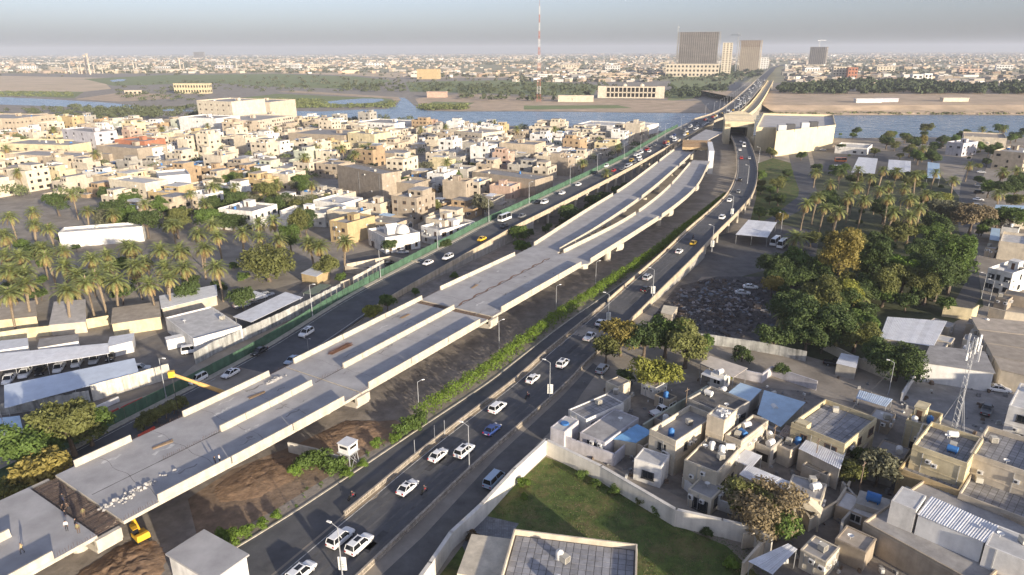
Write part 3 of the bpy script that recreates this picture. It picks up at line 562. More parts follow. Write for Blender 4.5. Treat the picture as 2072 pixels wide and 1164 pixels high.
# ---- second bridge: cream lattice-walled carriageway beside the old one
q0, q1 = A.near(196, 640)[0], 1480
br = thing('cream_bridge', 'new cream bridge deck with tall side walls beside the old river bridge', 'bridge', A.at(q0, 9)[0], mark='the cream bridge'); bo = br.location
qs = np.arange(q0, q1, 12); m_ = MB()
for a, b, mt in (((4, 0), (14, 0), 0), ((14, 0), (14, -2), 1), ((14, -2), (4, -2), 1), ((4, -2), (4, 0), 1)): m_.strip([tuple(Vector(A.at(q, b[0], b[1])[0]) - bo) for q in qs], [tuple(Vector(A.at(q, a[0], a[1])[0]) - bo) for q in qs], mt)
M['cream_steel'] = mat('cream_painted_steel', (.66, .54, .33), var=.15, scale=.5)
m_.build('deck', [mat('bridge_deck_cream', (.5, .42, .28), var=.3, scale=.2), M['cream_steel']], br)
for k in range(len(qs) - 1):
    for d in (4, 14):
        m_ = MB(); a = Vector(A.at(qs[k] + .1, d)[0]) - bo; b = Vector(A.at(qs[k + 1] - .1, d)[0]) - bo; up = Vector((0, 0, 1.6)); m_.quad(tuple(a), tuple(b), tuple(b + up), tuple(a + up)); nn = (b - a).normalized().cross(Vector((0, 0, 1))) * .25
        m_.quad(tuple(a + nn), tuple(b + nn), tuple(b + nn + up), tuple(a + nn + up)); m_.quad(tuple(a + up), tuple(b + up), tuple(b + nn + up), tuple(a + nn + up)); m_.build('side_wall', M['cream_steel'], br)
for q in np.arange(q0 + 10, q1, 52):
    (x, y, z), h = A.at(q, 9); m_ = MB(); m_.box(-1.3, 1.3, -5, 5, -1, z - 1.9); tag(m_.build('bridge_pier', M['concrete'], loc=(x, y, 0), rz=h), 'wall-like pier of the cream bridge', 'pier', 'piers of the cream bridge')
# ---- green hoarding along the left road
m0 = MB(); m0.box(0, 2.46, -.03, .03, 0, 2.5)
for k in range(5): m0.box(.2 + k * .5, .32 + k * .5, -.06, -.03, .1, 2.45)
GP = m0.mesh('hoarding_panel', M['green_metal'])
qg0, qg1 = A.near(-79, 92)[0], A.near(150, 551)[0]
gf = thing('green_hoarding', 'long green sheet metal hoarding along the left road', 'fence', A.at(qg0, -AW - 1.8)[0], mark='the green hoarding'); q = qg0; k = 0
while q < qg1:
    i = min(A.n - 1, int(np.searchsorted(A.s, q))); (x, y, z), h = A.at(q, -awid(i) - 1.8)
    if not (k % 37 in (0,) and q < 120): put('panel', GP, gf, (x - gf.location.x, y - gf.location.y, z - gf.location.z - .1 * rnd.random()), h + rnd.uniform(-.02, .02))
    q += 2.5; k += 1
# ================================================================ plants
def leaf_mesh(name, lobes, n, size, seed, mats, twig=0.0):
    """a crown of n small folded leaf clumps spread through the shell of a few lobes (cx, cy, cz, rx, ry, rz)"""
    g_ = np.random.default_rng(seed); L = np.array(lobes, float); vol = (L[:, 3] * L[:, 4] * L[:, 5]) ** .67; k = g_.choice(len(L), n, p=vol / vol.sum())
    d = g_.normal(size=(n, 3)); d /= np.linalg.norm(d, axis=1)[:, None]; d[:, 2] = np.where(d[:, 2] < -.55, -d[:, 2], d[:, 2])
    # lumpy radius so that the outline is uneven and gaps open between tufts
    fr = g_.normal(size=(7, 3)) * 2.4; ph = g_.uniform(0, 6.28, 7); lump = np.sin(d @ fr.T + ph + k[:, None] * 1.7).mean(1)
    r = np.clip(.80 + .52 * lump + g_.normal(size=n) * .10 - .25 * g_.random(n) ** 2, .35, 1.12)
    c = L[k, :3] + d * L[k, 3:] * r[:, None]
    nrm = d * .8 + g_.normal(size=(n, 3)) * .55; nrm /= np.linalg.norm(nrm, axis=1)[:, None]
    a = np.cross(nrm, g_.normal(size=(n, 3))); a /= np.linalg.norm(a, axis=1)[:, None]; b = np.cross(nrm, a); s = size * (.5 + 1.1 * g_.random(n) ** 1.6)[:, None]
    v = np.stack([c - a * s, c - b * s * .55 + nrm * s * .12, c + a * s, c + b * s * .55 + nrm * s * .12], 1).reshape(-1, 3)
    me = bpy.data.meshes.new(name); me.from_pydata(v.tolist(), [], np.arange(4 * n).reshape(-1, 4).tolist())
    for x in mats: me.materials.append(x)
    return me
def limb_mesh(name, h, r, tips, mt, lean=0.0, seed=0):
    m_ = MB(); g_ = random.Random(seed); p = [(0, 0, 0), (lean * .4 + g_.uniform(-.1, .1), g_.uniform(-.1, .1), h * .5), (lean, 0, h)]
    m_.tube(p[0], p[1], r * 1.15, r * .85, 7); m_.tube(p[1], p[2], r * .85, r * .6, 7)
    for t in tips:
        mid = tuple((p[2][i] * .45 + t[i] * .55) + (0, 0, -.2)[i] for i in range(3)); m_.tube(p[2], mid, r * .5, r * .32, 5); m_.tube(mid, t, r * .32, r * .1, 5)
    return m_.mesh(name, mt)
TREE = {}
def make_tree(key, H, Rr, n, size, seed, lobes=7, squash=.8, trunk=.35):
    g_ = random.Random(seed); lb = [(0, 0, H - Rr * squash * .9, Rr * .72, Rr * .72, Rr * squash * .75)]
    for i in range(lobes):
        a = 6.28 * i / lobes + g_.uniform(-.4, .4); q = Rr * g_.uniform(.42, .66); s_ = Rr * g_.uniform(.34, .52); lb.append((math.cos(a) * q, math.sin(a) * q, H - Rr * squash * g_.uniform(.5, 1.45), s_, s_, s_ * squash))
    TREE[key] = (limb_mesh(key + '_trunk', H - Rr * squash * 1.5, trunk, [l[:3] for l in lb[1:]], M['trunk'], g_.uniform(-.3, .3), seed), leaf_mesh(key + '_crown', lb, n, size, seed, [LEAF['green']]), H, Rr)
make_tree('round', 7.0, 4.0, 5200, .23, 1); make_tree('round2', 8.0, 4.4, 5600, .24, 2, 9, .75); make_tree('tall', 11.0, 3.6, 5600, .24, 3, 9, 1.35); make_tree('broad', 7.0, 5.5, 7500, .23, 4, 11, .6)
make_tree('shrub', 2.4, 1.8, 1500, .16, 5, 6, .7, .1); make_tree('shrub2', 3.0, 1.6, 1500, .16, 6, 5, .9, .1); make_tree('small', 4.5, 2.6, 2600, .20, 7, 7, .8, .18); make_tree('cypress', 9.0, 1.9, 1500, .28, 8, 4, 2.0, .25)
make_tree('lofty', 13.5, 4.6, 7500, .26, 9, 12, 1.2, .4)
def tree(x, y, key, sc=1.0, leaf='green', desc='leafy tree', group=None, mark=None, cat='tree', rz=None, z=0.0, name=None):
    tm, cm, H, Rr = TREE[key]; sh = key.startswith('shrub')
    t_ = thing(name or ('shrub' if sh else 'broadleaf_tree'), desc, 'shrub' if sh else cat, (x, y, z), rnd.uniform(0, 6.28) if rz is None else rz, group, mark)
    s_ = sc * rnd.uniform(.93, 1.07) * (1.0 if sh else 1.25); t_.scale = (s_, s_, s_ * rnd.uniform(.92, 1.08))
    put('trunk', tm, t_); put('crown', cm, t_, mats=[LEAF[leaf]]); return t_
def frond(m_, base, az, up, L, droop, mi, g_, n=9):
    """one arching palm frond: rachis and paired leaflets"""
    ca, sa = math.cos(az), math.sin(az); pts = []; x = 0.0; z = 0.0; ang = up; st = L / n
    for i in range(n + 1):
        pts.append(Vector((base[0] + ca * x, base[1] + sa * x, base[2] + z))); x += math.cos(ang) * st; z += math.sin(ang) * st; ang -= droop / n * (1 + i / n)
    side = Vector((-sa, ca, 0))
    for i in range(n):
        a, b = pts[i], pts[i + 1]; d = (b - a).normalized(); t = i / n; ll = L * .19 * (math.sin(math.pi * min(1, .12 + t * .95)) + .18)
        for s_ in (-1, 1):
            for q in (0.0, .5):
                p0 = a.lerp(b, q); dr = (side * s_ * .75 + d * .6 + Vector((0, 0, -.10 + .22 * (1 - t)))).normalized(); tip = p0 + dr * ll * g_.uniform(.8, 1.1) + Vector((0, 0, -.15 * ll)); wv = d * (st * .27)
                m_.add([tuple(p0 - wv), tuple(p0 + wv), tuple(tip)], [(0, 1, 2)], mi)
        wr = side * .035
        m_.add([tuple(a - wr), tuple(a + wr), tuple(b + wr), tuple(b - wr)], [(0, 1, 2, 3)], mi)
PALM = []
def make_palm(seed, nf=46, L=4.9, dry=14):
    g_ = random.Random(seed); m_ = MB()
    for i in range(nf):
        t = i / nf; frond(m_, (0, 0, .25 * (1 - t)), i * 2.399 + g_.uniform(-.2, .2), R(82) - t * R(96) + g_.uniform(-.1, .1), L * g_.uniform(.85, 1.08) * (.8 + .25 * min(1, t * 2)), R(62) + g_.uniform(-.2, .25), 0 if t < .74 else 1, g_)
    for i in range(dry): frond(m_, (0, 0, -.25), i * 2.399 + .5, R(-42) + g_.uniform(-.3, .2), L * .74, R(45), 2, g_, 6)
    crown = m_.mesh('palm_crown', [LEAF['palm'], LEAF['palmgold'], LEAF['palmdry']])
    t_ = MB(); k = 9; bx, by = g_.uniform(-1.1, 1.1), g_.uniform(-1.1, 1.1)
    for i in range(k):
        f0, f1 = i / k, (i + 1) / k; r0 = .30 - .08 * f0; t_.tube((bx * f0 * f0, by * f0 * f0, f0), (bx * f1 * f1, by * f1 * f1, f1), r0 * .93, r0 * 1.06, 7, caps=i in (0, k - 1))
    PALM.append((t_.mesh('palm_trunk', M['palmtrunk']), crown, bx, by))
for s_ in range(5): make_palm(20 + s_, nf=40 + s_ * 3, dry=(16, 8, 4, 12, 20)[s_])
def palm(x, y, h, desc='date palm with a full feathery crown', sc=1.0, v=None, group='date palms', mark=None):
    v = rnd.randrange(5) if v is None else v; tm, cm, bx, by = PALM[v]
    t_ = thing('date_palm', desc, 'palm tree', (x, y, 0), rnd.uniform(0, 6.28), group, mark); put('trunk', tm, t_, scale=(1, 1, h))
    c_ = put('crown', cm, t_, (bx, by, h), 0, (sc, sc, sc * rnd.uniform(.9, 1.1))); return t_

# ================================================================ houses
def win_mesh(name, frame, pane, fr=.09, mull=True):
    """unit window 1 x 1 facing -y: frame proud of the wall, pane set back"""
    m_ = MB(); d = .07
    for a in ((0, 1, 0, fr), (0, 1, 1 - fr, 1)): m_.box(a[0] - .5, a[1] - .5, -d, .02, a[2], a[3], 0)
    for a in (-.5, .5 - fr): m_.box(a, a + fr, -d, .02, fr, 1 - fr, 0)
    if mull: m_.box(-.03, .03, -d * .7, .02, fr, 1 - fr, 0)
    m_.box(-.55, .55, -.14, .02, -.07, 0, 0)
    return m_.mesh(name, frame)
M['frame_white'] = mat('white_window_frame', (.66, .64, .6), var=.1); M['frame_brown'] = mat('brown_window_frame', (.16, .10, .065), var=.15); M['frame_dark'] = mat('dark_window_frame', (.05, .05, .05), var=.1)
WIN = [win_mesh('window', M['frame_white'], M['glass']), win_mesh('window', M['frame_brown'], M['glass']), win_mesh('window', M['frame_dark'], M['glass'], .06)]
m_ = MB(); m_.box(-.42, .42, -.022, -.012, .08, .92); PANE = m_.mesh('pane', M['glass'])
def window(t_, win, loc, ang, w_, h): o = put('window', WIN[win], t_, loc, ang, (w_, 1, h)); put('pane', PANE, o); return o
m_ = MB(); m_.box(-.5, .5, -.04, .02, 0, 1, 0); m_.box(-.38, .38, -.06, -.04, .08, .92, 1); DOOR = m_.mesh('door', [M['frame_brown'], mat('brown_door', (.12, .07, .045), var=.2)])
m_ = MB(); m_.lathe([(0, .12), (.52, .12), (.56, .3), (.56, 1.05), (.46, 1.28), (.16, 1.36), (.16, 1.45), (0, 1.45)], 12); m_.box(-.5, .5, -.5, .5, 0, .12); TANK = m_.mesh('water_tank', M['white_paint'], True)
m_ = MB(); m_.tube((-.75, 0, .68), (.75, 0, .68), .55, n=12); m_.box(-.6, -.5, -.4, .4, 0, .3); m_.box(.5, .6, -.4, .4, 0, .3); TANKH = m_.mesh('water_tank', M['white_paint'])
m_ = MB(); m_.box(-.4, .4, -.18, .18, 0, .62, 0); m_.tube((-.08, -.2, .31), (-.08, -.18, .31), .24, n=10, m=1); AC = m_.mesh('air_conditioner', [M['white_paint'], M['dark_metal']])
m_ = MB(); m_.box(-.5, .5, -.5, .5, .15, 1.05); 
for k in range(4): m_.box(-.42, .42, -.52, -.5, .25 + k * .2, .36 + k * .2, 1)
m_.box(-.45, .45, -.45, .45, 0, .15, 1); COOLER = m_.mesh('air_cooler', [mat('cooler_tin', (.5, .47, .4), var=.2), M['dark_metal']])
m_ = MB(); m_.lathe([(0, 0), (.25, .04), (.45, .16), (.45, .19), (.24, .07), (0, .03)], 10, (0, 0, .55)); m_.tube((0, 0, 0), (0, 0, .6), .03, n=5); DISH = m_.mesh('satellite_dish', M['white_paint'])
BLUE_TANK = mat('blue_plastic_tank', (.05, .17, .42), var=.15, rough=.5)
def house(x, y, w, d, h, rz, wall='cream', roof='grey', par=.9, win=0, rows=None, desc=None, detail=1, stair=True, tanks=2, seed=0, mark=None, group=None, name='house', cat='house', wins=True, balcony=False, annex=True, band=True, cols=None, sides=(0, 1), z=0.0, extras=True, upper=False, yard=False, leanto=False):
    """flat-roofed house: w along its front (local -y), d deep, h to the parapet top. detail 2 gives every window its own part."""
    g_ = random.Random(seed * 7919 + int(x * 13 + y * 7)); W = WALL[wall]; RF = ROOF[roof]
    t_ = thing(name, desc or 'flat-roofed house', cat, (x, y, z), rz, group, mark)
    m_ = MB(); a, b = w / 2, d / 2; tk = .22
    o_ = [(-a, -b), (a, -b), (a, b), (-a, b)]; i_ = [(-a + tk, -b + tk), (a - tk, -b + tk), (a - tk, b - tk), (-a + tk, b - tk)]; zr = h - par
    for k in range(4):
        p, q = o_[k], o_[(k + 1) % 4]; pi, qi = i_[k], i_[(k + 1) % 4]
        m_.quad((*p, -.3), (*q, -.3), (*q, h), (*p, h)); m_.quad((*p, h), (*q, h), (*qi, h), (*pi, h)); m_.quad((*qi, zr - .02), (*pi, zr - .02), (*pi, h), (*qi, h))
    if band:
        nst = max(1, round(h / 3.4))
        for k in range(1, nst + 1):
            zz = min(h - .12, k * (h - par) / nst + .02)
            for s_ in (0, 1, 3):
                p, q = o_[s_], o_[(s_ + 1) % 4]; dx, dy = q[0] - p[0], q[1] - p[1]; L = math.hypot(dx, dy); ang = math.atan2(dy, dx); m_.box(0, L, -.07, .0, zz - .11, zz + .11, 0, ang, (p[0], p[1], 0))
    m_.build('wall', W, t_)
    r_ = MB(); r_.sheet(i_, zr); r_.build('roof', RF, t_)
    # windows on the two faces that look towards the open side
    st = rows if rows is not None else max(1, round(h / 3.4)); jm = MB()
    if wins:
        for s_ in sides:
            L = w if s_ in (0, 2) else d; n = (cols or {}).get(s_) or max(1, int(L / g_.uniform(3.4, 5.0)))
            for r0 in range(st):
                for k in range(n):
                    if g_.random() < .2 and detail < 3: continue
                    u = (k + .5) / n * L - L / 2 + g_.uniform(-.2, .2); ww, hh = g_.choice(((1.3, 1.4), (1.7, 1.4), (1.0, 1.6), (2.2, 1.5))); zz = (h - par) / st * r0 + (1.0 if r0 or g_.random() < .7 else .2)
                    if r0 == 0 and g_.random() < .15: ww, hh, zz = 2.6, 2.2, .1
                    hh = min(hh, (h - par) / st - .9) if st > 1 or h < 3.6 else hh
                    if hh < .5: continue
                    lx, ly, ang = {0: (u, -b, 0), 1: (a, u, math.pi / 2), 3: (-a, u, -math.pi / 2), 2: (u, b, math.pi)}[s_]
                    if detail >= 2: window(t_, win, (lx, ly, zz), ang, ww, hh)
                    else:
                        c_, q_ = math.cos(ang), math.sin(ang); jm.box(-ww / 2, ww / 2, -.05, .03, 0, hh, 0, ang, (lx, ly, zz))
        if jm.v: jm.build('window_panes', M['dark'], t_, kind='stuff')
    if stair:
        sx, sy = g_.uniform(-.25, .25) * w, g_.uniform(.0, .28) * d; e = MB(); sw, sd, sh = min(3.6, w * .4), min(3.2, d * .4), 2.5; e.box(sx - sw / 2, sx + sw / 2, sy - sd / 2, sy + sd / 2, zr, zr + sh); e.box(sx - sw / 2 - .15, sx + sw / 2 + .15, sy - sd / 2 - .15, sy + sd / 2 + .15, zr + sh, zr + sh + .15); e.build('stair_room', W, t_)
        put('door', DOOR, t_, (sx, sy - sd / 2, zr + .02), 0, (.9, 1, 2))
    for k in range(tanks):
        tx, ty = g_.uniform(-.4, .4) * w, g_.uniform(-.4, .4) * d; put('water_tank', TANK if g_.random() < .6 else TANKH, t_, (tx, ty, zr), g_.uniform(0, 3), mats=[None if g_.random() < .8 else BLUE_TANK])
    if extras and g_.random() < .7: put('air_cooler', COOLER, t_, (g_.uniform(-.4, .4) * w, g_.uniform(-.4, .4) * d, zr), g_.uniform(0, 3))
    if extras and g_.random() < .5: put('satellite_dish', DISH, t_, (g_.uniform(-.4, .4) * w, g_.uniform(-.4, .4) * d, zr), g_.uniform(0, 3))
    if upper:
        uw, ud = w * g_.uniform(.4, .65), d * g_.uniform(.4, .7); sx, sy = g_.choice((-1, 1)) * (a - uw / 2 - .3), g_.uniform(-.3, 1) * (b - ud / 2 - .3); e = MB(); e.box(sx - uw / 2, sx + uw / 2, sy - ud / 2, sy + ud / 2, zr, zr + 3.0); e.build('upper_room', W, t_); e = MB(); e.box(sx - uw / 2 - .12, sx + uw / 2 + .12, sy - ud / 2 - .12, sy + ud / 2 + .12, zr + 3.0, zr + 3.16); e.build('upper_roof', RF, t_)
        e = MB()
        for k in range(2): e.box(sx - uw * .3 + k * uw * .45, sx - uw * .1 + k * uw * .45, sy - ud / 2 - .05, sy - ud / 2 + .02, zr + 1.0, zr + 2.2)
        e.build('upper_window', M['dark'], t_, kind='stuff')
    if yard:
        yd = g_.uniform(3, 6); e = MB(); e.box(-a, a, -b - yd, -b - yd + .2, -.3, 2.2); e.box(-a, -a + .2, -b - yd + .2, -b - .1, -.3, 2.2); e.box(a - .2, a, -b - yd + .2, -b - .1, -.3, 2.2); e.build('yard_wall', W, t_)
    if leanto:
        lw = w * g_.uniform(.3, .5); sx = g_.uniform(-.25, .25) * w; sy = g_.uniform(-.2, .3) * d; e = MB(); zz = zr + 2.1; e.add([(sx - lw / 2, sy - 1.8, zz - .25), (sx + lw / 2, sy - 1.8, zz - .25), (sx + lw / 2, sy + 1.8, zz), (sx - lw / 2, sy + 1.8, zz)], [(0, 1, 2, 3)]); e.build('sheet_canopy', g_.choice((M['white_tin'], M['blue_tin'], M['grey_metal'])), t_)
    if detail >= 2 and extras:
        for k in range(3): put('air_conditioner', AC, t_, (g_.uniform(-.4, .4) * w, -b - .2, g_.uniform(1.6, max(1.7, zr - 1))), 0)
        for k in range(2): put('air_conditioner', AC, t_, (a + .2, g_.uniform(-.4, .4) * d, g_.uniform(1.6, max(1.7, zr - 1))), math.pi / 2)
        for k in range(2): e = MB(); xx = g_.uniform(-.48, .48) * w; e.tube((xx, -b - .06, 0), (xx, -b - .06, zr), .05, n=5); e.build('downpipe', M['grey_metal'], t_)
    if balcony:
        e = MB(); bw = w * .55; e.box(-bw / 2, bw / 2, -b - 1.3, -b, zr * .5 - .15, zr * .5 + .02); e.box(-bw / 2, bw / 2, -b - 1.3, -b - 1.18, zr * .5, zr * .5 + .9); e.build('balcony', W, t_)
    if annex:
        aw, ad, ah = w * g_.uniform(.35, .6), g_.uniform(2.5, 4), h * g_.uniform(.4, .6); sx = g_.choice((-1, 1)) * (a - aw / 2 - .01); e = MB(); e.box(sx - aw / 2, sx + aw / 2, -b - ad, -b - .003, -.3, ah); e.build('annex', W, t_)
        e = MB(); e.box(sx - aw / 2 - .2, sx + aw / 2 + .2, -b - ad - .3, -b - .075, ah, ah + .18); e.build('annex_roof', RF, t_)
        if detail >= 2: put('door', DOOR, t_, (sx, -b - ad, 0), 0, (1.1, 1, 2.1)); window(t_, win, (sx + aw * .3, -b - ad, 1.0), 0, .9, 1.1)
    return t_
def corner_house(Lp, Np, Rp, h, **kw):
    """house from three corners of its roof as seen in the photograph: left, near, right"""
    A_, B_, C_ = P(*Lp, h), P(*Np, h), P(*Rp, h); w_ = math.hypot(B_[0] - A_[0], B_[1] - A_[1]); d_ = math.hypot(C_[0] - B_[0], C_[1] - B_[1])
    a1 = math.atan2(B_[1] - A_[1], B_[0] - A_[0]); a2 = math.atan2(C_[1] - B_[1], C_[0] - B_[0]) - math.pi / 2; rz = kw.pop('rz', None)
    if rz is None:
        dd = (a2 - a1 + math.pi) % (2 * math.pi) - math.pi; rz = a1 + dd * d_ / (w_ + d_)
    ux, uy = (math.cos(rz), math.sin(rz)), (-math.sin(rz), math.cos(rz)); w_, d_ = kw.pop('w', w_), kw.pop('d', d_)
    x = B_[0] - ux[0] * w_ / 2 + uy[0] * d_ / 2; y = B_[1] - ux[1] * w_ / 2 + uy[1] * d_ / 2
    FOOT.append((x, y, w_, d_, rz)); return house(x, y, w_, d_, h, rz, **kw)
FOOT = []       # footprints already taken
def free(x, y, r):
    for fx, fy, w_, d_, rz in FOOT:
        c_, s_ = math.cos(rz), math.sin(rz); u = (x - fx) * c_ + (y - fy) * s_; v = -(x - fx) * s_ + (y - fy) * c_
        if abs(u) < w_ / 2 + r and abs(v) < d_ / 2 + r: return False
    return True
# ================================================================ walls, sheds, lamps
def wall_panels(pts, h, name, desc, mt, pw=1.5, t=.18, cat='wall', mark=None, gap=.03, jag=0.0, foot=False, z=0.0):
    """a wall of upright panels along plan points; every panel is a part"""
    p0 = pts[0]; t_ = thing(name, desc, cat, (p0[0], p0[1], z), 0, mark=mark); g_ = random.Random(len(pts) * 31 + int(p0[0])); m0 = MB(); m0.box(0, 1, -t / 2, t / 2, 0, 1)
    if foot: m0.box(0, 1, -t * 1.6, t * 1.6, 0, .12)
    me = m0.mesh('panel', mt)
    for a, b in zip(pts, pts[1:]):
        L = math.hypot(b[0] - a[0], b[1] - a[1]); n = max(1, round(L / pw)); ang = math.atan2(b[1] - a[1], b[0] - a[0])
        for k in range(n): put('panel', me, t_, (a[0] - p0[0] + math.cos(ang) * L * k / n, a[1] - p0[1] + math.sin(ang) * L * k / n, 0), ang + g_.uniform(-.01, .01), (L / n - gap, 1, h * (1 + g_.uniform(-jag, jag))))
    return t_
def wall_run(pts, h, name, desc, mt, t=.25, cat='wall', mark=None, cap=True):
    """a plain plastered wall along plan points, with a slightly wider coping"""
    p0 = pts[0]; m_ = MB(); e = MB()
    for a, b in zip(pts, pts[1:]):
        L = math.hypot(b[0] - a[0], b[1] - a[1]); ang = math.atan2(b[1] - a[1], b[0] - a[0]); o = (a[0] - p0[0], a[1] - p0[1], 0); m_.box(0, L + t * .45, -t / 2, t / 2, -.2, h, 0, ang, o); e.box(0, L + t * .45, -t * .68, t * .68, h, h + .1, 0, ang, o)
    t_ = thing(name, desc, cat, (p0[0], p0[1], 0), 0, mark=mark); m_.build('wall', mt, t_)
    if cap: e.build('coping', mt, t_)
    return t_
def shed_roof(corners, h, name, desc, mt, rise=.5, posts=True, corr=0, cat='canopy', mark=None, under=None, t=.08, wallmt=None):
    """a sheet roof over a plan quadrilateral (left-near, right-near, right-far, left-far) on posts or walls; corr > 0 builds each corrugated sheet as a part"""
    cx = sum(p[0] for p in corners) / 4; cy = sum(p[1] for p in corners) / 4; t_ = thing(name, desc, cat, (cx, cy, 0), 0, mark=mark); c_ = [(p[0] - cx, p[1] - cy) for p in corners]; hs_ = [h, h, h + rise, h + rise]
    def pt(u, v, dz=0.0):
        a = [c_[0][i] + (c_[1][i] - c_[0][i]) * u for i in (0, 1)]; b = [c_[3][i] + (c_[2][i] - c_[3][i]) * u for i in (0, 1)]; return (a[0] + (b[0] - a[0]) * v, a[1] + (b[1] - a[1]) * v, h + rise * v + dz)
    n = max(1, corr)
    for k in range(n):
        u0, u1 = k / n, (k + 1) / n; m_ = MB(); e = .0
        if corr:
            w_ = math.hypot(c_[1][0] - c_[0][0], c_[1][1] - c_[0][1]) / n; nr = max(2, int(w_ / .28)); rows = [[pt(u0 + (u1 - u0) * j / (2 * nr), v, .05 * (j % 2) + .02 * (k % 2)) for v in (0, 1)] for j in range(2 * nr + 1)]
            for a, b in zip(rows, rows[1:]): m_.quad(a[0], b[0], b[1], a[1])
            m_.build('roof_sheet', mt, t_)
        else:
            q = [pt(0, 0), pt(1, 0), pt(1, 1), pt(0, 1)]; lo = [(x, y, z - t) for x, y, z in q]; m_.add(q + lo, [(0, 1, 2, 3), (7, 6, 5, 4), (0, 4, 5, 1), (1, 5, 6, 2), (2, 6, 7, 3), (3, 7, 4, 0)]); m_.build('roof', mt, t_)
    if posts:
        W = math.hypot(c_[1][0] - c_[0][0], c_[1][1] - c_[0][1]); np_ = max(2, int(W / 5) + 1)
        for k in range(np_):
            for v in (.04, .96): x, y, z = pt(.02 + .96 * k / (np_ - 1), v); m_ = MB(); m_.tube((x, y, 0), (x, y, z - t), .06, n=6); m_.build('post', M['grey_metal'], t_)
    if wallmt:
        m_ = MB(); q = [pt(.02, .03, -t), pt(.98, .03, -t), pt(.98, .97, -t), pt(.02, .97, -t)]
        for i in range(4): a, b = q[i], q[(i + 1) % 4]; m_.quad((a[0], a[1], -.1), (b[0], b[1], -.1), b, a)
        m_.build('wall', wallmt, t_)
    return t_
m_ = MB(); m_.tube((0, 0, 0), (0, 0, 8.6), .10, .055, 7); m_.tube((0, 0, 0), (0, 0, .8), .16, n=8); LPOLE = m_.mesh('pole', M['grey_metal'])
m_ = MB(); m_.tube((0, 0, 8.5), (1.1, 0, 8.95), .05, .04, 6); LARM = m_.mesh('arm', M['grey_metal'])
m_ = MB(); m_.box(1.0, 1.75, -.16, .16, 8.88, 9.03, top=(.8, .7)); LHEAD = m_.mesh('lamp_head', M['white_paint'])
m_ = MB(); m_.box(-.55, .55, -.05, .05, 0, 2.1, 0); m_.quad((-.45, -.056, .1), (.45, -.056, .1), (.45, -.056, 2.0), (-.45, -.056, 2.0), 1)
for k in range(3): m_.box(-.32, .25 - .1 * k, -.062, -.057, .5 + k * .4, .62 + k * .4, 2)
BOARD = m_.mesh('sign_board', [M['white_paint'], mat('board_face', (.62, .62, .55), var=.2, scale=2), mat('board_print', (.16, .20, .17), var=.3, scale=3)])
def lamp(x, y, z, rz, desc, sc=1.0, board=False, double=False, group='street lamps'):
    t_ = thing('street_lamp', desc, 'street lamp', (x, y, z), rz, group); t_.scale = (sc, sc, sc); put('pole', LPOLE, t_); put('arm', LARM, t_); put('lamp_head', LHEAD, t_)
    if double: put('arm', LARM, t_, rz=math.pi); put('lamp_head', LHEAD, t_, rz=math.pi)
    if board: put('sign_board', BOARD, t_, (0, -.2, 1.6), -rz - .1)
    return t_
# ================================================================ beyond the river
def mass_boxes(name, items, label, kind='stuff'):
    """many far small buildings in one mesh; each has its own wall colour and a paler or darker flat roof"""
    V = []; F = []; Cc = []
    for x, y, w_, d_, h, rz, col, rc in items:
        o = len(V); c_, s_ = math.cos(rz), math.sin(rz)
        for z in (0, h):
            for a, b in ((-w_/2, -d_/2), (w_/2, -d_/2), (w_/2, d_/2), (-w_/2, d_/2)): V.append((x + a*c_ - b*s_, y + a*s_ + b*c_, z))
        for f in ((0, 1, 5, 4), (1, 2, 6, 5), (2, 3, 7, 6), (3, 0, 4, 7)): F.append(tuple(o + i for i in f)); Cc += [(*col, 1)] * 4
        F.append(tuple(o + i for i in (4, 5, 6, 7))); Cc += [(*rc, 1)] * 4
    me = bpy.data.meshes.new(name); me.from_pydata(V, [], F); ca = me.color_attributes.new('Col', 'FLOAT_COLOR', 'CORNER'); ca.data.foreach_set('color', np.array(Cc, dtype=np.float32).ravel()); me.materials.append(mat_attr('far_wall'))
    return put(name, me, kind=kind)
FARC = [(.50, .43, .35), (.58, .53, .46), (.55, .44, .32), (.48, .38, .30), (.50, .43, .32), (.66, .64, .60), (.42, .36, .30), (.58, .42, .30), (.50, .47, .43)]
def lf(c, k): return tuple(x * k for x in c)
rf = random.Random(41); items = []
def infield(px, py): return (px < 330 and 152 < py < 200) or (px < 820 and 149 < py < 196) or (820 <= px < 1040 and 157 < py) or (1040 <= px < 1560 and py > 166) or (px >= 1560 and py > 170)
for k in range(15000):
    D = 1350 * math.exp(rf.random() ** .85 * math.log(12500 / 1350)); x = rf.uniform(-.80, .80) * D; px, py = PX(x, D, 0)
    if infield(px, py) or (1345 < px < 1590 and py > 134) : continue
    dens = .55 + .45 * math.sin(x / 410 + D / 530) * math.sin(D / 370 - x / 900)
    if rf.random() > dens: continue
    c = rf.choice(FARC); q = rf.uniform(.5, 1.05); big = rf.random() < .06; w_, d_ = (rf.uniform(30, 70), rf.uniform(12, 25)) if big else (rf.uniform(9, 20), rf.uniform(9, 16))
    items.append((x, D, w_, d_, rf.uniform(3.5, 8.5) * (1.25 if big else 1), R(rf.choice((-20, 25, 8, 60)) + rf.uniform(-6, 6)), lf(c, q), lf((.42, .38, .34), rf.uniform(.7, 1.5))))
mass_boxes('far_city_houses', items, '')
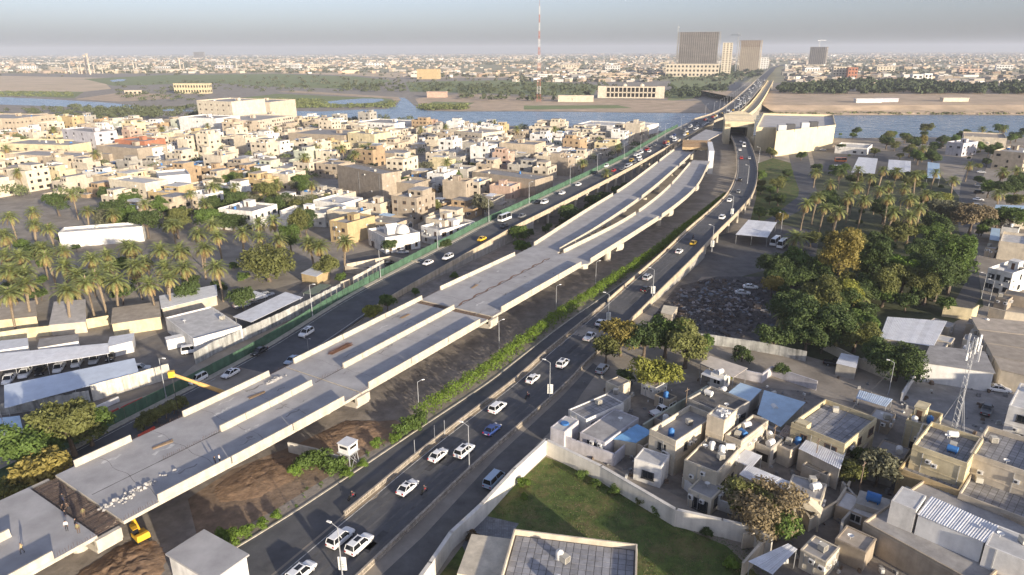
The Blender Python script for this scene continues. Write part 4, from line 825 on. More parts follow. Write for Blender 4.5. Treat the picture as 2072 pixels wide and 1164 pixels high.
def far_trees(name, spots, leaf, nq=40, size=1.1, seed=3, z0=0.0):
    g_ = np.random.default_rng(seed); c = np.array([s_[:2] for s_ in spots]); hh = np.array([s_[2] for s_ in spots]); rr = np.array([s_[3] for s_ in spots]); n = len(spots) * nq; k = np.repeat(np.arange(len(spots)), nq)
    d = g_.normal(size=(n, 3)); d /= np.linalg.norm(d, axis=1)[:, None]; d[:, 2] = np.abs(d[:, 2]) * 1.2 - .35; r = g_.uniform(.55, 1.05, n)
    p = np.stack([c[k, 0] + d[:, 0] * rr[k] * r, c[k, 1] + d[:, 1] * rr[k] * r, z0 + hh[k] * (.5 + .45 * d[:, 2] * r)], 1)
    nr = d + g_.normal(size=(n, 3)) * .5; nr /= np.linalg.norm(nr, axis=1)[:, None]; a = np.cross(nr, g_.normal(size=(n, 3))); a /= np.linalg.norm(a, axis=1)[:, None]; b = np.cross(nr, a); s_ = (size * g_.uniform(.6, 1.4, n) * np.clip(rr[k] / 4, .6, 3))[:, None]
    v = np.stack([p - a * s_, p - b * s_ * .7, p + a * s_, p + b * s_ * .7], 1).reshape(-1, 3); me = bpy.data.meshes.new(name); me.from_pydata(v.tolist(), [], np.arange(4 * n).reshape(-1, 4).tolist()); me.materials.append(leaf)
    return put(name, me, kind='stuff')
def scatter(n, box, h, r, seed, test=None):
    g_ = random.Random(seed); out = []
    while len(out) < n:
        px, py = g_.uniform(box[0], box[2]), g_.uniform(box[1], box[3]); x, y, _ = P(px, py)
        if test is None or test(px, py): out.append((x, y, g_.uniform(*h), g_.uniform(*r)))
    return out
def wscat(n, D0, D1, seed, h=(5, 9), r=(3, 6)):
    g_ = random.Random(seed); out = []
    while len(out) < n:
        D = D0 * math.exp(g_.random() * math.log(D1 / D0)); x = g_.uniform(-.8, .8) * D; px, py = PX(x, D, 0)
        if (infield(px, py) and g_.random() < .93) or (1500 < px < 1600 and py > 128): continue
        if math.sin(x / 333 + 2) * math.sin(D / 410 + 1) > g_.uniform(-.9, .6): continue
        out.append((x, D, g_.uniform(*h), g_.uniform(*r)))
    return out
far_trees('far_city_trees', wscat(10500, 1400, 10000, 6), mat('far_foliage', (.095, .10, .06), var=.4, scale=.02, rough=.8), 12, 2.0, 4)
far_trees('palm_belt_trees', scatter(300, (690, 172, 1230, 187), (5, 9), (3, 6), 8, lambda px, py: py > 168 + abs(px - 960) * .02) + scatter(120, (930, 186, 1200, 206), (6, 10), (3, 6), 9), mat('belt_foliage', (.085, .10, .05), var=.4, scale=.05), 34, 1.2, 5)
far_trees('riverside_treeline', scatter(560, (1575, 176, 2200, 203), (8, 14), (5, 8), 10, lambda px, py: py > 178 + 8 * math.sin(px / 60)) , mat('treeline_foliage', (.055, .072, .034), var=.4, scale=.05), 46, 1.4, 6, 7.0)
far_trees('bridgehead_trees', scatter(130, (1240, 178, 1470, 200), (6, 11), (4, 7), 12, lambda px, py: px > 1350 or py < 176) + scatter(80, (1440, 138, 1540, 160), (8, 14), (6, 10), 13), mat('treeline_foliage', (.06, .08, .04)), 36, 1.3, 7)
far_trees('riverside_grove_trees', scatter(110, (140, 222, 420, 246), (6, 11), (4, 7), 33) + scatter(50, (640, 246, 830, 262), (5, 9), (3, 5), 34) + scatter(40, (0, 222, 150, 240), (5, 8), (3, 5), 35), mat('grove_foliage', (.10, .115, .06), var=.4, scale=.1), 90, .62, 21)
far_trees('marsh_reeds', scatter(500, (420, 200, 800, 219), (1.5, 3.5), (3, 6), 14, lambda px, py: 200 + abs(px - 560) * .03 < py and not (660 < px < 785 and 198 < py < 212)) + scatter(180, (850, 213, 945, 223), (2, 4), (3, 6), 15) + scatter(120, (0, 186, 150, 196), (1, 2.5), (3, 6), 16), mat('reeds', (.14, .16, .06), var=.4, scale=.05), 14, .9, 8)
far_trees('bank_reeds', scatter(300, (1560, 226, 2100, 232), (1.2, 3), (3, 6), 17), mat('bank_reeds', (.13, .14, .055), var=.4, scale=.05), 16, .8, 9)
far_trees('field_bushes', scatter(150, (230, 166, 800, 186), (2.5, 6), (3, 6), 18) + scatter(60, (240, 185, 420, 205), (3, 6), (3, 6), 19), mat('field_bush', (.09, .105, .05), var=.4, scale=.05), 22, 1.0, 10)
# landmark buildings on the far side
def frame_tower(px, py, w_, d_, h, rz, floors, bays, desc, mt, inner, mark=None, name='concrete_tower', redtop=0):
    x, y, _ = P(px, py); t_ = thing(name, desc, 'tower', (x, y, 0), rz, mark=mark); m_ = MB(); m_.box(-w_/2, w_/2, -d_/2, d_/2, 0, .45); S = m_.mesh('floor_slab', mt); fh = h / floors
    for k in range(floors + 1): put('floor_slab', S, t_, (0, 0, k * fh), mats=[M['rust'] if redtop and k > floors - redtop else None])
    m_ = MB(); m_.box(-.55, .55, -.55, .55, 0, h); K = m_.mesh('column', mt)
    for i in range(bays + 1):
        for s_ in (-1, 1): put('column', K, t_, ((-.5 + i / bays) * (w_ - 1.2), s_ * (d_ / 2 - .7), 0))
    nd = max(2, int(bays * d_ / w_))
    for i in range(1, nd):
        for s_ in (-1, 1): put('column', K, t_, (s_ * (w_ / 2 - .7), (-.5 + i / nd) * (d_ - 1.2), 0))
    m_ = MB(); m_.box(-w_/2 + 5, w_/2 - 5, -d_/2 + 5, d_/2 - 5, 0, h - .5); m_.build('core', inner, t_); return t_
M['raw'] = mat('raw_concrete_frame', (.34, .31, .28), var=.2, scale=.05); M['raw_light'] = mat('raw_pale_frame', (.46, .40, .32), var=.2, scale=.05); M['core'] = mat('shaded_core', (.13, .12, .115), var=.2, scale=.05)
RZF = R(-16)
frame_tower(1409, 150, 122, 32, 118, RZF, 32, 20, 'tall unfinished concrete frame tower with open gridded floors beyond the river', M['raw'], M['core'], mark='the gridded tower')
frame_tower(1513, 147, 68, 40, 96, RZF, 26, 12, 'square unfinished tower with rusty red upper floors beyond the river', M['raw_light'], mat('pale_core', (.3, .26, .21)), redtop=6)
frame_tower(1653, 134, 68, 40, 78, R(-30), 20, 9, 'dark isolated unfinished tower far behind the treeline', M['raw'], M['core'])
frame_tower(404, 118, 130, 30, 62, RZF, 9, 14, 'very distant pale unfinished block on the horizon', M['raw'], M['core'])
def far_block(px, py, w_, d_, h, rz, wall, desc, rows, cols, name='far_building', cat='building', win=True, par=1.0, mark=None, roofmt=None, z=0.0):
    x, y, _ = P(px, py, z); t_ = thing(name, desc, cat, (x, y, z), rz, mark=mark); m_ = MB(); m_.box(-w_/2, w_/2, -d_/2, d_/2, -.5, h); m_.build('wall', WALL[wall], t_)
    e = MB(); e.box(-w_/2 - .5, w_/2 + .5, -d_/2 - .5, d_/2 + .5, h, h + .9); e.build('roof', roofmt or WALL[wall], t_)
    if win:
        m0 = MB(); m0.box(-.5, .5, -.12, .05, 0, 1); W_ = m0.mesh('window', M['dark'])
        for r0 in range(rows):
            for k in range(cols): put('window', W_, t_, ((k + .5) / cols * w_ - w_/2, -d_/2, h / rows * (r0 + .25)), 0, (w_ / cols * .5, 1, h / rows * .5))
            for k in range(max(1, int(cols * d_ / w_))): n = max(1, int(cols * d_ / w_)); put('window', W_, t_, (w_/2, (k + .5) / n * d_ - d_/2, h / rows * (r0 + .25)), math.pi / 2, (d_ / n * .5, 1, h / rows * .5))
    return t_
far_block(1400, 155, 140, 40, 32, RZF, 'cream', 'cream podium building with dark window strips below the gridded tower', 3, 14)
far_block(1467, 154, 26, 26, 86, RZF, 'stone', 'slender finished tower with white stripes between two unfinished towers', 18, 3, name='slender_tower', cat='tower')
far_block(1543, 140, 36, 26, 40, RZF, 'white', 'white mid-rise block behind the bridge end', 6, 4)
far_block(868, 160, 55, 30, 24, R(-10), 'ochre', 'ochre windowless hall in the far fields', 1, 1, win=False)
far_block(392, 189, 62, 16, 16, R(-8), 'yellow', 'long yellow two-storey building beside the far river meadow', 2, 12, mark='the long yellow building')
far_block(270, 191, 24, 12, 6, R(-8), 'cream', 'small cream building standing on the river meadow', 1, 3)
far_block(885, 197, 30, 14, 8, R(-8), 'pink', 'pinkish shed with a brown roof behind the palm belt', 1, 1, win=False)
far_block(1700, 157, 42, 22, 26, R(-12), 'cream', 'cream apartment block in front of the far orange house', 4, 6)
far_block(1722, 158, 22, 20, 25, R(-12), 'terracotta', 'orange brick house among pale far buildings', 3, 3)
far_block(1852, 168, 22, 14, 17, R(-5), 'white', 'white arched house on the far right plain', 2, 2)
far_block(1873, 168, 16, 14, 19, R(-5), 'white', 'narrow white house with tall arches on the far right plain', 2, 2)
far_block(1755, 208, 30, 8, 4, R(-3), 'white', 'white shed on top of the sandy river bluff', 1, 4, z=8.2, win=False)
far_block(1792, 207, 26, 8, 4, R(-3), 'lilac', 'pale grey shed on top of the sandy river bluff', 1, 3, z=8.2, win=False)
far_block(1930, 206, 30, 8, 4, R(-3), 'stone', 'stone-coloured shed on top of the sandy river bluff', 1, 4, z=8.2, win=False)
far_block(1165, 206, 50, 10, 8, R(-6), 'cream', 'low cream wall-like store beside the ruined palace', 1, 1, win=False)
for i, (px, py, w_, h, wl_) in enumerate(((60, 141, 60, 14, 'white'), (115, 143, 40, 12, 'cream'), (210, 140, 50, 16, 'stone'), (330, 142, 55, 13, 'white'), (455, 140, 70, 14, 'lilac'), (600, 141, 40, 18, 'white'), (640, 138, 46, 16, 'cream'), (760, 134, 80, 14, 'white'), (1150, 140, 60, 15, 'cream'), (1240, 143, 50, 16, 'white'), (1640, 150, 45, 16, 'white'), (1790, 145, 55, 15, 'cream'), (1960, 150, 60, 14, 'pink'), (2030, 142, 48, 16, 'white'))):
    far_block(px, py, w_, 18, h, R(rf.uniform(-20, 10)), wl_, WALL[wl_].name[5:] + ' low block rising above the far city', 2, 6)
# ruined palace: two storeys of open bays behind a cream frame
x, y, _ = P(1276, 199); rp = thing('ruined_palace', 'wide ruined brown palace with open black bays on the far river bank', 'palace', (x, y, 0), R(-9), mark='the ruined palace')
m_ = MB(); m_.box(-50, 50, 8, 26, -.5, 17); m_.build('wall', WALL['brick'], rp)
for sx in (-44, 44): m_ = MB(); m_.box(sx - 6, sx + 6, 0, 8, -.5, 17.5); m_.build('corner_block', WALL['beige'], rp)
for z in (0, 7.4, 15.4): m_ = MB(); m_.box(-38, 38, 0, 8, z, z + 1.6); m_.build('floor_slab', WALL['beige'], rp)
for k in range(13): m_ = MB(); m_.box(-38 + k * 6.2, -36.4 + k * 6.2, 0, 1.6, 1.6, 15.4); m_.build('column', WALL['beige'], rp)
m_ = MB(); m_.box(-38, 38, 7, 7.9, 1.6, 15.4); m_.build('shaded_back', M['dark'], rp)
for sx in (-10, 16): m_ = MB(); m_.lathe([(0, 4), (2, 3.6), (3.6, 2.4), (4.2, 0)], 14, (sx, 14, 17)); m_.build('dome', WALL['cream'], rp, smooth=True)
# guyed lattice mast
x, y, _ = P(1090, 206); ms = thing('lattice_mast', 'tall red and white lattice mast with guy wires beyond the river', 'mast', (x, y, 0), R(10), mark='the red and white mast')
RED = mat('mast_red', (.34, .14, .10), var=.1); MWH = mat('mast_white', (.5, .49, .48), var=.1); HM = 148.0; nsec = 14
for k in range(nsec):
    z0, z1 = HM * k / nsec, HM * (k + 1) / nsec; w0 = max(.35, 2.4 * (1 - k / nsec) ** 1.6) + .25; w1 = max(.35, 2.4 * (1 - (k + 1) / nsec) ** 1.6) + .25; m_ = MB(); cr = ((-1, -1), (1, -1), (1, 1), (-1, 1))
    if k > 11: m_.tube((0, 0, z0), (0, 0, z1), .22, .12, 6)
    else:
        for i in range(4):
            a, b = cr[i], cr[(i + 1) % 4]; m_.tube((a[0] * w0, a[1] * w0, z0), (a[0] * w1, a[1] * w1, z1), .16, n=4)
            for j in range(2):
                t0, t1 = j / 2, (j + 1) / 2; wa, wb = w0 + (w1 - w0) * t0, w0 + (w1 - w0) * t1; za, zb = z0 + (z1 - z0) * t0, z0 + (z1 - z0) * t1; m_.tube((a[0] * wa, a[1] * wa, za), (b[0] * wb, b[1] * wb, zb), .08, n=4); m_.tube((b[0] * wa, b[1] * wa, za), (a[0] * wb, a[1] * wb, zb), .08, n=4)
    m_.build('mast_section', RED if k % 2 == 0 else MWH, ms)
def crane(px, py, h, jib, rz, desc):
    x, y, _ = P(px, py); t_ = thing('tower_crane', desc, 'crane', (x, y, 0), rz); m_ = MB()
    for a in ((-1, -1), (1, -1), (1, 1), (-1, 1)): m_.box(a[0] - .3, a[0] + .3, a[1] - .3, a[1] + .3, 0, h)
    for k in range(int(h / 4)): m_.box(-1, 1, -1.2, -.9, k * 4, k * 4 + .4); m_.box(.9, 1.2, -1, 1, k * 4 + 2, k * 4 + 2.4)
    m_.build('tower', M['grey_metal'], t_); m_ = MB(); m_.box(-jib * .3, jib, -.6, .6, h, h + 1.6); m_.box(-jib * .3, -jib * .18, -1, 1, h - 2.5, h); m_.tube((0, 0, h + 8), (jib * .7, 0, h + 1.6), .2, n=4); m_.tube((0, 0, h), (0, 0, h + 8), .5, .3, 5); m_.build('jib', M['grey_metal'], t_)
crane(1366, 150, 132, 26, R(70), 'tower crane standing at the end of the gridded tower'); crane(1487, 149, 110, 30, R(120), 'tower crane standing beside the rusty topped tower'); crane(1652, 134, 104, 34, R(20), 'tower crane above the dark isolated tower')
for px, py, h, r0 in ((143, 150, 34, 2.2), (160, 150, 26, 2), (166, 150, 30, 2), (177, 150, 58, 3.2), (183, 151, 62, 3.0), (192, 149, 26, 1.8), (208, 149, 26, 1.8), (272, 147, 38, 2.6), (278, 147, 34, 2), (366, 146, 46, 3.0), (373, 146, 30, 2), (456, 146, 30, 2), (468, 146, 32, 2), (480, 146, 30, 2)):
    x, y, _ = P(px, py); m_ = MB(); m_.lathe([(0, -.5), (r0, -.5), (r0 * .85, h * .6), (r0 * .8, h), (0, h)], 8); m_.box(-r0 * 1.2, r0 * 1.2, -r0 * 1.2, r0 * 1.2, h, h + 2)
    tag(m_.build('concrete_pillar', M['raw_light'], loc=(x, y, 0)), 'bare concrete pillar of an unfinished hall', 'pillar', 'pillars of unfinished halls')
# ================================================================ gate building at the end of the roads, and the hall beside it
M['clad'] = mat('cream_cladding', (.66, .56, .37), var=.12, scale=.2, streak=.12)
def at_h(px, py, z): return P(px, py, z)
def block_pts(name, parent, pts, z0, z1, mt, mtop=None, org=(0, 0, 0)):
    m_ = MB(); m_.prism([(p[0] - org[0], p[1] - org[1]) for p in pts], z0, z1, 0, 1 if mtop else 0); return m_.build(name, [mt] + ([mtop] if mtop else []), parent)
# portal: two legs and a sloping cream hood over the right road
(gx, gy, gz), gh = C.at(C.s[-1] - 62, CW / 2); gt = thing('gate_portal', 'cream clad portal hood over the curved right road', 'gate', (gx, gy, 0), gh - math.pi / 2, mark='the cream gate'); hw = 8.6
for s_ in (-1, 1):
    m_ = MB(); m_.box(s_ * hw - 2.2, s_ * hw + 2.2, 0, 26, -.5, 15.5); m_.build('leg', M['clad'], gt)
m_ = MB(); m_.add([(-hw - 2.2, 0, 13.2), (hw + 2.2, 0, 13.2), (hw + 2.2, 0, 17.5), (-hw - 2.2, 0, 17.5), (-hw - 2.2, 34, 20), (hw + 2.2, 34, 20), (hw - 3, 40, 22), (-hw + 8, 40, 22), (-hw - 2.2, 30, 13.2), (hw + 2.2, 30, 13.2)], [(0, 1, 2, 3), (3, 2, 5, 4), (4, 5, 6, 7), (1, 0, 8, 9), (0, 3, 4, 8), (2, 1, 9, 5), (5, 9, 8, 4)]); m_.build('hood', M['clad'], gt)
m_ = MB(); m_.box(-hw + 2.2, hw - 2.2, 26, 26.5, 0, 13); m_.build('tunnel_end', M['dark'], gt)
for k in range(5): m_ = MB(); f = k / 5; m_.box(-hw - 2.3, hw + 2.3, 4 + f * 24, 4.5 + f * 24, 17.6 + f * 2.2, 18.0 + f * 2.2); m_.build('hood_rib', WALL['cream'], gt)
# hall
org = P(1610, 295); hl = thing('cream_hall', 'large cream windowless hall with a pale flat roof beside the gate', 'hall', (org[0], org[1], 0), mark='the cream hall')
Zr = 15.5; fr_ = P(1690, 257, Zr); br_ = P(1685, 236, Zr); bl_ = P(1545, 233, Zr); fl_ = P(1530, 262, Zr); mid = P(1571, 262, Zr); fl2 = P(1571, 271, Zr)
block_pts('main_hall', hl, [fl_[:2], mid[:2], fl2[:2], fr_[:2], br_[:2], bl_[:2]], -.5, Zr, M['clad'], mat('hall_roof', (.46, .44, .42), var=.15, scale=.1), org)
m_ = MB()
for a, b in ((fl_, mid), (mid, fl2), (fl2, fr_), (fr_, br_), (br_, bl_), (bl_, fl_)):
    L = math.hypot(b[0] - a[0], b[1] - a[1]); m_.box(0, L, -.3, .3, Zr, Zr + 1.6, 0, math.atan2(b[1] - a[1], b[0] - a[0]), (a[0] - org[0], a[1] - org[1], 0))
m_.build('roof_parapet', M['clad'], hl)
for i, f in enumerate((.02, .16, .40, .55)):
    p = [fl2[k] + (fr_[k] - fl2[k]) * (.03 + f) for k in (0, 1)]; m_ = MB(); m_.box(0, 5.5, 4, 8, Zr, Zr + 5.2); m_.build('roof_unit', M['dark_metal'] if i % 2 else M['grey_metal'], hl, (p[0] - org[0], p[1] - org[1], 0), R(-5))
a_ = P(1548, 300); m_ = MB(); m_.box(-10, 10, -5, 6, -.5, 8); m_.build('side_block', M['clad'], hl, (a_[0] - org[0], a_[1] - org[1], 0), R(-6))
# white tower block between the flyover ramp and the gate, with a tan slab on top
a_ = P(1436, 352); wb = thing('white_support_block', 'tall white concrete support wall at the end of the flyover branches', 'support wall', (a_[0], a_[1], 0), gh - math.pi / 2)
m_ = MB(); m_.box(-1.5, 1.5, 0, 44, -.5, 13.5); m_.build('wall', M['white_paint'], wb)
m_ = MB(); m_.box(-17, 1.2, 24, 62, 10.6, 12.2); m_.build('slab', mat('tan_plywood', (.5, .36, .2), var=.3, scale=.5), wb)
for k in range(5): m_ = MB(); m_.box(-17.2, 1.3, 26 + k * 7, 26.6 + k * 7, 12.2, 12.6); m_.build('timber', mat('brown_timber', (.2, .13, .08)), wb)
for yy in (30, 44, 58): m_ = MB(); m_.box(-15, -12.6, yy - 1.2, yy + 1.2, -.5, 10.6); m_.build('column', M['concrete'], wb)
# ================================================================ left side: yards, palm grove, town up to the river
def quad_px(pts, z): return [P(x, y, z)[:2] for x, y in pts]
# ---- landmark houses, by their roof corners
H = corner_house
H((684, 333), (772, 352), (808, 346), 14, wall='block', wins=False, stair=False, tanks=0, annex=False, detail=2, desc='tall windowless grey block building above the palm grove', mark='the tall grey block')
H((806, 366), (839, 372), (860, 362), 9, wall='block', wins=False, stair=False, tanks=0, annex=False, desc='lower grey annex attached behind the tall grey block')
H((226, 361), (293, 371), (334, 362), 11, wall='stone', win=2, rows=2, detail=3, stair=False, tanks=0, annex=False, cols={0: 4, 1: 2}, roof='white', desc='cream stone villa with flat overhanging roof behind the palms', mark='the stone villa')
H((334, 361), (384, 352), (408, 340), 11, wall='white', win=2, rows=2, detail=2, stair=False, tanks=0, annex=False, cols={0: 1, 1: 1}, roof='white', desc='white rear wing of the stone villa')
H((1010, 289), (1082, 293), (1104, 286), 12.5, wall='sand', rows=3, detail=3, sides=(1,), annex=False, tanks=1, cols={1: 2}, desc='three-storey sand-coloured block with bright windowed end wall', mark='the sand-coloured block')
H((965, 345), (1083, 364), (1106, 354), 9.5, wall='block', wins=False, annex=False, tanks=1, stair=False, desc='wide brown blockwork building beside the green hoarding', mark='the brown blockwork building')
H((657, 449), (702, 452), (768, 438), 8.5, wall='ochre', win=1, rows=2, detail=2, sides=(0,), annex=False, tanks=0, cols={0: 2}, desc='ochre house with long blank side wall near the palms', mark='the ochre house')
dh = H((752, 462), (779, 481), (845, 468), 6.2, wall='white', win=1, rows=1, detail=3, stair=False, annex=False, tanks=0, cols={0: 2, 1: 4}, desc='white house with a small dome and gabled bay', mark='the domed white house')
m_ = MB(); m_.lathe([(0, 3.2), (1.3, 2.9), (2.3, 1.9), (2.7, .6), (2.7, 0)], 14, (2.5, 2.5, 5.6)); m_.build('dome', WALL['white'], dh, smooth=True)
m_ = MB(); m_.box(-1.5, 1.7, -3.2, 1.5, 3, 7.6); m_.add([(-1.5, -3.2, 7.6), (1.7, -3.2, 7.6), (.1, -3.2, 9), (-1.5, 1.5, 7.6), (1.7, 1.5, 7.6), (.1, 1.5, 9)], [(0, 1, 2), (5, 4, 3), (1, 4, 5, 2), (3, 0, 2, 5)]); m_.build('gabled_bay', WALL['white'], dh)
H((861, 455), (890, 466), (953, 446), 6.5, wall='white', win=1, rows=2, detail=3, tanks=1, annex=False, cols={0: 2, 1: 5}, balcony=True, desc='white house with shaded verandas facing the green hoarding', mark='the veranda house')
H((862, 440), (900, 447), (935, 436), 8, wall='cream', rows=2, detail=2, desc='cream house with roof terraces behind the veranda house')
H((632, 405), (690, 412), (735, 400), 8, wall='white', wins=False, roof='white', stair=False, tanks=0, annex=False, desc='white blank-walled hall below the tall grey block', mark='the white hall')
H((570, 425), (655, 432), (675, 420), 6, wall='white', rows=1, detail=2, roof='white', tanks=0, desc='low white house with wide white roof beside the white hall')
H((455, 418), (510, 428), (545, 412), 8, wall='white', win=2, rows=2, detail=2, desc='white two-storey house behind the palm row')
H((145, 259), (190, 268), (221, 263), 17, wall='lilac', win=2, rows=5, detail=2, cols={0: 4, 1: 2}, annex=False, tanks=1, desc='five-storey pale lilac apartment house with dark balconies', mark='the lilac apartment house')
H((40, 284), (140, 294), (153, 285), 10, wall='yellow', rows=2, cols={0: 9, 1: 1}, desc='long yellow two-storey building near the lilac apartment house')
H((50, 306), (150, 318), (165, 309), 8, wall='sand', rows=1, desc='long sand-coloured building in front of the long yellow one')
H((-20, 233), (30, 240), (48, 232), 15, wall='sand', rows=3, desc='tall sand-coloured block at the far town edge')
H((233, 290), (277, 301), (303, 292), 10, wall='block', wins=False, desc='grey blockwork house with a red upper storey')
H((262, 279), (292, 286), (305, 280), 12, wall='terracotta', rows=2, tanks=0, annex=False, desc='terracotta red house rising above the town')
H((277, 293), (308, 300), (322, 294), 9, wall='white', rows=2, win=1, desc='white house with tall arched windows')
H((433, 201), (468, 206), (503, 200), 24, wall='stone', rows=5, cols={0: 6, 1: 1}, sides=(0,), win=1, annex=False, detail=2, desc='tallest old-town building with brown windowed front and blank cream side', mark='the tall cream-sided building')
H((393, 234), (436, 240), (453, 234), 14, wall='white', rows=3, cols={0: 1, 1: 1}, detail=2, annex=False, desc='white building with black balcony bands near the river')
H((470, 237), (520, 244), (548, 233), 11, wall='beige', rows=3, desc='beige three-storey house beside the tall cream-sided building')
H((604, 266), (696, 274), (722, 263), 10, wall='block', wins=False, tanks=1, annex=False, desc='very wide brown blank-walled building in mid town', mark='the wide brown building')
H((722, 266), (757, 272), (770, 266), 12, wall='yellow', rows=2, cols={0: 3, 1: 2}, detail=2, win=2, desc='pale yellow villa with three dark windows', mark='the pale yellow villa')
H((760, 306), (800, 311), (832, 302), 5.5, wall='sand', rows=1, detail=2, tanks=0, stair=False, desc='low sandy arcade house below the pale yellow villa')
H((935, 263), (975, 270), (1006, 263), 9, wall='cream', rows=2, desc='cream house with twin arched towers by the river')
H((742, 244), (798, 250), (818, 243), 8, wall='white', rows=2, cols={0: 8, 1: 3}, desc='white terraced building stepping down to the river')
H((1172, 250), (1240, 254), (1258, 247), 6, wall='white', rows=1, roof='white', tanks=0, stair=False, desc='long white riverside shed with dark openings')
H((1285, 251), (1310, 254), (1322, 249), 8, wall='white', wins=False, roof='white', tanks=0, stair=False, annex=False, desc='white box-like riverside building near the old bridge')
H((940, 285), (1004, 292), (1012, 285), 10, wall='grey', wins=False, desc='dark grey building beside the sand-coloured block')
wb_ = H((115, 474), (287, 458), (300, 440), 6, rz=R(20), d=9, wall='white', wins=False, stair=False, tanks=0, annex=False, roof='white', desc='long white wall building among the palms', mark='the long white wall')
H((505, 203), (545, 207), (560, 201), 19, wall='cream', wins=False, annex=False, desc='cream blank block behind the tall cream-sided building')
# ---- town fabric: houses on a street grid, heights and colours mixed
GA = R(-24); ux, uy = (math.cos(GA), math.sin(GA)), (-math.sin(GA), math.cos(GA)); rg = random.Random(99)
COLN = dict(cream='cream', sand='sandy', white='white', beige='beige', ochre='ochre', yellow='pale yellow', brick='brown brick', pink='pinkish', grey='grey', block='blockwork', stone='stone-coloured', palegreen='pale green', lilac='pale grey')
def in_town(px, py, x, y):
    q, d, z = A.near(x, y)
    if d > -22: return False
    if px < -60 or px > 1480: return False
    bank = 240 if px < 640 else 242 + (px - 640) * .032
    if py < bank + 4: return False
    if py > 432 and px < 640: return False
    if px < 210 and py > 392: return False
    if px > 640: return py < 492 and not (690 < px < 900 and py > 480)
    return True
n_h = 0; cand = []
for i in range(-40, 40):
    for j in range(0, 60):
        u, v = i * 17.5 + rg.uniform(-2, 2), j * 19.5 + 190 + (4.5 if i % 2 else 0) + rg.uniform(-1.5, 1.5)
        if i % 7 == 0 or j % 8 == 0: continue
        x, y = ux[0] * u + uy[0] * v, ux[1] * u + uy[1] * v
        if y < 150: continue
        px, py = PX(x, y, 3)
        if in_town(px, py, x, y) and free(x, y, 6.8): cand.append((x, y, px, py))
for x, y, px, py in cand:
    if rg.random() < .06: continue
    wl_ = rg.choices(['cream', 'sand', 'white', 'beige', 'ochre', 'yellow', 'brick', 'pink', 'grey', 'block', 'stone', 'palegreen'], [18, 13, 18, 14, 3, 6, 6, 4, 9, 9, 12, 3])[0]; st = rg.choices([1, 2, 3, 4], [30, 50, 14, 4])[0]
    w_, d_ = rg.uniform(8.5, 15.5), rg.uniform(9, 16); h = st * 3.3 + rg.uniform(.6, 1.2); tk = rg.choice((0, 1, 2, 2, 3)); bal = rg.random() < .3; rf_ = rg.choices(['grey', 'tan', 'white', 'tile'], [40, 35, 15, 10])[0]
    feat = 'a balcony' if bal else ('a roof tank' if tk == 1 else 'roof tanks' if tk else 'a bare roof'); FOOT.append((x, y, w_, d_, GA))
    house(x, y, w_, d_, h, GA + R(rg.uniform(-4, 4)) + (R(90) if rg.random() < .15 else 0), wall=wl_, roof=rf_, rows=st, tanks=tk, balcony=bal, stair=rg.random() < .7, annex=rg.random() < .45, upper=rg.random() < .5, yard=rg.random() < .5, leanto=rg.random() < .35, win=rg.randrange(3), seed=n_h, detail=2 if dist(x, y) < 330 else 1, sides=(0, 1), desc=f"{COLN[wl_]} {('one', 'two', 'three', 'four')[st - 1]}-storey house with {feat}", group='town houses left of the roads'); n_h += 1
# ---- yards beside the left road
F_ = shed_roof
F_(quad_px([(-40, 757), (222, 715), (219, 697), (-40, 722)], 3.0), 3.0, 'carport', 'long pale grey carport roof over a row of parked cars', M['white_tin'], rise=.35, cat='carport', mark='the long grey carport')
F_(quad_px([(9, 826), (281, 754), (273, 728), (9, 783)], 3.4), 3.4, 'carport', 'wide bluish white carport roof beside the concrete blast walls', mat('bluish_sheet', (.52, .58, .66), var=.2, scale=.15, rough=.4), rise=.4, cat='carport', mark='the bluish carport')
F_(quad_px([(466, 598), (492, 611), (538, 596), (505, 586)], 3.0), 3.0, 'carport', 'square pale carport in front of the big olive tree', M['white_tin'], rise=.1, cat='carport')
F_(quad_px([(471, 641), (508, 652), (613, 603), (578, 592)], 3.0), 3.0, 'carport', 'long white carport along the stained concrete wall', M['white_tin'], rise=.2, cat='carport', mark='the white carport')
F_(quad_px([(612, 593), (637, 596), (670, 577), (648, 575)], 2.8), 2.8, 'carport', 'dark green sheet canopy beside the stained concrete wall', mat('dark_green_sheet', (.16, .19, .14), var=.2), rise=.1, cat='canopy')
F_(quad_px([(608, 553), (640, 560), (668, 545), (640, 538)], 3.0), 3.0, 'small_shed', 'small pale shed with ochre walls under trees', M['white_tin'], rise=.2, cat='shed', posts=False, wallmt=WALL['ochre'])
H((336, 642), (391, 686), (488, 659), 4.2, wall='white', roof='white', par=.35, rows=1, wins=False, stair=False, tanks=0, annex=False, band=False, desc='large flat white-roofed hall by the stained concrete wall', mark='the white-roofed hall')
F_(quad_px([(99, 658), (174, 651), (175, 614), (111, 619)], 3.2), 3.2, 'pitched_shed', 'grey sheet-roofed shed with sloping sides below the palms', mat('grey_fibre_sheet', (.40, .38, .37), var=.2), rise=1.2, cat='shed', posts=False, wallmt=WALL['cream'])
F_(quad_px([(224, 656), (326, 641), (322, 612), (228, 625)], 3.6), 3.6, 'long_shed', 'brown-roofed long shed with cream walls under the palms', ROOF['tan'], rise=.3, cat='shed', posts=False, wallmt=WALL['yellow'])
F_(quad_px([(326, 625), (440, 598), (438, 577), (322, 600)], 3.0), 3.0, 'long_shed', 'pale-roofed long shed behind the white-roofed hall', M['white_tin'], rise=.2, cat='shed', posts=False, wallmt=WALL['beige'])
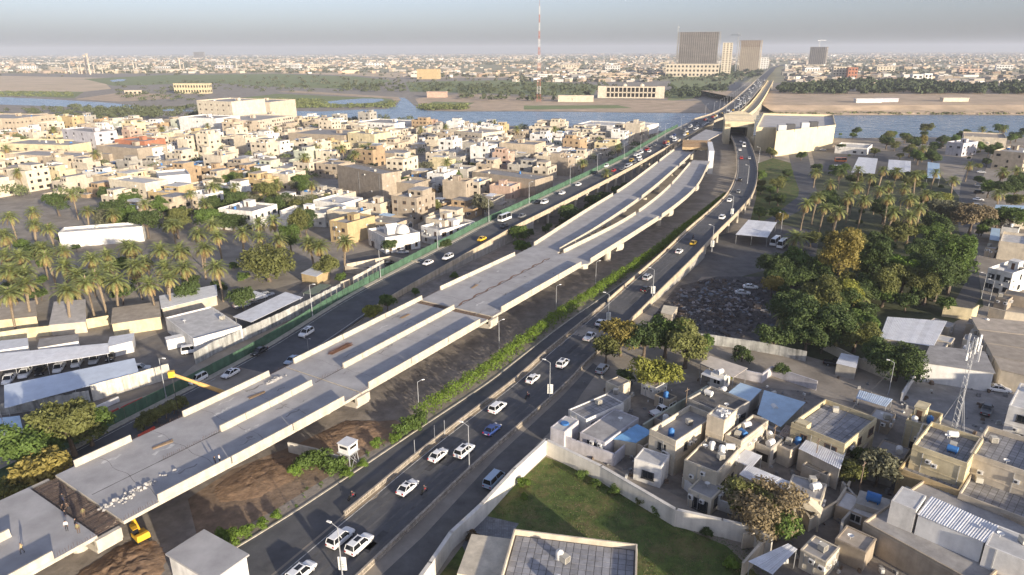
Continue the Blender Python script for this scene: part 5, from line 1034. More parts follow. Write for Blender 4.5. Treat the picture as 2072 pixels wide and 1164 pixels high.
F_(quad_px([(-20, 712), (58, 700), (56, 684), (-20, 692)], 3.2), 3.2, 'white_cabin', 'white flat-roofed cabin behind the long grey carport', M['white_tin'], rise=.05, cat='cabin', posts=False, wallmt=M['white_paint'])
F_(quad_px([(75, 704), (160, 690), (158, 676), (80, 686)], 3.2), 3.2, 'white_cabin', 'white cabin with black windows behind the long grey carport', ROOF['grey'], rise=.05, cat='cabin', posts=False, wallmt=M['white_paint'])
F_(quad_px([(216, 703), (268, 690), (272, 674), (222, 682)], 3.0), 3.0, 'white_cabin', 'pinkish white cabin at the end of the long grey carport', M['white_tin'], rise=.05, cat='cabin', posts=False, wallmt=WALL['white'])
F_(quad_px([(-30, 880), (46, 868), (40, 842), (-30, 850)], 3.2), 3.2, 'white_cabin', 'pale blue-white cabin roof at the lower edge behind trees', M['blue_tin'], rise=.1, cat='cabin', posts=False, wallmt=M['white_paint'])
F_(quad_px([(-20, 650), (75, 640), (72, 610), (-20, 618)], 3.4), 3.4, 'low_house', 'cream low house under the leftmost palms', ROOF['tan'], rise=.3, cat='house', posts=False, wallmt=WALL['yellow'])
T_ = wall_panels
M['blast'] = mat('blast_wall_concrete', (.60, .565, .49), var=.2, scale=.8, streak=.35, objvar=.15); M['stain'] = mat('stained_wall', (.42, .42, .40), var=.35, scale=.5, streak=.55, objvar=.12)
T_(quad_px([(189, 811), (268, 788), (346, 765)], 0), 3.6, 'blast_wall', 'tall pale concrete blast wall panels beside the bluish carport', M['blast'], pw=1.5, foot=True, jag=.02, mark='the tall blast wall')
T_(quad_px([(2, 840), (100, 826), (184, 812)], 0), 2.5, 'blast_wall', 'lower grey concrete wall panels in front of the bluish carport', M['stain'], pw=1.6, foot=True, jag=.05)
T_(quad_px([(396, 738), (440, 713), (540, 669), (620, 630), (690, 594)], 0), 3.2, 'stained_wall', 'long stained concrete panel wall beside the left road', M['stain'], pw=1.6, jag=.03, mark='the stained wall')
T_(quad_px([(716, 583), (778, 547)], 0), 3.6, 'white_panel_wall', 'white concrete panel wall at the side street corner', M['blast'], pw=1.6, jag=.02)
wall_run(quad_px([(-30, 697), (60, 683), (100, 679), (222, 657)], 0), 2.6, 'boundary_wall', 'cream boundary wall below the palm grove', WALL['yellow'])
wall_run(quad_px([(702, 548), (790, 532), (850, 545)], 0), 2.4, 'boundary_wall', 'cream boundary wall in front of the domed house', WALL['cream'])
wall_run(quad_px([(690, 585), (760, 560), (700, 552)], 0), 2.2, 'boundary_wall', 'patterned cream wall at the side street', WALL['beige'])
m_ = MB(); m_.box(0, 9.5, -.3, .3, 0, 1.1, top=(1, .6)); x, y, _ = P(150, 853); tag(m_.build('concrete_barrier', M['white_paint'], loc=(x, y, 0), rz=R(62)), 'long white concrete barrier at the end of the green hoarding', 'barrier')
x, y, _ = P(365, 700); t_ = thing('site_container', 'white steel container beside the white-roofed hall', 'container', (x, y, 0), R(35)); m_ = MB(); m_.box(-3, 3, -1.25, 1.25, .1, 2.7)
for k in range(14): m_.box(-2.9 + k * .42, -2.72 + k * .42, -1.29, -1.25, .2, 2.6)
m_.build('body', M['white_paint'], t_); m_ = MB(); m_.box(3.003, 3.05, -1.1, -.03, .2, 2.55); m_.box(3.003, 3.05, .03, 1.1, .2, 2.55); m_.build('door', M['white_tin'], t_)
m0 = MB(); m0.add([(-1, -.28, 0), (1, -.28, 0), (1, .28, 0), (-1, .28, 0), (-.95, -.1, .9), (.95, -.1, .9), (.95, .1, .9), (-.95, .1, .9), (-1, -.25, .3), (1, -.25, .3), (1, .25, .3), (-1, .25, .3)], [(0, 1, 9, 8), (8, 9, 5, 4), (2, 3, 11, 10), (10, 11, 7, 6), (4, 5, 6, 7), (1, 2, 10, 9), (9, 10, 6, 5), (3, 0, 8, 11), (11, 8, 4, 7)]); RB_ = m0.mesh('plastic_barrier', M['red_plastic'])
for px, py in ((222, 842), (232, 838), (255, 828), (268, 822), (281, 816), (340, 794), (350, 790), (290, 884), (305, 876), (20, 900)):
    x, y, _ = P(px, py, 0); q, d, z = A.near(x, y); (x, y, z), h = A.at(q, d); tag(put('plastic_barrier', RB_, None, (x, y, z + .05), h), 'red plastic road barrier', 'barrier', 'red barriers')
# ---- mobile crane whose boom reaches out from behind the flyover
bx0, bx1 = Vector(P(470, 800, 5.0)), Vector(P(347, 757, 9.5)); t_ = thing('mobile_crane', 'mobile crane with ochre boom reaching out behind the flyover', 'crane', (bx0.x + 1, bx0.y - 1, 0), mark='the crane boom'); o = t_.location
m_ = MB(); m_.tube(tuple(bx0 - o), tuple(bx0.lerp(bx1, .55) - o), .42, n=8); m_.tube(tuple(bx0.lerp(bx1, .5) - o), tuple(bx1 - o), .33, n=8); m_.build('boom', M['crane_paint'], t_)
m_ = MB(); m_.box(-.6, .6, -.5, .5, -.6, .6, 0, .4, tuple(bx1 - o)); m_.build('boom_head', M['yellow_paint'], t_)
m_ = MB(); m_.tube(tuple(bx1 - o), (bx1.x - o.x, bx1.y - o.y, 1.2), .05, n=5); m_.box(-.25, .25, -.2, .2, .6, 1.3, 0, 0, (bx1.x - o.x, bx1.y - o.y, 0)); m_.build('hook_cable', M['dark_metal'], t_)
m_ = MB(); m_.box(-4, 4, -1.2, 1.2, .9, 1.9); m_.box(-1.6, 1.4, -1.1, 1.1, 1.9, 3.6, 1); m_.tube((0, 0, 3), tuple(bx0 - o), .4, n=8, m=1); m_.build('chassis', [M['dark_metal'], M['crane_paint']], t_, rz=0)
for sx in (-3, -1.6, 1.6, 3):
    for sy in (-1.2, 1.2): m_ = MB(); m_.tube((sx, sy - .2, .55), (sx, sy + .2, .55), .55, n=12); m_.build('wheel', M['dark_metal'], t_)
# ---- palm grove and town palms: crown places as seen, stem foot straight below
GR = [(23, 440), (15, 478), (73, 430), (63, 455), (103, 463), (83, 503), (60, 551), (128, 538), (133, 506), (173, 428), (227, 433), (148, 395), (178, 526), (176, 571), (223, 516), (226, 543), (228, 571), (273, 503), (276, 543), (324, 506), (329, 546), (336, 566), (359, 511), (349, 455), (401, 473), (407, 503), (442, 478), (437, 455), (487, 473), (442, 541), (384, 393), (432, 378), (414, 415), (289, 413), (128, 591), (13, 596), (15, 551), (530, 480), (570, 485), (630, 490), (650, 498), (693, 490), (555, 450), (40, 520), (100, 520), (200, 560), (300, 530), (250, 500), (375, 540), (305, 575), (520, 455), (470, 380), (485, 358), (5, 520), (45, 575), (150, 560)]
for i, (px, py) in enumerate(GR):
    h = 10.5 if py > 460 else 9.5; h *= rnd.uniform(.8, 1.18); x, y, _ = P(px, py, h); palm(x, y, h, 'feathery date palm of the left grove', sc=rnd.uniform(.76, 1.02), group='palms of the left grove')
for px, py in ((628, 375), (695, 300), (715, 312), (730, 300), (745, 296), (752, 308), (640, 296), (618, 318), (893, 345), (905, 330), (1003, 247), (1048, 262), (1180, 330), (1250, 300), (1225, 350), (60, 335), (195, 312), (105, 262), (420, 255), (280, 250), (330, 262), (560, 262), (850, 262), (1120, 262), (900, 258), (40, 350), (15, 300), (555, 372)):
    h = rnd.uniform(8, 10); x, y, _ = P(px, py, h); palm(x, y, h, 'date palm between town houses', sc=rnd.uniform(.85, 1.0), group='palms of the town')
# ---- broadleaf trees of the left side
for px, py, key, sc, lf_, ds, mk in ((545, 556, 'broad', 1.45, 'olive', 'very broad round olive tree at the yard edge', 'the broad olive tree'), (662, 550, 'round', 1.0, 'olive', 'olive tree beside the side street', None), (608, 470, 'tall', 1.0, 'olive', 'tall olive tree behind the broad olive tree', None), (590, 505, 'lofty', .8, 'green', 'lofty dark tree behind the broad olive tree', None),
        (150, 905, 'round2', 1.15, 'olive', 'olive spreading tree beside the flyover edge', 'the spreading roadside tree'), (65, 945, 'round', 1.2, 'green', 'green tree at the lower frame corner by the flyover', None), (100, 985, 'small', 1.5, 'yellow', 'yellowish small tree in front of the spreading roadside tree', None), (35, 1010, 'small', 1.0, 'olive', 'olive small tree at the flyover foot', None), (185, 885, 'round', .95, 'green', 'green tree touching the flyover parapet gap', None), (120, 895, 'small', 1.3, 'bright', 'bright small tree behind the spreading roadside tree', None),
        (755, 640, 'small', 1.0, 'lime', 'small lime green tree on the left road verge', 'the lime green tree'), (1055, 505, 'small', 1.15, 'bright', 'bright green tree between left road and flyover', None), (882, 612, 'shrub', 1.5, 'dark', 'dark bush at the flyover joint', None), (300, 470, 'round2', 1.1, 'dark', 'dark tree behind the long white wall', None), (255, 455, 'round', 1.1, 'green', 'green tree left behind the long white wall', None), (360, 470, 'round2', 1.0, 'olive', 'olive tree behind the long white wall', None), (120, 425, 'round2', 1.1, 'dark', 'dark tree at the top of the palm grove', None), (330, 430, 'round', 1.0, 'green', 'green tree at the corner of the stone villa', None), (375, 380, 'small', 1.3, 'dark', 'dark tree at the rear wing of the stone villa', None), (545, 330, 'round', .9, 'dark', 'dark tree in the middle of the town', None),
        (690, 560, 'shrub2', 1.4, 'green', 'green bush at the side street corner', None), (790, 500, 'small', 1.1, 'dark', 'dark tree beside the domed white house', None), (900, 500, 'small', 1.1, 'dark', 'dark tree below the veranda house', None), (960, 340, 'round', .9, 'olive', 'olive tree beside the brown blockwork building', None), (930, 395, 'round', .8, 'brown', 'rusty brown tree beside the brown blockwork building', None), (900, 385, 'round', .8, 'dry', 'dry tan tree beside the tall grey block annex', None), (870, 392, 'small', 1.2, 'brown', 'brown bush next to the dry tan tree', None)):
    x, y, _ = P(px, py + 8, 1.0); tree(x, y, key, sc, lf_, ds, mark=mk)
rt = random.Random(77); nt = 0; TOWNG = []
for bx in ((400, 245, 640, 300, 16, 'olive'), (640, 244, 820, 275, 18, 'dark'), (840, 250, 1000, 275, 16, 'dark'), (1050, 255, 1200, 275, 12, 'green'), (0, 240, 150, 300, 14, 'olive'), (420, 330, 640, 440, 18, 'olive'), (210, 380, 640, 470, 26, 'dark'), (0, 330, 220, 400, 12, 'olive'), (560, 270, 1000, 440, 34, 'green'), (20, 270, 560, 350, 44, 'dark'), (560, 280, 1000, 350, 30, 'olive'), (1040, 270, 1330, 330, 14, 'olive')):
    for k in range(bx[4]):
        for _ in range(20):
            px, py = rt.uniform(bx[0], bx[2]), rt.uniform(bx[1], bx[3]); x, y, _z = P(px, py + 6)
            if free(x, y, 1.0) and A.near(x, y)[1] < -17: break
        else: continue
        lf_ = rt.choice((bx[5], bx[5], 'olive', 'green', 'grey'))
        if dist(x, y) > 400: TOWNG.append((x, y, rt.uniform(4.5, 8), rt.uniform(2.5, 4.5))); continue
        tree(x, y, rt.choice(('round', 'round2', 'small', 'broad')), rt.uniform(.75, 1.15), lf_, {'dark': 'dark green', 'olive': 'olive green', 'green': 'mid green', 'grey': 'greyish'}[lf_] + ' town tree', group='town trees left of the roads'); nt += 1
far_trees('town_greenery_trees', TOWNG, mat('town_foliage', (.12, .14, .06), var=.4, scale=.2), 130, .5, 22)
for k in range(36):      # undergrowth below the palms
    px, py = rt.uniform(0, 520), rt.uniform(480, 640); x, y, _ = P(px, py)
    if free(x, y, .8) and A.near(x, y)[1] < -22: tree(x, y, rt.choice(('shrub', 'shrub2', 'small')), rt.uniform(.9, 1.5), rt.choice(('dark', 'green', 'dark')), 'dark bush below the palms', group='undergrowth of the left grove')
# bushes in the cutting between the left road and the flyover
for k in range(34):
    q = rt.uniform(A.near(-40, 180)[0], A.near(60, 365)[0]); (x, y, z), h = A.at(q, rt.uniform(3.5, 9)); key = rt.choice(('shrub', 'shrub2', 'small', 'small')); tree(x, y, key, rt.uniform(.9, 1.4), rt.choice(('dark', 'dark', 'green')), 'dark bush in the road cutting', group='bushes of the cutting')
for px, py in ((300, 862), (318, 856), (336, 848), (352, 838), (368, 830), (292, 872)):
    x, y, _ = P(px, py); tree(x, y, 'shrub2', rt.uniform(1.0, 1.5), 'olive', 'olive bush along the flyover edge', group='bush row at the flyover')
# ================================================================ right side: roadside, garden, houses, park
MR = R(-45)
# ---- ground surfaces
sheet('lawn', [(1105, 925), (1216, 968), (1367, 1062), (1470, 1105), (1560, 1190), (1300, 1230), (1000, 1130), (905, 1200), (870, 1190), (985, 1040), (1040, 985)], M['lawn'], .03)
sheet('paved_drive', [(985, 1045), (1050, 1060), (1040, 1075), (1010, 1165), (960, 1150), (935, 1105), (955, 1070)], mat_tiles('grey_pavers', (.22, .235, .26), (.12, .125, .13), .35), .05)
sheet('dirt_lane', [(1380, 745), (1440, 700), (1560, 715), (1700, 740), (1830, 790), (1800, 830), (1660, 800), (1560, 770), (1480, 735)], M['ground'], .03)
sheet('park_ground', [(1540, 350), (1620, 340), (1700, 350), (1900, 350), (1960, 420), (1990, 620), (1880, 680), (1700, 740), (1560, 700), (1500, 640), (1480, 560), (1520, 500)], mat('park_soil', (.075, .085, .04), var=.5, scale=.2, spot=.5, spotcol=(.13, .11, .08)), .02)
sheet('park_lawn', [(1535, 330), (1565, 320), (1600, 330), (1620, 395), (1560, 440), (1515, 460), (1530, 400)], M['lawn'], .04)
sheet('park_road', [(1592, 300), (1632, 300), (1648, 370), (1655, 395), (1630, 420), (1572, 452), (1545, 462), (1530, 455), (1560, 440), (1615, 398), (1617, 385), (1605, 350)], M['asphalt'], .05)
sheet('bus_yard_ground', [(1640, 300), (1850, 308), (1900, 330), (1890, 355), (1700, 350), (1652, 345)], M['asphalt_old'], .03)
sheet('depot_ground', [(1440, 480), (1560, 450), (1660, 470), (1650, 520), (1500, 560), (1420, 560), (1390, 590), (1350, 600), (1400, 545)], M['asphalt_old'], .03)
sheet('rubble_ground', [(1310, 655), (1370, 580), (1450, 560), (1560, 560), (1600, 620), (1560, 690), (1420, 690), (1310, 675)], mat('ash_ground', (.07, .066, .066), var=.6, scale=.5, spot=.6, spotcol=(.2, .18, .17)), .04)
sheet('street_right', [(2010, 300), (1985, 370), (1965, 420), (1985, 600), (1960, 640), (1915, 640), (1960, 560), (1935, 440), (1945, 370), (1975, 300)], M['asphalt_old'], .03)
sheet('yard_ground', [(1820, 815), (1868, 742), (2020, 770), (2110, 800), (2090, 900), (1960, 880)], mat('yard_concrete', (.29, .28, .27), var=.3, scale=.3, spot=.5, spotcol=(.14, .135, .13)), .03)
sheet('house_ground', [(1110, 870), (1200, 800), (1420, 770), (1700, 800), (1850, 850), (2200, 950), (2300, 1300), (1600, 1300), (1480, 1060)], mat('lane_screed', (.21, .19, .168), var=.4, scale=.4, spot=.6, spotcol=(.14, .125, .11)), .01)
# ---- white wall around the lawn, with uneven curved foot
M['wallw'] = mat('whitewashed_wall', (.68, .645, .58), var=.14, scale=.5, streak=.2, spot=.15, spotcol=(.45, .42, .38))
wp = [P(x, y, 3.0)[:2] for x, y in ((830, 1195), (870, 1140), (912, 1078), (975, 1020), (1040, 950), (1105, 890), (1216, 943), (1367, 1031), (1460, 1052), (1520, 1066), (1560, 1090))]
wall_run(wp, 3.0, 'garden_wall', 'tall whitewashed wall enclosing the lawn', M['wallw'], t=.45, mark='the whitewashed garden wall')
for px, py, s_, l_ in ((1060, 985, 1.2, 'bright'), (1178, 968, 1.1, 'green'), (1207, 985, .9, 'green'), (1243, 1000, 1.1, 'green'), (1297, 1022, 1.1, 'olive'), (1330, 1040, 1.1, 'green'), (945, 1150, 1.0, 'bright'), (955, 1095, 1.2, 'brown'), (1430, 1085, 1.1, 'dark'), (1480, 1150, 1.2, 'bright'), (1060, 1010, .7, 'bright')):
    x, y, _ = P(px, py); tree(x, y, 'shrub', s_ * .62, l_, {'bright': 'bright green', 'green': 'green', 'olive': 'olive', 'brown': 'reddish brown', 'dark': 'dark'}[l_] + ' bush on the lawn', group='garden bushes')
# ---- houses, by roof corners
def tiled_roof(t_, w_, d_, z, s_=1.0, ins=.4):
    """square paving tiles laid on a roof, each a part"""
    m0 = MB(); m0.box(-.5, .5, -.5, .5, 0, 1, top=(.97, .97)); me = m0.mesh('roof_tile', mat('roof_paver', (.30, .30, .315), var=.2, scale=1.0, objvar=.22, spot=.3, spotcol=(.2, .19, .18))); nx, ny = int((w_ - 2 * ins) / s_), int((d_ - 2 * ins) / s_); sx, sy = (w_ - 2 * ins) / nx, (d_ - 2 * ins) / ny
    for i in range(nx):
        for j in range(ny): put('roof_tile', me, t_, (-w_ / 2 + ins + (i + .5) * sx, -d_ / 2 + ins + (j + .5) * sy, z), 0, (sx - .07, sy - .07, .05 + rnd.random() * .012))
h1 = H((1605, 853), (1710, 899), (1768, 843), 6.6, wall='yellow', roof='dark', win=1, rows=2, detail=2, annex=False, tanks=0, stair=False, desc='yellow house with a tiled flat roof and high parapet', mark='the yellow tiled-roof house'); f_ = FOOT[-1]; tiled_roof(h1, f_[2], f_[3], 6.6 - .9 + .004)
m_ = MB(); m_.box(-f_[2] / 2 + .5, -f_[2] / 2 + 2.6, -f_[3] / 2 + .4, -f_[3] / 2 + 2.2, 5.7, 6.9); m_.build('stair_head', WALL['yellow'], h1)
H((1384, 931), (1452, 956), (1500, 906), 5.6, wall='stone', roof='dark', win=2, rows=1, detail=2, annex=False, tanks=3, stair=False, par=.35, desc='weathered house with a blackened flat roof and white tanks', mark='the blackened roof house')
H((1319, 866), (1368, 893), (1442, 838), 7.0, wall='stone', roof='grey', win=2, rows=2, detail=2, annex=False, tanks=1, stair=False, par=1.1, desc='pale house with a walled roof terrace beside the blackened roof house')
H((1468, 879), (1500, 893), (1554, 850), 6.6, wall='beige', roof='grey', rows=1, detail=2, annex=False, tanks=2, stair=False, desc='beige house with low walled terrace behind the blackened roof house')
st_ = H((1432, 838), (1466, 851), (1488, 829), 9.4, wall='cream', roof='white', wins=False, annex=False, tanks=0, stair=False, par=.25, extras=False, desc='square cream stair tower topped with white junk', mark='the cream stair tower')
for k in range(14): m_ = MB(); m_.box(-.3, .3, -.25, .25, 0, .5, top=(.7, .6)); m_.build('junk_box', M['white_paint'], st_, (rnd.uniform(-1.4, 1.4), rnd.uniform(-1.1, 1.1), 9.15), rnd.uniform(0, 3))
S_ = shed_roof
S_(quad_px([(1474, 794), (1517, 813), (1541, 790), (1498, 776)], 3.4), 3.4, 'tin_shed', 'pale blue tin-roofed shed beside the dark roof house', M['blue_tin'], rise=.2, cat='shed', posts=False, wallmt=WALL['grey'])
S_(quad_px([(1532, 838), (1580, 864), (1630, 816), (1546, 791)], 3.6), 3.6, 'tin_shed', 'wide pale blue tin roof in front of the yellow tiled-roof house', M['blue_tin'], rise=.2, cat='shed', posts=False, wallmt=WALL['grey'], mark='the wide pale blue roof')
S_(quad_px([(1416, 735), (1484, 764), (1513, 747), (1437, 722)], 3.4), 3.4, 'tin_shed', 'pale beige sheet-roofed shed beside the dirt lane', mat('beige_sheet', (.56, .50, .43), var=.15), rise=.25, cat='shed', posts=True, wallmt=None)
S_(quad_px([(1418, 757), (1458, 771), (1472, 762), (1430, 748)], 2.6), 2.6, 'tin_shed', 'small grey lean-to below the pale beige shed', M['white_tin'], rise=.15, cat='shed')
H((1398, 803), (1470, 840), (1506, 808), 4.6, wall='grey', roof='dark', win=2, rows=1, detail=2, annex=False, tanks=1, stair=False, par=.4, desc='grey house with a dark cluttered flat roof', mark='the dark roof house')
H((1145, 831), (1186, 849), (1268, 818), 3.7, wall='white', roof='tile', win=2, rows=1, detail=2, annex=False, tanks=0, stair=False, par=.2, band=False, desc='low white house with grey roof nearest the side lane', mark='the low grey-roofed house')
H((1204, 815), (1250, 822), (1290, 806), 3.4, wall='grey', roof='grey', wins=False, annex=False, tanks=0, stair=False, par=.2, band=False, desc='low grey shed behind the low grey-roofed house')
cb = H((1113, 865), (1142, 874), (1173, 851), 3.8, wall='lilac', roof='white', wins=False, annex=False, tanks=0, stair=False, par=.08, band=False, extras=False, desc='small pale block with a blue tank lid on its roof', mark='the small pale block'); m_ = MB(); m_.lathe([(0, .25), (.7, .25), (.85, .1), (.85, 0)], 14, (0, 0, 3.75)); m_.build('tank_lid', BLUE_TANK, cb)
H((1166, 882), (1224, 896), (1306, 851), 3.4, wall='lilac', roof='grey', rows=1, win=2, detail=2, sides=(0,), annex=False, tanks=0, stair=False, par=.12, band=False, desc='low house with brown-grey roof and bluish white street wall')
S_(quad_px([(1241, 888), (1287, 896), (1321, 876), (1289, 860)], 3.0), 3.0, 'tin_shed', 'bright blue sheet roof between the low houses', mat('bright_blue_sheet', (.20, .42, .68), var=.2, rough=.45), rise=.2, cat='shed', posts=False, wallmt=WALL['stone'], mark='the bright blue roof')
H((1285, 926), (1338, 945), (1352, 921), 4.2, wall='white', roof='white', win=2, rows=1, detail=2, sides=(0,), annex=False, tanks=0, stair=False, par=.1, band=False, extras=False, desc='white cube house with pale blue roof behind the garden wall', mark='the white cube house')
wall_run(quad_px([(1113, 895), (1165, 915), (1242, 943), (1262, 925)], 0), 2.4, 'yard_wall', 'bluish white yard wall along the low houses', WALL['lilac'])
wall_run(quad_px([(1270, 915), (1300, 930), (1330, 910)], 0), 2.6, 'yard_wall', 'ochre yard wall beside the white cube house', WALL['sand'])
wall_run(quad_px([(1300, 880), (1370, 835), (1430, 800)], 0), 2.2, 'yard_wall', 'old greenish yard wall climbing towards the yellow tree', WALL['palegreen'])
S_(quad_px([(1483, 931), (1521, 947), (1542, 926), (1508, 912)], 4.0), 4.0, 'corrugated_roof', 'small striped white corrugated roof behind the dry tree', M['white_tin'], rise=.3, corr=4, cat='roof sheet', posts=True)
S_(quad_px([(1495, 960), (1573, 999), (1604, 981), (1513, 943)], 4.0), 4.0, 'corrugated_roof', 'long striped white corrugated roof beside the dry tree', M['white_tin'], rise=.3, corr=8, cat='roof sheet', posts=True, wallmt=WALL['yellow'])
S_(quad_px([(1615, 908), (1700, 950), (1712, 915), (1636, 886)], 4.2), 4.2, 'corrugated_roof', 'grey corrugated lean-to below the yellow tiled-roof house', M['white_tin'], rise=.4, corr=7, cat='roof sheet', posts=True, wallmt=WALL['beige'])
S_(quad_px([(1575, 880), (1612, 895), (1632, 876), (1590, 862)], 3.4), 3.4, 'corrugated_roof', 'rusty brown corrugated roof among white tanks', mat('rusty_sheet', (.32, .25, .20), var=.35, scale=1.2), rise=.2, corr=5, cat='roof sheet', posts=True)
gh_ = H((1590, 1000), (1662, 1013), (1690, 986), 4.6, wall='stone', roof='grey', win=1, rows=1, detail=2, annex=False, tanks=1, stair=False, par=.15, desc='grey-roofed house with a small gabled porch', mark='the gabled porch house')
f_ = FOOT[-1]; m_ = MB(); b_ = f_[3] / 2; m_.add([(-1, -b_ - 1.8, 3.4), (3, -b_ - 1.8, 3.4), (1, -b_ - 1.8, 4.7), (-1, -b_, 3.4), (3, -b_, 3.4), (1, -b_, 4.7)], [(0, 1, 2), (1, 4, 5, 2), (3, 0, 2, 5)]); m_.box(-.9, -.6, -b_ - 1.7, -b_ - 1.4, 0, 3.4); m_.box(2.6, 2.9, -b_ - 1.7, -b_ - 1.4, 0, 3.4); m_.build('porch', WALL['stone'], gh_)
wall_run(quad_px([(1612, 1040), (1635, 1075), (1690, 1040), (1715, 1000)], 0), 2.4, 'yard_wall', 'pale yard wall in front of the gabled porch house', WALL['stone'])
H((1575, 900), (1600, 912), (1640, 885), 3.6, wall='beige', roof='tan', rows=1, annex=False, tanks=2, stair=False, par=.3, desc='brown-roofed low house crowded with white tanks')
tr = H((1745, 1057), (1985, 1185), (2110, 1075), 4.4, wall='sand', roof='grey', wins=False, annex=False, tanks=0, stair=False, par=.5, desc='large tan-walled building carrying white roof rooms at the lower edge', mark='the tan terrace building'); f_ = FOOT[-1]
S_(quad_px([(1855, 1041), (1993, 1099), (2021, 1067), (1884, 1006)], 7.3), 7.3, 'corrugated_roof', 'long white ribbed roof on the tan terrace building', M['white_tin'], rise=.15, corr=13, cat='roof sheet', posts=False, wallmt=M['white_paint'])
H((1806, 1010), (1854, 1033), (1880, 1005), 7.8, wall='white', roof='white', wins=False, annex=False, tanks=0, stair=False, par=.06, band=False, extras=False, desc='white block room at the corner of the tan terrace building', rz=MR)
H((1994, 1101), (2110, 1150), (2140, 1110), 7.4, wall='white', roof='white', win=0, rows=1, detail=2, sides=(0,), annex=False, tanks=0, stair=False, par=.06, band=False, desc='white flat-roofed room at the lower frame corner', rz=MR)
u1 = H((1822, 944), (1941, 993), (1990, 935), 5.0, wall='ochre', roof='tile', win=2, rows=1, detail=2, sides=(0,), annex=False, tanks=0, stair=False, rz=MR, desc='ochre terrace front of the yellow apartment row', mark='the ochre terrace house')
H((1847, 900), (1958, 938), (2000, 890), 8.6, wall='yellow', roof='tile', win=2, rows=1, detail=2, sides=(0,), annex=False, tanks=2, stair=False, rz=MR, desc='yellow upper storey with tiled roof and outside stairs')
H((1944, 993), (2100, 1058), (2150, 1000), 5.0, wall='beige', roof='tile', win=2, rows=1, detail=2, sides=(0,), annex=False, tanks=0, stair=False, rz=MR, desc='beige terrace front at the end of the yellow apartment row')
H((1964, 914), (2100, 962), (2140, 905), 8.6, wall='beige', roof='tile', win=2, rows=1, detail=2, sides=(0,), annex=False, tanks=0, stair=False, rz=MR, desc='beige upper storey with wide tiled roof by the frame edge')
H((1758, 936), (1812, 950), (1828, 928), 3.6, wall='grey', roof='tan', wins=False, annex=False, tanks=0, stair=False, par=.2, desc='low brown-roofed store beside the ochre terrace house')
H((1833, 850), (1888, 866), (1912, 838), 6.4, wall='yellow', roof='tan', rows=1, win=2, detail=2, annex=False, tanks=2, stair=True, desc='yellow house with red flowers at the foot of the antenna mast', mark='the antenna house')
H((1848, 905), (1940, 925), (1970, 885), 6.6, wall='cream', roof='grey', rows=1, wins=False, annex=False, tanks=2, stair=False, desc='cream flat-roofed house below the antenna house')
H((2043, 818), (2110, 838), (2125, 790), 7.5, wall='white', roof='white', win=2, rows=2, detail=2, sides=(0,), annex=False, tanks=0, stair=False, par=.2, desc='pale blue-white two-storey block at the frame edge')
S_(quad_px([(1866, 734), (2015, 756), (1993, 713), (1881, 700)], 4.6), 4.6, 'warehouse', 'grey tiled warehouse with a white panel front beside the yard', ROOF['grey'], rise=.2, cat='warehouse', posts=False, wallmt=M['white_paint'], mark='the grey warehouse')
S_(quad_px([(1779, 684), (1889, 702), (1916, 652), (1795, 643)], 3.6), 3.6, 'tin_shed', 'large patched white tin roof at the end of the dirt lane', M['white_tin'], rise=.25, corr=9, cat='shed', posts=False, wallmt=WALL['grey'], mark='the patched tin roof')
for k in range(4):
    f0, f1 = k / 4, (k + .93) / 4; a, b, c_, d_ = (1964, 641), (2110, 655), (2110, 770), (2026, 750)
    L0 = [a[i] + (d_[i] - a[i]) * f0 for i in (0, 1)]; L1 = [a[i] + (d_[i] - a[i]) * f1 for i in (0, 1)]; R0 = [b[i] + (c_[i] - b[i]) * f0 for i in (0, 1)]; R1 = [b[i] + (c_[i] - b[i]) * f1 for i in (0, 1)]
    S_(quad_px([L1, R1, R0, L0], 4.4), 4.4, 'long_store', 'long tan-roofed store in the store row', ROOF['tan'], rise=.1, cat='store', posts=False, wallmt=WALL['beige'])
wall_run(quad_px([(1905, 640), (1962, 648), (1975, 640)], 0), 3.2, 'boundary_wall', 'yellow sunlit wall beside the patched tin roof', WALL['yellow'])
wall_run(quad_px([(1998, 640), (2030, 648), (2110, 660)], 0), 2.6, 'boundary_wall', 'cream street wall below the white corner house', WALL['cream'])
H((2002, 541), (2050, 553), (2085, 538), 7.2, wall='white', roof='white', win=2, rows=2, detail=3, cols={0: 3, 1: 1}, annex=False, tanks=1, desc='white two-storey corner house on the right street', mark='the white corner house')
H((2024, 490), (2095, 497), (2110, 478), 6.5, wall='cream', roof='white', wins=False, annex=False, tanks=0, stair=False, desc='cream rounded-wall house beside the right street')
S_(quad_px([(2005, 440), (2100, 446), (2100, 418), (2015, 415)], 4.2), 4.2, 'tin_shed', 'long pale blue roof along the right street', M['blue_tin'], rise=.2, cat='shed', posts=False, wallmt=WALL['beige'])
S_(quad_px([(2002, 485), (2022, 488), (2024, 464), (2006, 462)], 3.6), 3.6, 'tin_shed', 'small pale blue roof beside the rounded-wall house', M['blue_tin'], rise=.2, cat='shed', posts=False, wallmt=WALL['beige'])
H((2022, 303), (2075, 310), (2090, 298), 11, wall='sand', roof='grey', rows=3, annex=False, desc='tall sandy house at the head of the right street', mark='the tall sandy house')
H((1952, 277), (2038, 280), (2046, 271), 8, wall='cream', roof='tan', win=2, rows=1, detail=2, cols={0: 6, 1: 1}, annex=False, tanks=0, stair=False, desc='long cream riverside villa with small dark windows', mark='the riverside villa')
H((1932, 286), (1950, 290), (1958, 284), 9, wall='lilac', roof='white', rows=2, annex=False, tanks=0, desc='narrow bluish house beside the riverside villa')
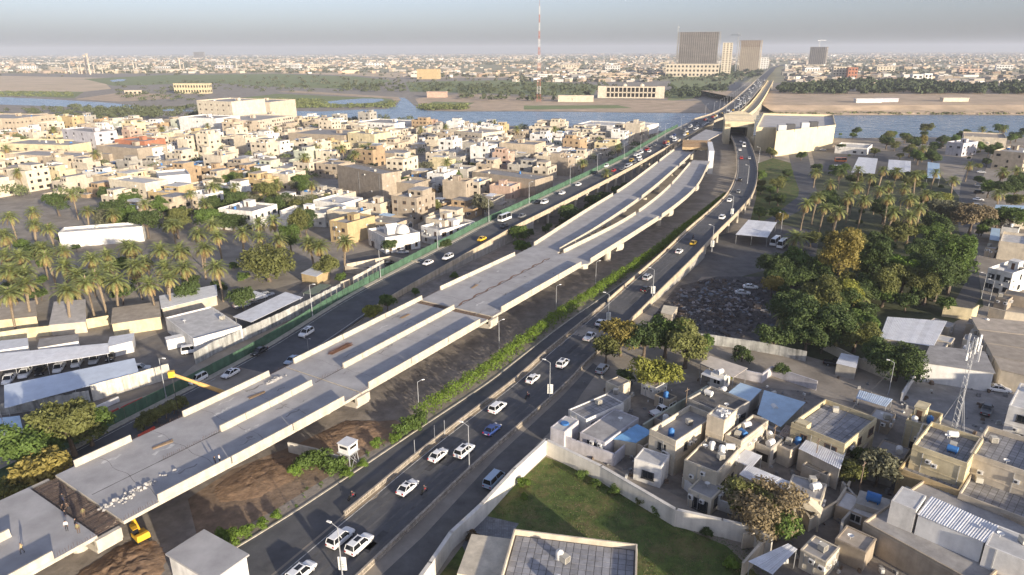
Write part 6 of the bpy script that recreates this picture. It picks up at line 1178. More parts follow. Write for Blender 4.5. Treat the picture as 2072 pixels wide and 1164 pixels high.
for L_, ds in ((((1722, 349), (1770, 352), (1776, 322), (1737, 319)), 'white yard canopy nearest the buses'), (((1795, 347), (1842, 350), (1843, 327), (1798, 324)), 'white yard canopy in the middle of the bus yard'), (((1876, 360), (1902, 362), (1901, 332), (1877, 329)), 'narrow pale blue yard canopy by the right street')):
    S_(quad_px(L_, 4.0), 4.0, 'yard_canopy', ds, M['white_tin'] if 'white' in ds else M['blue_tin'], rise=.3, cat='canopy', corr=4)
S_(quad_px([(1488, 475), (1553, 481), (1572, 451), (1514, 446)], 3.8), 3.8, 'depot_canopy', 'pale grey canopy beside the curved road', M['white_tin'], rise=.2, cat='canopy', corr=6, mark='the depot canopy')
S_(quad_px([(1732, 806), (1793, 824), (1806, 811), (1738, 792)], 3.2), 3.2, 'ribbed_awning', 'striped blue-white ribbed awning beside the dirt lane', mat('awning_sheet', (.42, .50, .60), var=.2), rise=.3, cat='awning', corr=8)
S_(quad_px([(1513, 1136), (1563, 1163), (1613, 1114), (1594, 1102)], 3.0), 3.0, 'tin_canopy', 'stained white tin canopy at the lower edge', M['white_tin'], rise=.2, cat='canopy', corr=5)
S_(quad_px([(1692, 735), (1733, 745), (1738, 722), (1702, 715)], 3.0), 3.0, 'tin_shed', 'small white tin roof under the dark park trees', M['white_tin'], rise=.1, cat='shed', posts=False, wallmt=WALL['grey'])
H((1690, 296), (1755, 300), (1768, 292), 5, wall='white', roof='white', rows=1, annex=False, tanks=0, stair=False, desc='low white gatehouse beside the cream hall')
wall_run(quad_px([(1500, 1110), (1560, 1100), (1500, 1170)], 0), 2.6, 'yard_wall', 'cream wall beside the stained tin canopy', WALL['cream'])
wall_run(quad_px([(1660, 705), (1740, 745), (1800, 770)], 0), 2.2, 'lane_wall', 'grey wall along the dirt lane below the park trees', WALL['stone'])
wall_run(quad_px([(1822, 815), (1845, 775), (1868, 745)], 0), 2.2, 'yard_wall', 'crumbling white wall of the yard below the grey warehouse', WALL['white'])
wall_panels(quad_px([(1287, 674), (1400, 692), (1500, 706), (1575, 719), (1630, 732)], 0), 2.6, 'panel_wall', 'grey concrete panel wall behind the yellow trees', M['stain'], pw=2.0, jag=.03, mark='the grey panel wall')
# bottom house seen from behind its back parapet
a, b = P(1040, 1070, 5.4), P(1290, 1101, 5.4); rz = math.atan2(b[1] - a[1], b[0] - a[0]); w_ = math.hypot(b[0] - a[0], b[1] - a[1]); cx, cy = (a[0] + b[0]) / 2 + math.sin(rz) * 7, (a[1] + b[1]) / 2 - math.cos(rz) * 7
bh = house(cx, cy, w_, 14, 5.4, rz, wall='cream', roof='dark', wins=False, annex=False, tanks=2, stair=False, desc='cream house with a tiled roof at the bottom edge beside the lawn', mark='the bottom tiled house'); tiled_roof(bh, w_, 14, 4.504, 1.0)
for (x0, x1, y0, y1, h0, h1) in ((-w_ / 2 - 6, -w_ / 2 - .02, -2, 6, -.3, 4.4),): m_ = MB(); m_.box(x0, x1, y0, y1, h0, h1); m_.build('side_wing', WALL['stone'], bh)
# unseen houses added outside the frame to cast long shadows on lawn and lanes
for i, (x, y, h) in enumerate(((22, 52, 7), (46, 58, 8), (66, 48, 7), (-2, 44, 6), (84, 66, 8), (100, 84, 8), (118, 104, 8), (136, 120, 8))): house(x, y, 13, 13, h, MR, wall='cream', roof='grey', rows=2, annex=False, desc='cream house just past the frame edge', group='unseen houses past the frame edge')
H((1690, 1090), (1752, 1118), (1775, 1090), 3.4, wall='block', roof='tan', wins=False, annex=False, tanks=0, stair=False, par=.2, desc='low brown house at the bottom beside the tan terrace building')
H((1620, 1112), (1672, 1138), (1700, 1108), 3.2, wall='stone', roof='grey', rows=1, win=1, detail=2, annex=False, tanks=0, stair=False, par=.15, desc='low pale house at the bottom beside the stained tin canopy')
H((1392, 990), (1440, 1010), (1468, 985), 3.2, wall='stone', roof='grey', rows=1, win=2, detail=2, annex=False, tanks=0, stair=False, par=.15, desc='low pale outhouse below the blackened roof house')
H((1530, 895), (1560, 908), (1585, 885), 4.0, wall='grey', roof='dark', rows=1, annex=False, tanks=2, stair=False, par=.3, desc='small dark-roofed house with white tanks beside the terrace')
wall_run(quad_px([(1460, 1010), (1500, 1030), (1530, 1000), (1560, 1015)], 0), 2.2, 'yard_wall', 'pale yard wall behind the dry garden tree', WALL['stone'])
wall_run(quad_px([(1700, 1000), (1735, 1040), (1700, 1080), (1690, 1150)], 0), 2.4, 'alley_wall', 'grey alley wall beside the gabled porch house', WALL['grey'])
wall_run(quad_px([(1640, 990), (1730, 950), (1760, 905)], 0), 2.4, 'alley_wall', 'brown alley wall below the yellow tiled-roof house', WALL['block'])
wall_run(quad_px([(1380, 985), (1420, 1020), (1480, 1040)], 0), 1.8, 'yard_wall', 'low white yard wall behind the garden wall', WALL['white'])
wall_run(quad_px([(1470, 760), (1540, 775), (1560, 760), (1650, 790)], 0), 2.2, 'lane_wall', 'bluish white wall beside the dirt lane', WALL['lilac'])
m_ = MB(); r_ = random.Random(15)
for k in range(520):
    px, py = r_.uniform(1180, 2040), r_.uniform(760, 1160); x, y, _ = P(px, py); s_ = r_.uniform(.12, .5)
    if not free(x, y, .2) or (px < 1560 and py > 905 + (px - 1105) * .42): continue
    m_.box(-s_, s_, -s_ * r_.uniform(.3, 1), s_ * r_.uniform(.3, 1), 0, s_ * r_.uniform(.4, 2), r_.choice((0, 1, 2, 2)), r_.uniform(0, 3), (x, y, 0), top=(r_.uniform(.5, 1), r_.uniform(.5, 1)))
m_.build('debris', [mat('scrap_brown', (.16, .12, .09), var=.5, scale=2), mat('scrap_white', (.5, .5, .48), var=.3, scale=2), mat('scrap_grey', (.2, .2, .2), var=.5, scale=2)], kind='stuff')
rs = random.Random(64); SH = 0
for k in range(900):
    if SH >= 34: break
    bx = rs.choice(((1180, 770, 1480, 960), (1560, 930, 1800, 1150), (1480, 840, 1640, 1000), (1880, 660, 2060, 740), (1640, 860, 1830, 960), (1990, 430, 2070, 640)))
    px, py = rs.uniform(bx[0], bx[2]), rs.uniform(bx[1], bx[3]); x, y, _ = P(px, py); w_, d_ = rs.uniform(2.6, 6), rs.uniform(2.4, 5)
    if not free(x, y, max(w_, d_) * .5 + .15) or (px < 1560 and py > 880 + (px - 1105) * .40): continue
    FOOT.append((x, y, w_, d_, MR)); wl_ = rs.choice(('grey', 'stone', 'beige', 'block', 'white', 'sand')); rf_ = rs.choice(('grey', 'tan', 'white', 'dark'))
    house(x, y, w_, d_, rs.uniform(2.5, 3.6), MR + R(rs.uniform(-5, 5)), wall=wl_, roof=rf_, rows=1, wins=rs.random() < .5, detail=2, cols={0: 1, 1: 1}, annex=False, tanks=rs.choice((0, 0, 1)), stair=False, par=.12, band=False, extras=rs.random() < .4, seed=k, desc=f"small {COLN[wl_]} outbuilding with {rf_} roof", group='outbuildings of the right side', name='outbuilding', cat='outbuilding'); SH += 1
# ---- guard booth, watch tower, site walls
gb = H((342, 1123), (428, 1176), (498, 1126), 4.4, wall='white', roof='white', wins=False, annex=False, tanks=0, stair=False, par=.02, band=False, desc='white booth with a big square concrete roof slab at the bottom edge', name='site_booth', cat='booth', extras=False); f_ = FOOT[-1]
m_ = MB(); m_.box(-f_[2] / 2 - .3, f_[2] / 2 + .3, -f_[3] / 2 - .3, f_[3] / 2 + .3, 4.42, 4.7); m_.build('roof_slab', M['deck'], gb)
x, y, _ = P(708, 945); wt = thing('watch_tower', 'small white watch cabin on lattice legs beside the service road', 'watch tower', (x, y, 0), R(-28), mark='the watch tower'); wt.scale = (.82, .82, .9)
for a, b in ((-1, -1), (1, -1), (1, 1), (-1, 1)): m_ = MB(); m_.tube((a * 1.5, b * 1.5, 0), (a * 1.2, b * 1.2, 3.6), .09, n=5); m_.build('leg', M['grey_metal'], wt)
m_ = MB()
for k in range(4):
    a = ((-1, -1), (1, -1), (1, 1), (-1, 1)); p, q = a[k], a[(k + 1) % 4]; m_.tube((p[0] * 1.5, p[1] * 1.5, .1), (q[0] * 1.22, q[1] * 1.22, 3.4), .05, n=4); m_.tube((q[0] * 1.5, q[1] * 1.5, .1), (p[0] * 1.22, p[1] * 1.22, 3.4), .05, n=4)
m_.build('bracing', M['grey_metal'], wt); m_ = MB(); m_.box(-1.7, 1.7, -1.7, 1.7, 3.6, 3.75); m_.build('platform', M['grey_metal'], wt)
m_ = MB(); m_.box(-1.45, 1.45, -1.45, 1.45, 3.75, 5.7); m_.build('cabin', M['white_paint'], wt); m_ = MB(); m_.box(-1.6, 1.6, -1.6, 1.6, 5.7, 5.82); m_.build('roof', M['white_tin'], wt)
for s_, (lx, ly, an) in enumerate(((0, -1.46, 0), (1.46, 0, math.pi / 2))): m_ = MB(); m_.box(-1.0, 1.0, -.02, .02, 4.75, 5.3); m_.build('window', M['dark'], wt, (lx, ly, 0), an)
wall_run(quad_px([(585, 915), (640, 928), (694, 945)], 0), 2.0, 'site_wall', 'white broken site wall beside the watch tower', M['wallw'])
# ---- rubble field
HEAPS = [(P(x, y)[0], P(x, y)[1], r0, h0) for x, y, r0, h0 in ((1400, 610, 5, 1.3), (1440, 600, 6, 1.8), (1480, 615, 5, 1.2), (1420, 640, 5, 1.1), (1465, 640, 6, 1.4), (1510, 640, 5, 1.2), (1385, 640, 4, .8), (1450, 575, 5, 1.5), (1530, 615, 4, .9), (1500, 665, 4, .9))]
def heap_z(x, y): return sum(h0 * math.exp(-((x - a_) ** 2 + (y - b_) ** 2) / (r0 * r0 * .5)) for a_, b_, r0, h0 in HEAPS)
m_ = MB(); x0, x1, y0, y1 = P(1330, 660)[0] - 4, P(1570, 575)[0], P(1440, 680)[1], P(1450, 560)[1]; nx, ny = 60, 50; r_ = random.Random(5)
for i in range(nx + 1):
    for j in range(ny + 1): x, y = x0 + (x1 - x0) * i / nx, y0 + (y1 - y0) * j / ny; z = heap_z(x, y); m_.v.append((x, y, z * r_.uniform(.75, 1.15) - .12))
for i in range(nx):
    for j in range(ny): m_.f.append((i * (ny + 1) + j, (i + 1) * (ny + 1) + j, (i + 1) * (ny + 1) + j + 1, i * (ny + 1) + j + 1)); m_.m.append(0)
struct('rubble_hill', m_, mat('ash_heap', (.085, .075, .07), var=.6, scale=.8, spot=.5, spotcol=(.17, .15, .135), bump=1, bscale=3), smooth=True)
m_ = MB()
for k in range(2600):
    px, py = r_.gauss(1450, 60), r_.gauss(620, 30); s_ = .10 + .55 * r_.random() ** 2.5
    if not (1320 < px < 1575 and 568 < py < 682): continue
    x, y, _ = P(px, py)
    if C.near(x, y)[1] < CW + 3: continue
    u_, v_ = r_.uniform(.25, 1), r_.uniform(.25, 1); m_.box(-s_ * u_ * 1.6, s_ * u_ * 1.6, -s_ * v_, s_ * v_, 0, s_ * r_.uniform(.15, 1.1), r_.choice((0, 0, 0, 0, 1, 2, 3, 3)), r_.uniform(0, 3), (x, y, max(0, heap_z(x, y) - .1)), top=(r_.uniform(.3, 1), r_.uniform(.3, 1)))
m_.build('rubble', [mat('charred_rubble', (.06, .055, .055), var=.6, scale=2), mat('pale_rubble', (.27, .25, .25), var=.4, scale=2), mat('bluish_scrap', (.17, .19, .22), var=.4, scale=2), mat('brown_scrap', (.11, .085, .07), var=.4, scale=2)], kind='stuff')
S_(quad_px([(1337, 632), (1360, 638), (1372, 622), (1343, 618)], 2.2), 2.2, 'scrap_hut', 'small cream roofed hut in the rubble field', mat('cream_sheet', (.62, .55, .42)), rise=.1, cat='hut', posts=False, wallmt=WALL['beige'])
# ---- telecom mast on the antenna house
x, y, _ = P(1928, 882, 6); mt_ = thing('telecom_mast', 'slim white lattice telecom mast with antennas on the antenna house', 'mast', (x, y, 5.7), R(10), mark='the telecom mast'); HT = 19.0
m_ = MB()
for k in range(3):
    a = k * 2.094; p0 = (math.cos(a) * .55, math.sin(a) * .55); m_.tube((p0[0], p0[1], 0), (p0[0] * .5, p0[1] * .5, HT), .045, n=5)
    b = a + 2.094; p1 = (math.cos(b) * .55, math.sin(b) * .55)
    for j in range(16): z0, z1 = HT * j / 16, HT * (j + 1) / 16; f0, f1 = 1 - .5 * j / 16, 1 - .5 * (j + 1) / 16; m_.tube((p0[0] * f0, p0[1] * f0, z0), (p1[0] * f1, p1[1] * f1, z1), .02, n=4)
m_.build('lattice', M['grey_metal'], mt_)
for k in range(3): a = k * 2.094 + .4; m_ = MB(); m_.tube((math.cos(a) * 3, math.sin(a) * 3, 0), (0, 0, 9.5), .05, n=5); m_.build('stay', M['grey_metal'], mt_)
for k in range(6):
    a = k * 1.047; m_ = MB(); m_.box(-.16, .16, -.09, .09, HT - 2.6, HT + .4); m_.tube((0, 0, HT - 1.2), (-math.cos(0) * .6, 0, HT - 1.2), .04, n=4); m_.build('antenna', M['white_paint'], mt_, (math.cos(a) * .95, math.sin(a) * .95, (k % 2) * -1.5), a)
# ---- palms and trees of the park
for px, py, h in ((1650, 398, 12), (1627, 413, 11), (1691, 428, 13), (1728, 378, 13), (1760, 360, 12), (1783, 345, 13), (1745, 405, 13), (1798, 403, 12), (1803, 430, 12), (1836, 403, 12), (1863, 423, 13), (1868, 393, 12), (1856, 355, 12), (1813, 348, 11), (1931, 365, 10), (1918, 485, 13), (1682, 373, 11), (1800, 378, 12), (1828, 380, 12), (1720, 400, 11), (1665, 420, 10), (1900, 400, 10), (1775, 385, 11), (1845, 440, 11), (2026, 348, 9), (2059, 345, 9), (2024, 393, 8), (1960, 335, 9), (1700, 350, 9), (1740, 345, 9), (1890, 350, 9), (1650, 350, 8), (1870, 300, 9), (1990, 262, 9), (2030, 262, 9)):
    x, y, _ = P(px, py, h); palm(x, y, h, 'tall park date palm', sc=rnd.uniform(.8, .98), group='palms of the park')
for px, py, h, sc in ((1609, 482, 4.2, 1.25), (1627, 608, 4.0, 1.1), (1724, 600, 4.0, 1.1), (1600, 640, 3.6, .9)):
    x, y, _ = P(px, py, h); palm(x, y, h, 'short broad park palm', sc=sc, v=2, group='short park palms')
RT = [(1255, 720, 'round2', 1.0, 'yellow', 'golden yellow tree at the road edge', 'the golden tree'), (1225, 735, 'small', 1.2, 'olive', 'olive tree below the golden tree', None), (1325, 800, 'round', 1.15, 'lime', 'round yellow-green tree beside the low houses', 'the round yellow-green tree'), (1300, 730, 'round2', 1.0, 'dark', 'dark tree between the golden tree and the panel wall', None), (1345, 725, 'round', 1.15, 'green', 'green tree in front of the grey panel wall', None), (1385, 745, 'round', 1.15, 'olive', 'olive tree at the start of the dirt lane', None), (1375, 700, 'small', 1.3, 'yellow', 'yellowish tree crown against the grey panel wall', None), (1420, 720, 'small', 1.0, 'green', 'green small tree beside the pale beige shed', None), (1265, 780, 'shrub2', 1.5, 'dark', 'dark bush beside the parked car under trees', None),
      (1690, 590, 'lofty', 1.15, 'yellow', 'lofty golden olive tree in the park', 'the lofty golden tree'), (1668, 640, 'tall', 1.0, 'olive', 'tall olive tree below the lofty golden tree', None), (1710, 640, 'tall', .95, 'lime', 'tall lime green tree beside the lofty golden tree', None), (1760, 585, 'lofty', .95, 'dark', 'lofty dark tree in mid park', None), (1822, 575, 'round2', 1.05, 'bright', 'bright green tree in mid park', 'the bright park tree'), (1918, 590, 'lofty', 1.15, 'green', 'lofty dense green tree at the street corner', 'the dense corner tree'), (1890, 610, 'lofty', .95, 'dark', 'lofty dark tree below the dense corner tree', None), (1945, 545, 'tall', 1.0, 'green', 'tall green tree at the right street', None), (1600, 585, 'broad', 1.0, 'dark', 'broad dark tree at the park corner', None), (1560, 570, 'round2', 1.0, 'dark', 'dark tree beside the rubble field', None), (1645, 690, 'broad', 1.1, 'dark', 'broad dark tree above the dirt lane', None), (1600, 660, 'broad', 1.0, 'dark', 'broad dark tree at the rubble edge', None), (1560, 600, 'small', 1.2, 'yellow', 'small golden tree in front of dark trees', None), (1690, 705, 'round2', 1.0, 'dark', 'dark tree over the lane wall', None), (1745, 680, 'round', .9, 'green', 'green tree beside the patched tin roof', None), (1785, 620, 'tall', .85, 'olive', 'olive tall tree at the park path', None), (1810, 770, 'broad', 1.05, 'dark', 'broad dark tree between lane and warehouse', None), (1775, 755, 'round', .9, 'dark', 'dark round tree at the lane end', None), (1958, 480, 'round2', 1.45, 'dry', 'big tan leafless-looking tree at the right street', 'the big tan tree'), (1905, 465, 'round2', 1.3, 'grey', 'greyish olive tree beside the big tan tree', None), (1835, 495, 'round', 1.0, 'olive', 'olive tree at the park centre', None), (1880, 500, 'round', 1.0, 'green', 'green tree behind the dense corner tree', None), (1900, 420, 'broad', .9, 'lime', 'yellow-green bushy tree near the right street', None), (1715, 500, 'round', .9, 'dark', 'dark tree under the park palms', None), (1780, 520, 'round', 1.0, 'dark', 'dark tree in the shaded park', None), (1850, 540, 'round', 1.0, 'dark', 'dark tree below the bright park tree', None), (1640, 500, 'small', 1.2, 'olive', 'small olive tree beside the park road', None), (1580, 455, 'small', 1.0, 'yellow', 'yellowish small tree beside the depot canopy', None),
      (1540, 1075, 'broad', .92, 'dry', 'big dry brown and olive tree at the end of the garden wall', 'the dry garden tree'), (1515, 1060, 'round', .8, 'olive', 'olive tree leaning into the dry garden tree', None), (1570, 1095, 'round', .75, 'green', 'green tree below the dry garden tree', None), (1720, 985, 'small', .9, 'olive', 'small tree in the alley beside the gabled porch house', None), (1770, 985, 'small', 1.1, 'grey', 'grey-leaved tree beside the blue tank', None), (1740, 960, 'small', .9, 'dark', 'dark small tree in the alley', None), (1965, 1010, 'shrub2', 1.6, 'olive', 'olive bush in front of the beige terrace', None), (1580, 765, 'shrub2', 1.2, 'dark', 'dark bush in the middle of the dirt lane', None), (1466, 775, 'shrub2', 1.1, 'lime', 'yellow-green bush between the sheds', None), (1500, 732, 'shrub', 1.6, 'dark', 'dark bush at the lane edge by the pale beige shed', None),
      (1865, 300, 'tall', .9, 'yellow', 'golden tree near the riverside', None), (1800, 285, 'round2', .9, 'green', 'green riverside tree behind the bus yard', None), (1830, 290, 'round2', .9, 'dark', 'dark riverside tree behind the bus yard', None), (1850, 325, 'round', .9, 'grey', 'greyish tree over the bus yard', None), (1905, 300, 'round2', .9, 'dark', 'dark tree beside the narrow bluish house', None), (1560, 320, 'round', .8, 'olive', 'olive tree at the park lawn head', None), (1620, 325, 'round', .8, 'dark', 'dark tree beside the cream hall', None), (1580, 300, 'small', 1.2, 'dark', 'dark tree in front of the cream hall', None), (2040, 470, 'round2', 1.1, 'green', 'green tree behind the rounded-wall house', None), (2030, 405, 'round', 1.0, 'dark', 'dark tree beside the long pale blue roof', None), (1700, 310, 'small', 1.3, 'dark', 'dark tree at the corner of the cream hall', None)]
for px, py, key, sc, lf_, ds, mk in RT: x, y, _ = P(px, py); tree(x, y, key, sc, lf_, ds, mark=mk)
rq = random.Random(31)
for bx in ((1640, 345, 1920, 440, 34), (1660, 440, 1960, 640, 40), (1530, 520, 1760, 720, 24), (1700, 270, 2072, 335, 44), (1960, 330, 2060, 480, 16), (1530, 330, 1600, 450, 14), (1380, 440, 1450, 520, 0)):
    for k in range(bx[4]):
        px, py = rq.uniform(bx[0], bx[2]), rq.uniform(bx[1], bx[3]); x, y, _ = P(px, py)
        if not free(x, y, 1.5): continue
        lf_ = rq.choice(('dark', 'dark', 'green', 'olive')); tree(x, y, rq.choice(('small', 'shrub2', 'round', 'small')), rq.uniform(.8, 1.2), lf_, {'dark': 'dark', 'green': 'green', 'olive': 'olive'}[lf_] + ' understorey park tree', group='understorey of the park')
# ---- hedge beside the service road
hd = Dl; q0 = hd.near(*P(866, 850)[:2])[0]; lobes = []; g_ = random.Random(4); q = q0; Q2 = hd.s[-1] + 0
org = hd.at(q0, -2.5)[0]
while q < Q2:
    (x, y, z), h = hd.at(q, -2.6 + g_.uniform(-.4, .4)); lobes.append((x - org[0], y - org[1], 1.6, 2.0, 2.0, g_.uniform(1.5, 2.3))); q += 1.6
(x2, y2, _z), h2 = hd.at(Q2 - .1, -2.6)
for k in range(60): lobes.append((x2 - org[0] + (P(1470, 400)[0] - x2) * k / 60, y2 - org[1] + (P(1470, 400)[1] - y2) * k / 60, 1.5, 2.0, 2.0, g_.uniform(1.3, 2.0)))
he = thing('hedge', 'long dense green hedge between the service road and the building site', 'hedge', (org[0], org[1], 0), mark='the long hedge'); put('foliage', leaf_mesh('hedge_foliage', lobes, 46000, .20, 9, [LEAF['hedge']]), he)
for px, py, s_ in ((812, 882, 1.2), (830, 872, 1.2), (845, 865, 1.3), (800, 895, .8), (760, 905, .7), (500, 1085, .8), (470, 1100, .9), (530, 1068, .7), (560, 1050, .6), (620, 950, 1.3), (650, 945, 1.4), (680, 955, 1.2), (600, 962, 1.0), (700, 965, .8), (735, 945, .7), (450, 1090, .8)):
    x, y, _ = P(px, py); tree(x, y, 'shrub', s_, 'green' if s_ > 1 else 'bright', 'scrubby bush on the service road verge', group='verge scrub')
# tufts on the lawn, lusher towards the wall, dry between
def blades(name, n, seed, leaf, size, test):
    g__ = np.random.default_rng(seed); pts = []
    while len(pts) < n:
        px, py = g__.uniform(880, 1560), g__.uniform(925, 1190); x, y, _ = P(px, py)
        if py > 925 + max(0, (px - 1105)) * .43 + 8 and py > 925 + max(0, (1105 - px)) * 1.12 and not (px < 1060 and py > 1045) and not (1030 < px < 1300 and py > 1100) and test(x, y): pts.append((x, y))
    c_ = np.array(pts); V = []; a_ = g__.uniform(0, 6.28, n); s__ = size * g__.uniform(.5, 1.5, n); dx, dy = np.cos(a_) * s__, np.sin(a_) * s__
    V = np.stack([np.stack([c_[:, 0] - dx, c_[:, 1] - dy, np.full(n, .02)], 1), np.stack([c_[:, 0] + dx, c_[:, 1] + dy, np.full(n, .02)], 1), np.stack([c_[:, 0] + dy * .8, c_[:, 1] - dx * .8, s__ * 1.1], 1)], 1).reshape(-1, 3)
    me = bpy.data.meshes.new(name); me.from_pydata(V.tolist(), [], np.arange(3 * n).reshape(-1, 3).tolist()); me.materials.append(leaf); put(name, me, kind='stuff')
pat = lambda x, y: math.sin(x * .9 + 1.3 * math.sin(y * .5)) + math.sin(y * 1.1 + x * .35)
blades('lawn_grass', 9000, 3, LEAF['green'], .085, lambda x, y: pat(x, y) > -.6); blades('dry_grass', 4200, 4, LEAF['dry'], .08, lambda x, y: pat(x, y) < .2)
# weeds along the kerbs
lob = []
for k in range(150):
    q = rq.uniform(20, hd.s[-1]); (x, y, z), h = hd.at(q, -rq.uniform(.8, 3.2)); s_ = rq.uniform(.15, .45); lob.append((x, y, s_ * .5, s_, s_, s_))
put('weeds', leaf_mesh('weeds', lob, 4200, .11, 10, [LEAF['green']]), kind='stuff')
# ================================================================ vehicles
CARP = {}
for k, c in dict(white=(.80, .80, .79), black=(.02, .02, .022), silver=(.45, .46, .47), blue=(.03, .06, .20), taxi=(.75, .47, .04), grey=(.16, .165, .17), pale=(.36, .46, .58), red=(.38, .03, .025), orange=(.55, .16, .05)).items():
    CARP[k] = mat('paint_' + k, c, rough=.28, var=.04, scale=1, spec=.6)
M['tyre'] = mat('tyre', (.018, .018, .018), var=.2, rough=.9); M['rim'] = mat('rim', (.4, .4, .41), rough=.35, metal=.6); M['carglass'] = mat_glass('car_glass', (.012, .014, .017), .05)
M['lamp_clear'] = mat_glass('headlamp', (.6, .6, .6), .1); M['lamp_red'] = mat('tail_lamp', (.35, .012, .01), rough=.25, var=.05)
def car_meshes(key, Lc, Wc, Hh, hood, belt, prof, roof0, roof1, gl0, gl1, wr=.34):
    """body: lofted cross-sections along x; cabin: glass with roof and pillars. prof = [(x, half width, z low, z high)]"""
    m_ = MB(); rows = []
    for x, hw, zl, zh in prof:
        rows.append([(x, -hw * .93, zl), (x, -hw, zl + .16), (x, -hw * 1.0, zh - .20), (x, -hw * .90, zh - .03), (x, -hw * .5, zh), (x, hw * .5, zh), (x, hw * .90, zh - .03), (x, hw, zh - .20), (x, hw, zl + .16), (x, hw * .93, zl)])
    n = len(rows[0]); V = [p for r_ in rows for p in r_]; Fq = []
    for i in range(len(rows) - 1):
        for j in range(n): Fq.append((i * n + j, i * n + (j + 1) % n, (i + 1) * n + (j + 1) % n, (i + 1) * n + j))
    Fq += [tuple(range(n - 1, -1, -1)), tuple((len(rows) - 1) * n + j for j in range(n))]; m_.add(V, [tuple(reversed(f)) for f in Fq])
    # roof skin and pillars over the glasshouse
    b0, b1, t0, t1 = gl0, gl1, roof0, roof1; hb, ht = Wc / 2 * .90, Wc / 2 * .72; zb, zt = belt, Hh
    m_.add([(t0, -ht, zt - .05), (t1, -ht, zt - .05), (t1, ht, zt - .05), (t0, ht, zt - .05), (t0 + .08, -ht * .86, zt), (t1 - .08, -ht * .86, zt), (t1 - .08, ht * .86, zt), (t0 + .08, ht * .86, zt)], [(4, 5, 6, 7), (0, 1, 5, 4), (1, 2, 6, 5), (2, 3, 7, 6), (3, 0, 4, 7)])
    for s_ in (-1, 1):
        for (xb, xt) in ((b0, t0), (b1, t1), ((b0 + b1) / 2, (t0 + t1) / 2)): m_.tube((xb, s_ * hb, zb - .06), (xt, s_ * ht, zt - .03), .055, n=4)
    body = m_.mesh(key + '_body', CARP['white'], False)
    g_ = MB(); e = .985; g_.add([(b0, -hb * e, zb - .05), (b1, -hb * e, zb - .05), (b1, hb * e, zb - .05), (b0, hb * e, zb - .05), (t0, -ht * e, zt - .055), (t1, -ht * e, zt - .055), (t1, ht * e, zt - .055), (t0, ht * e, zt - .055)], [(0, 1, 5, 4), (1, 2, 6, 5), (2, 3, 7, 6), (3, 0, 4, 7)]); glass = g_.mesh(key + '_glass', M['carglass'])
    w_ = MB(); w_.lathe([(0, -.1), (wr * .58, -.1), (wr * .62, -.12), (wr, -.1), (wr, .1), (wr * .62, .12)], 14); w_.v = [(x, -z, y + wr) for x, y, z in w_.v]; wheel = w_.mesh(key + '_wheel', M['tyre']); w_ = MB(); w_.lathe([(wr * .62, .11), (wr * .5, .085), (.06, .1), (0, .1)], 10); w_.v = [(x, -z, y + wr) for x, y, z in w_.v]; rim = w_.mesh(key + '_rim', M['rim'])
    l0 = MB(); l0.box(-.06, .06, -.2, .2, -.08, .08); head = l0.mesh('headlight', M['lamp_clear']); l1 = MB(); l1.box(-.05, .05, -.14, .14, -.13, .13); tail = l1.mesh('tail_light', M['lamp_red'])
    sr = MB(); sr.box((t0 + t1) / 2 - .1, t1 - .25, -ht * .55, ht * .55, zt + .002, zt + .012); sunroof = sr.mesh('sunroof', M['carglass']); mi = MB(); mi.box(-.07, .07, -.1, .1, -.07, .08, top=(.8, .8)); mirror = mi.mesh('mirror', M['tyre']); bp_ = MB(); bp_.box(-.05, .05, -hb * .95, hb * .95, .30, .46); bumper = bp_.mesh('bumper', M['tyre'])
    pl = MB(); pl.box(-.02, .02, -.26, .26, -.06, .06); plate = pl.mesh('number_plate', M['white_paint'])
    return dict(rim=rim, sunroof=sunroof, mirror=mirror, bumper=bumper, gl1=gl1, belt=belt, body=body, glass=glass, wheel=wheel, head=head, tail=tail, plate=plate, L=Lc, W=Wc, wr=wr, x0=prof[0][0], x1=prof[-1][0])
VEH = dict(
    sedan=car_meshes('sedan', 4.6, 1.8, 1.45, .8, .92, [(-2.28, .72, .38, .72), (-2.15, .84, .28, .92), (-1.2, .90, .24, .95), (0, .90, .22, .92), (1.1, .90, .24, .90), (1.9, .86, .26, .80), (2.28, .70, .34, .62)], -1.05, .35, -1.75, 1.15),
    suv=car_meshes('suv', 4.8, 1.92, 1.82, 1.0, 1.10, [(-2.38, .80, .45, 1.0), (-2.28, .92, .36, 1.12), (-1.2, .96, .30, 1.12), (0, .96, .28, 1.10), (1.1, .96, .30, 1.08), (2.0, .92, .34, 1.0), (2.38, .78, .42, .80)], -2.0, .45, -2.25, 1.15, .38),
    pickup=car_meshes('pickup', 5.2, 1.85, 1.78, 1.0, 1.08, [(-2.6, .86, .5, .98), (-2.5, .92, .42, 1.05), (-1.0, .92, .36, 1.05), (.0, .92, .32, 1.08), (1.2, .92, .34, 1.05), (2.2, .88, .38, .98), (2.6, .76, .46, .80)], -.45, .75, -.75, 1.45, .38),
    van=car_meshes('van', 5.0, 1.86, 2.05, 1.0, 1.15, [(-2.5, .84, .42, 1.1), (-2.42, .92, .34, 1.18), (0, .93, .30, 1.18), (1.4, .92, .32, 1.14), (2.2, .88, .36, 1.02), (2.5, .76, .42, .84)], -2.3, 1.15, -2.42, 1.95, .34),
    bus=car_meshes('bus', 7.4, 2.3, 2.9, 1.2, 1.3, [(-3.7, 1.06, .45, 1.25), (-3.62, 1.14, .36, 1.34), (0, 1.15, .34, 1.34), (3.3, 1.14, .36, 1.3), (3.7, 1.04, .46, 1.2)], -3.5, 3.35, -3.62, 3.62, .46))
WORD = dict(sedan='saloon car', suv='sport utility car', pickup='pickup truck', van='van', bus='minibus')
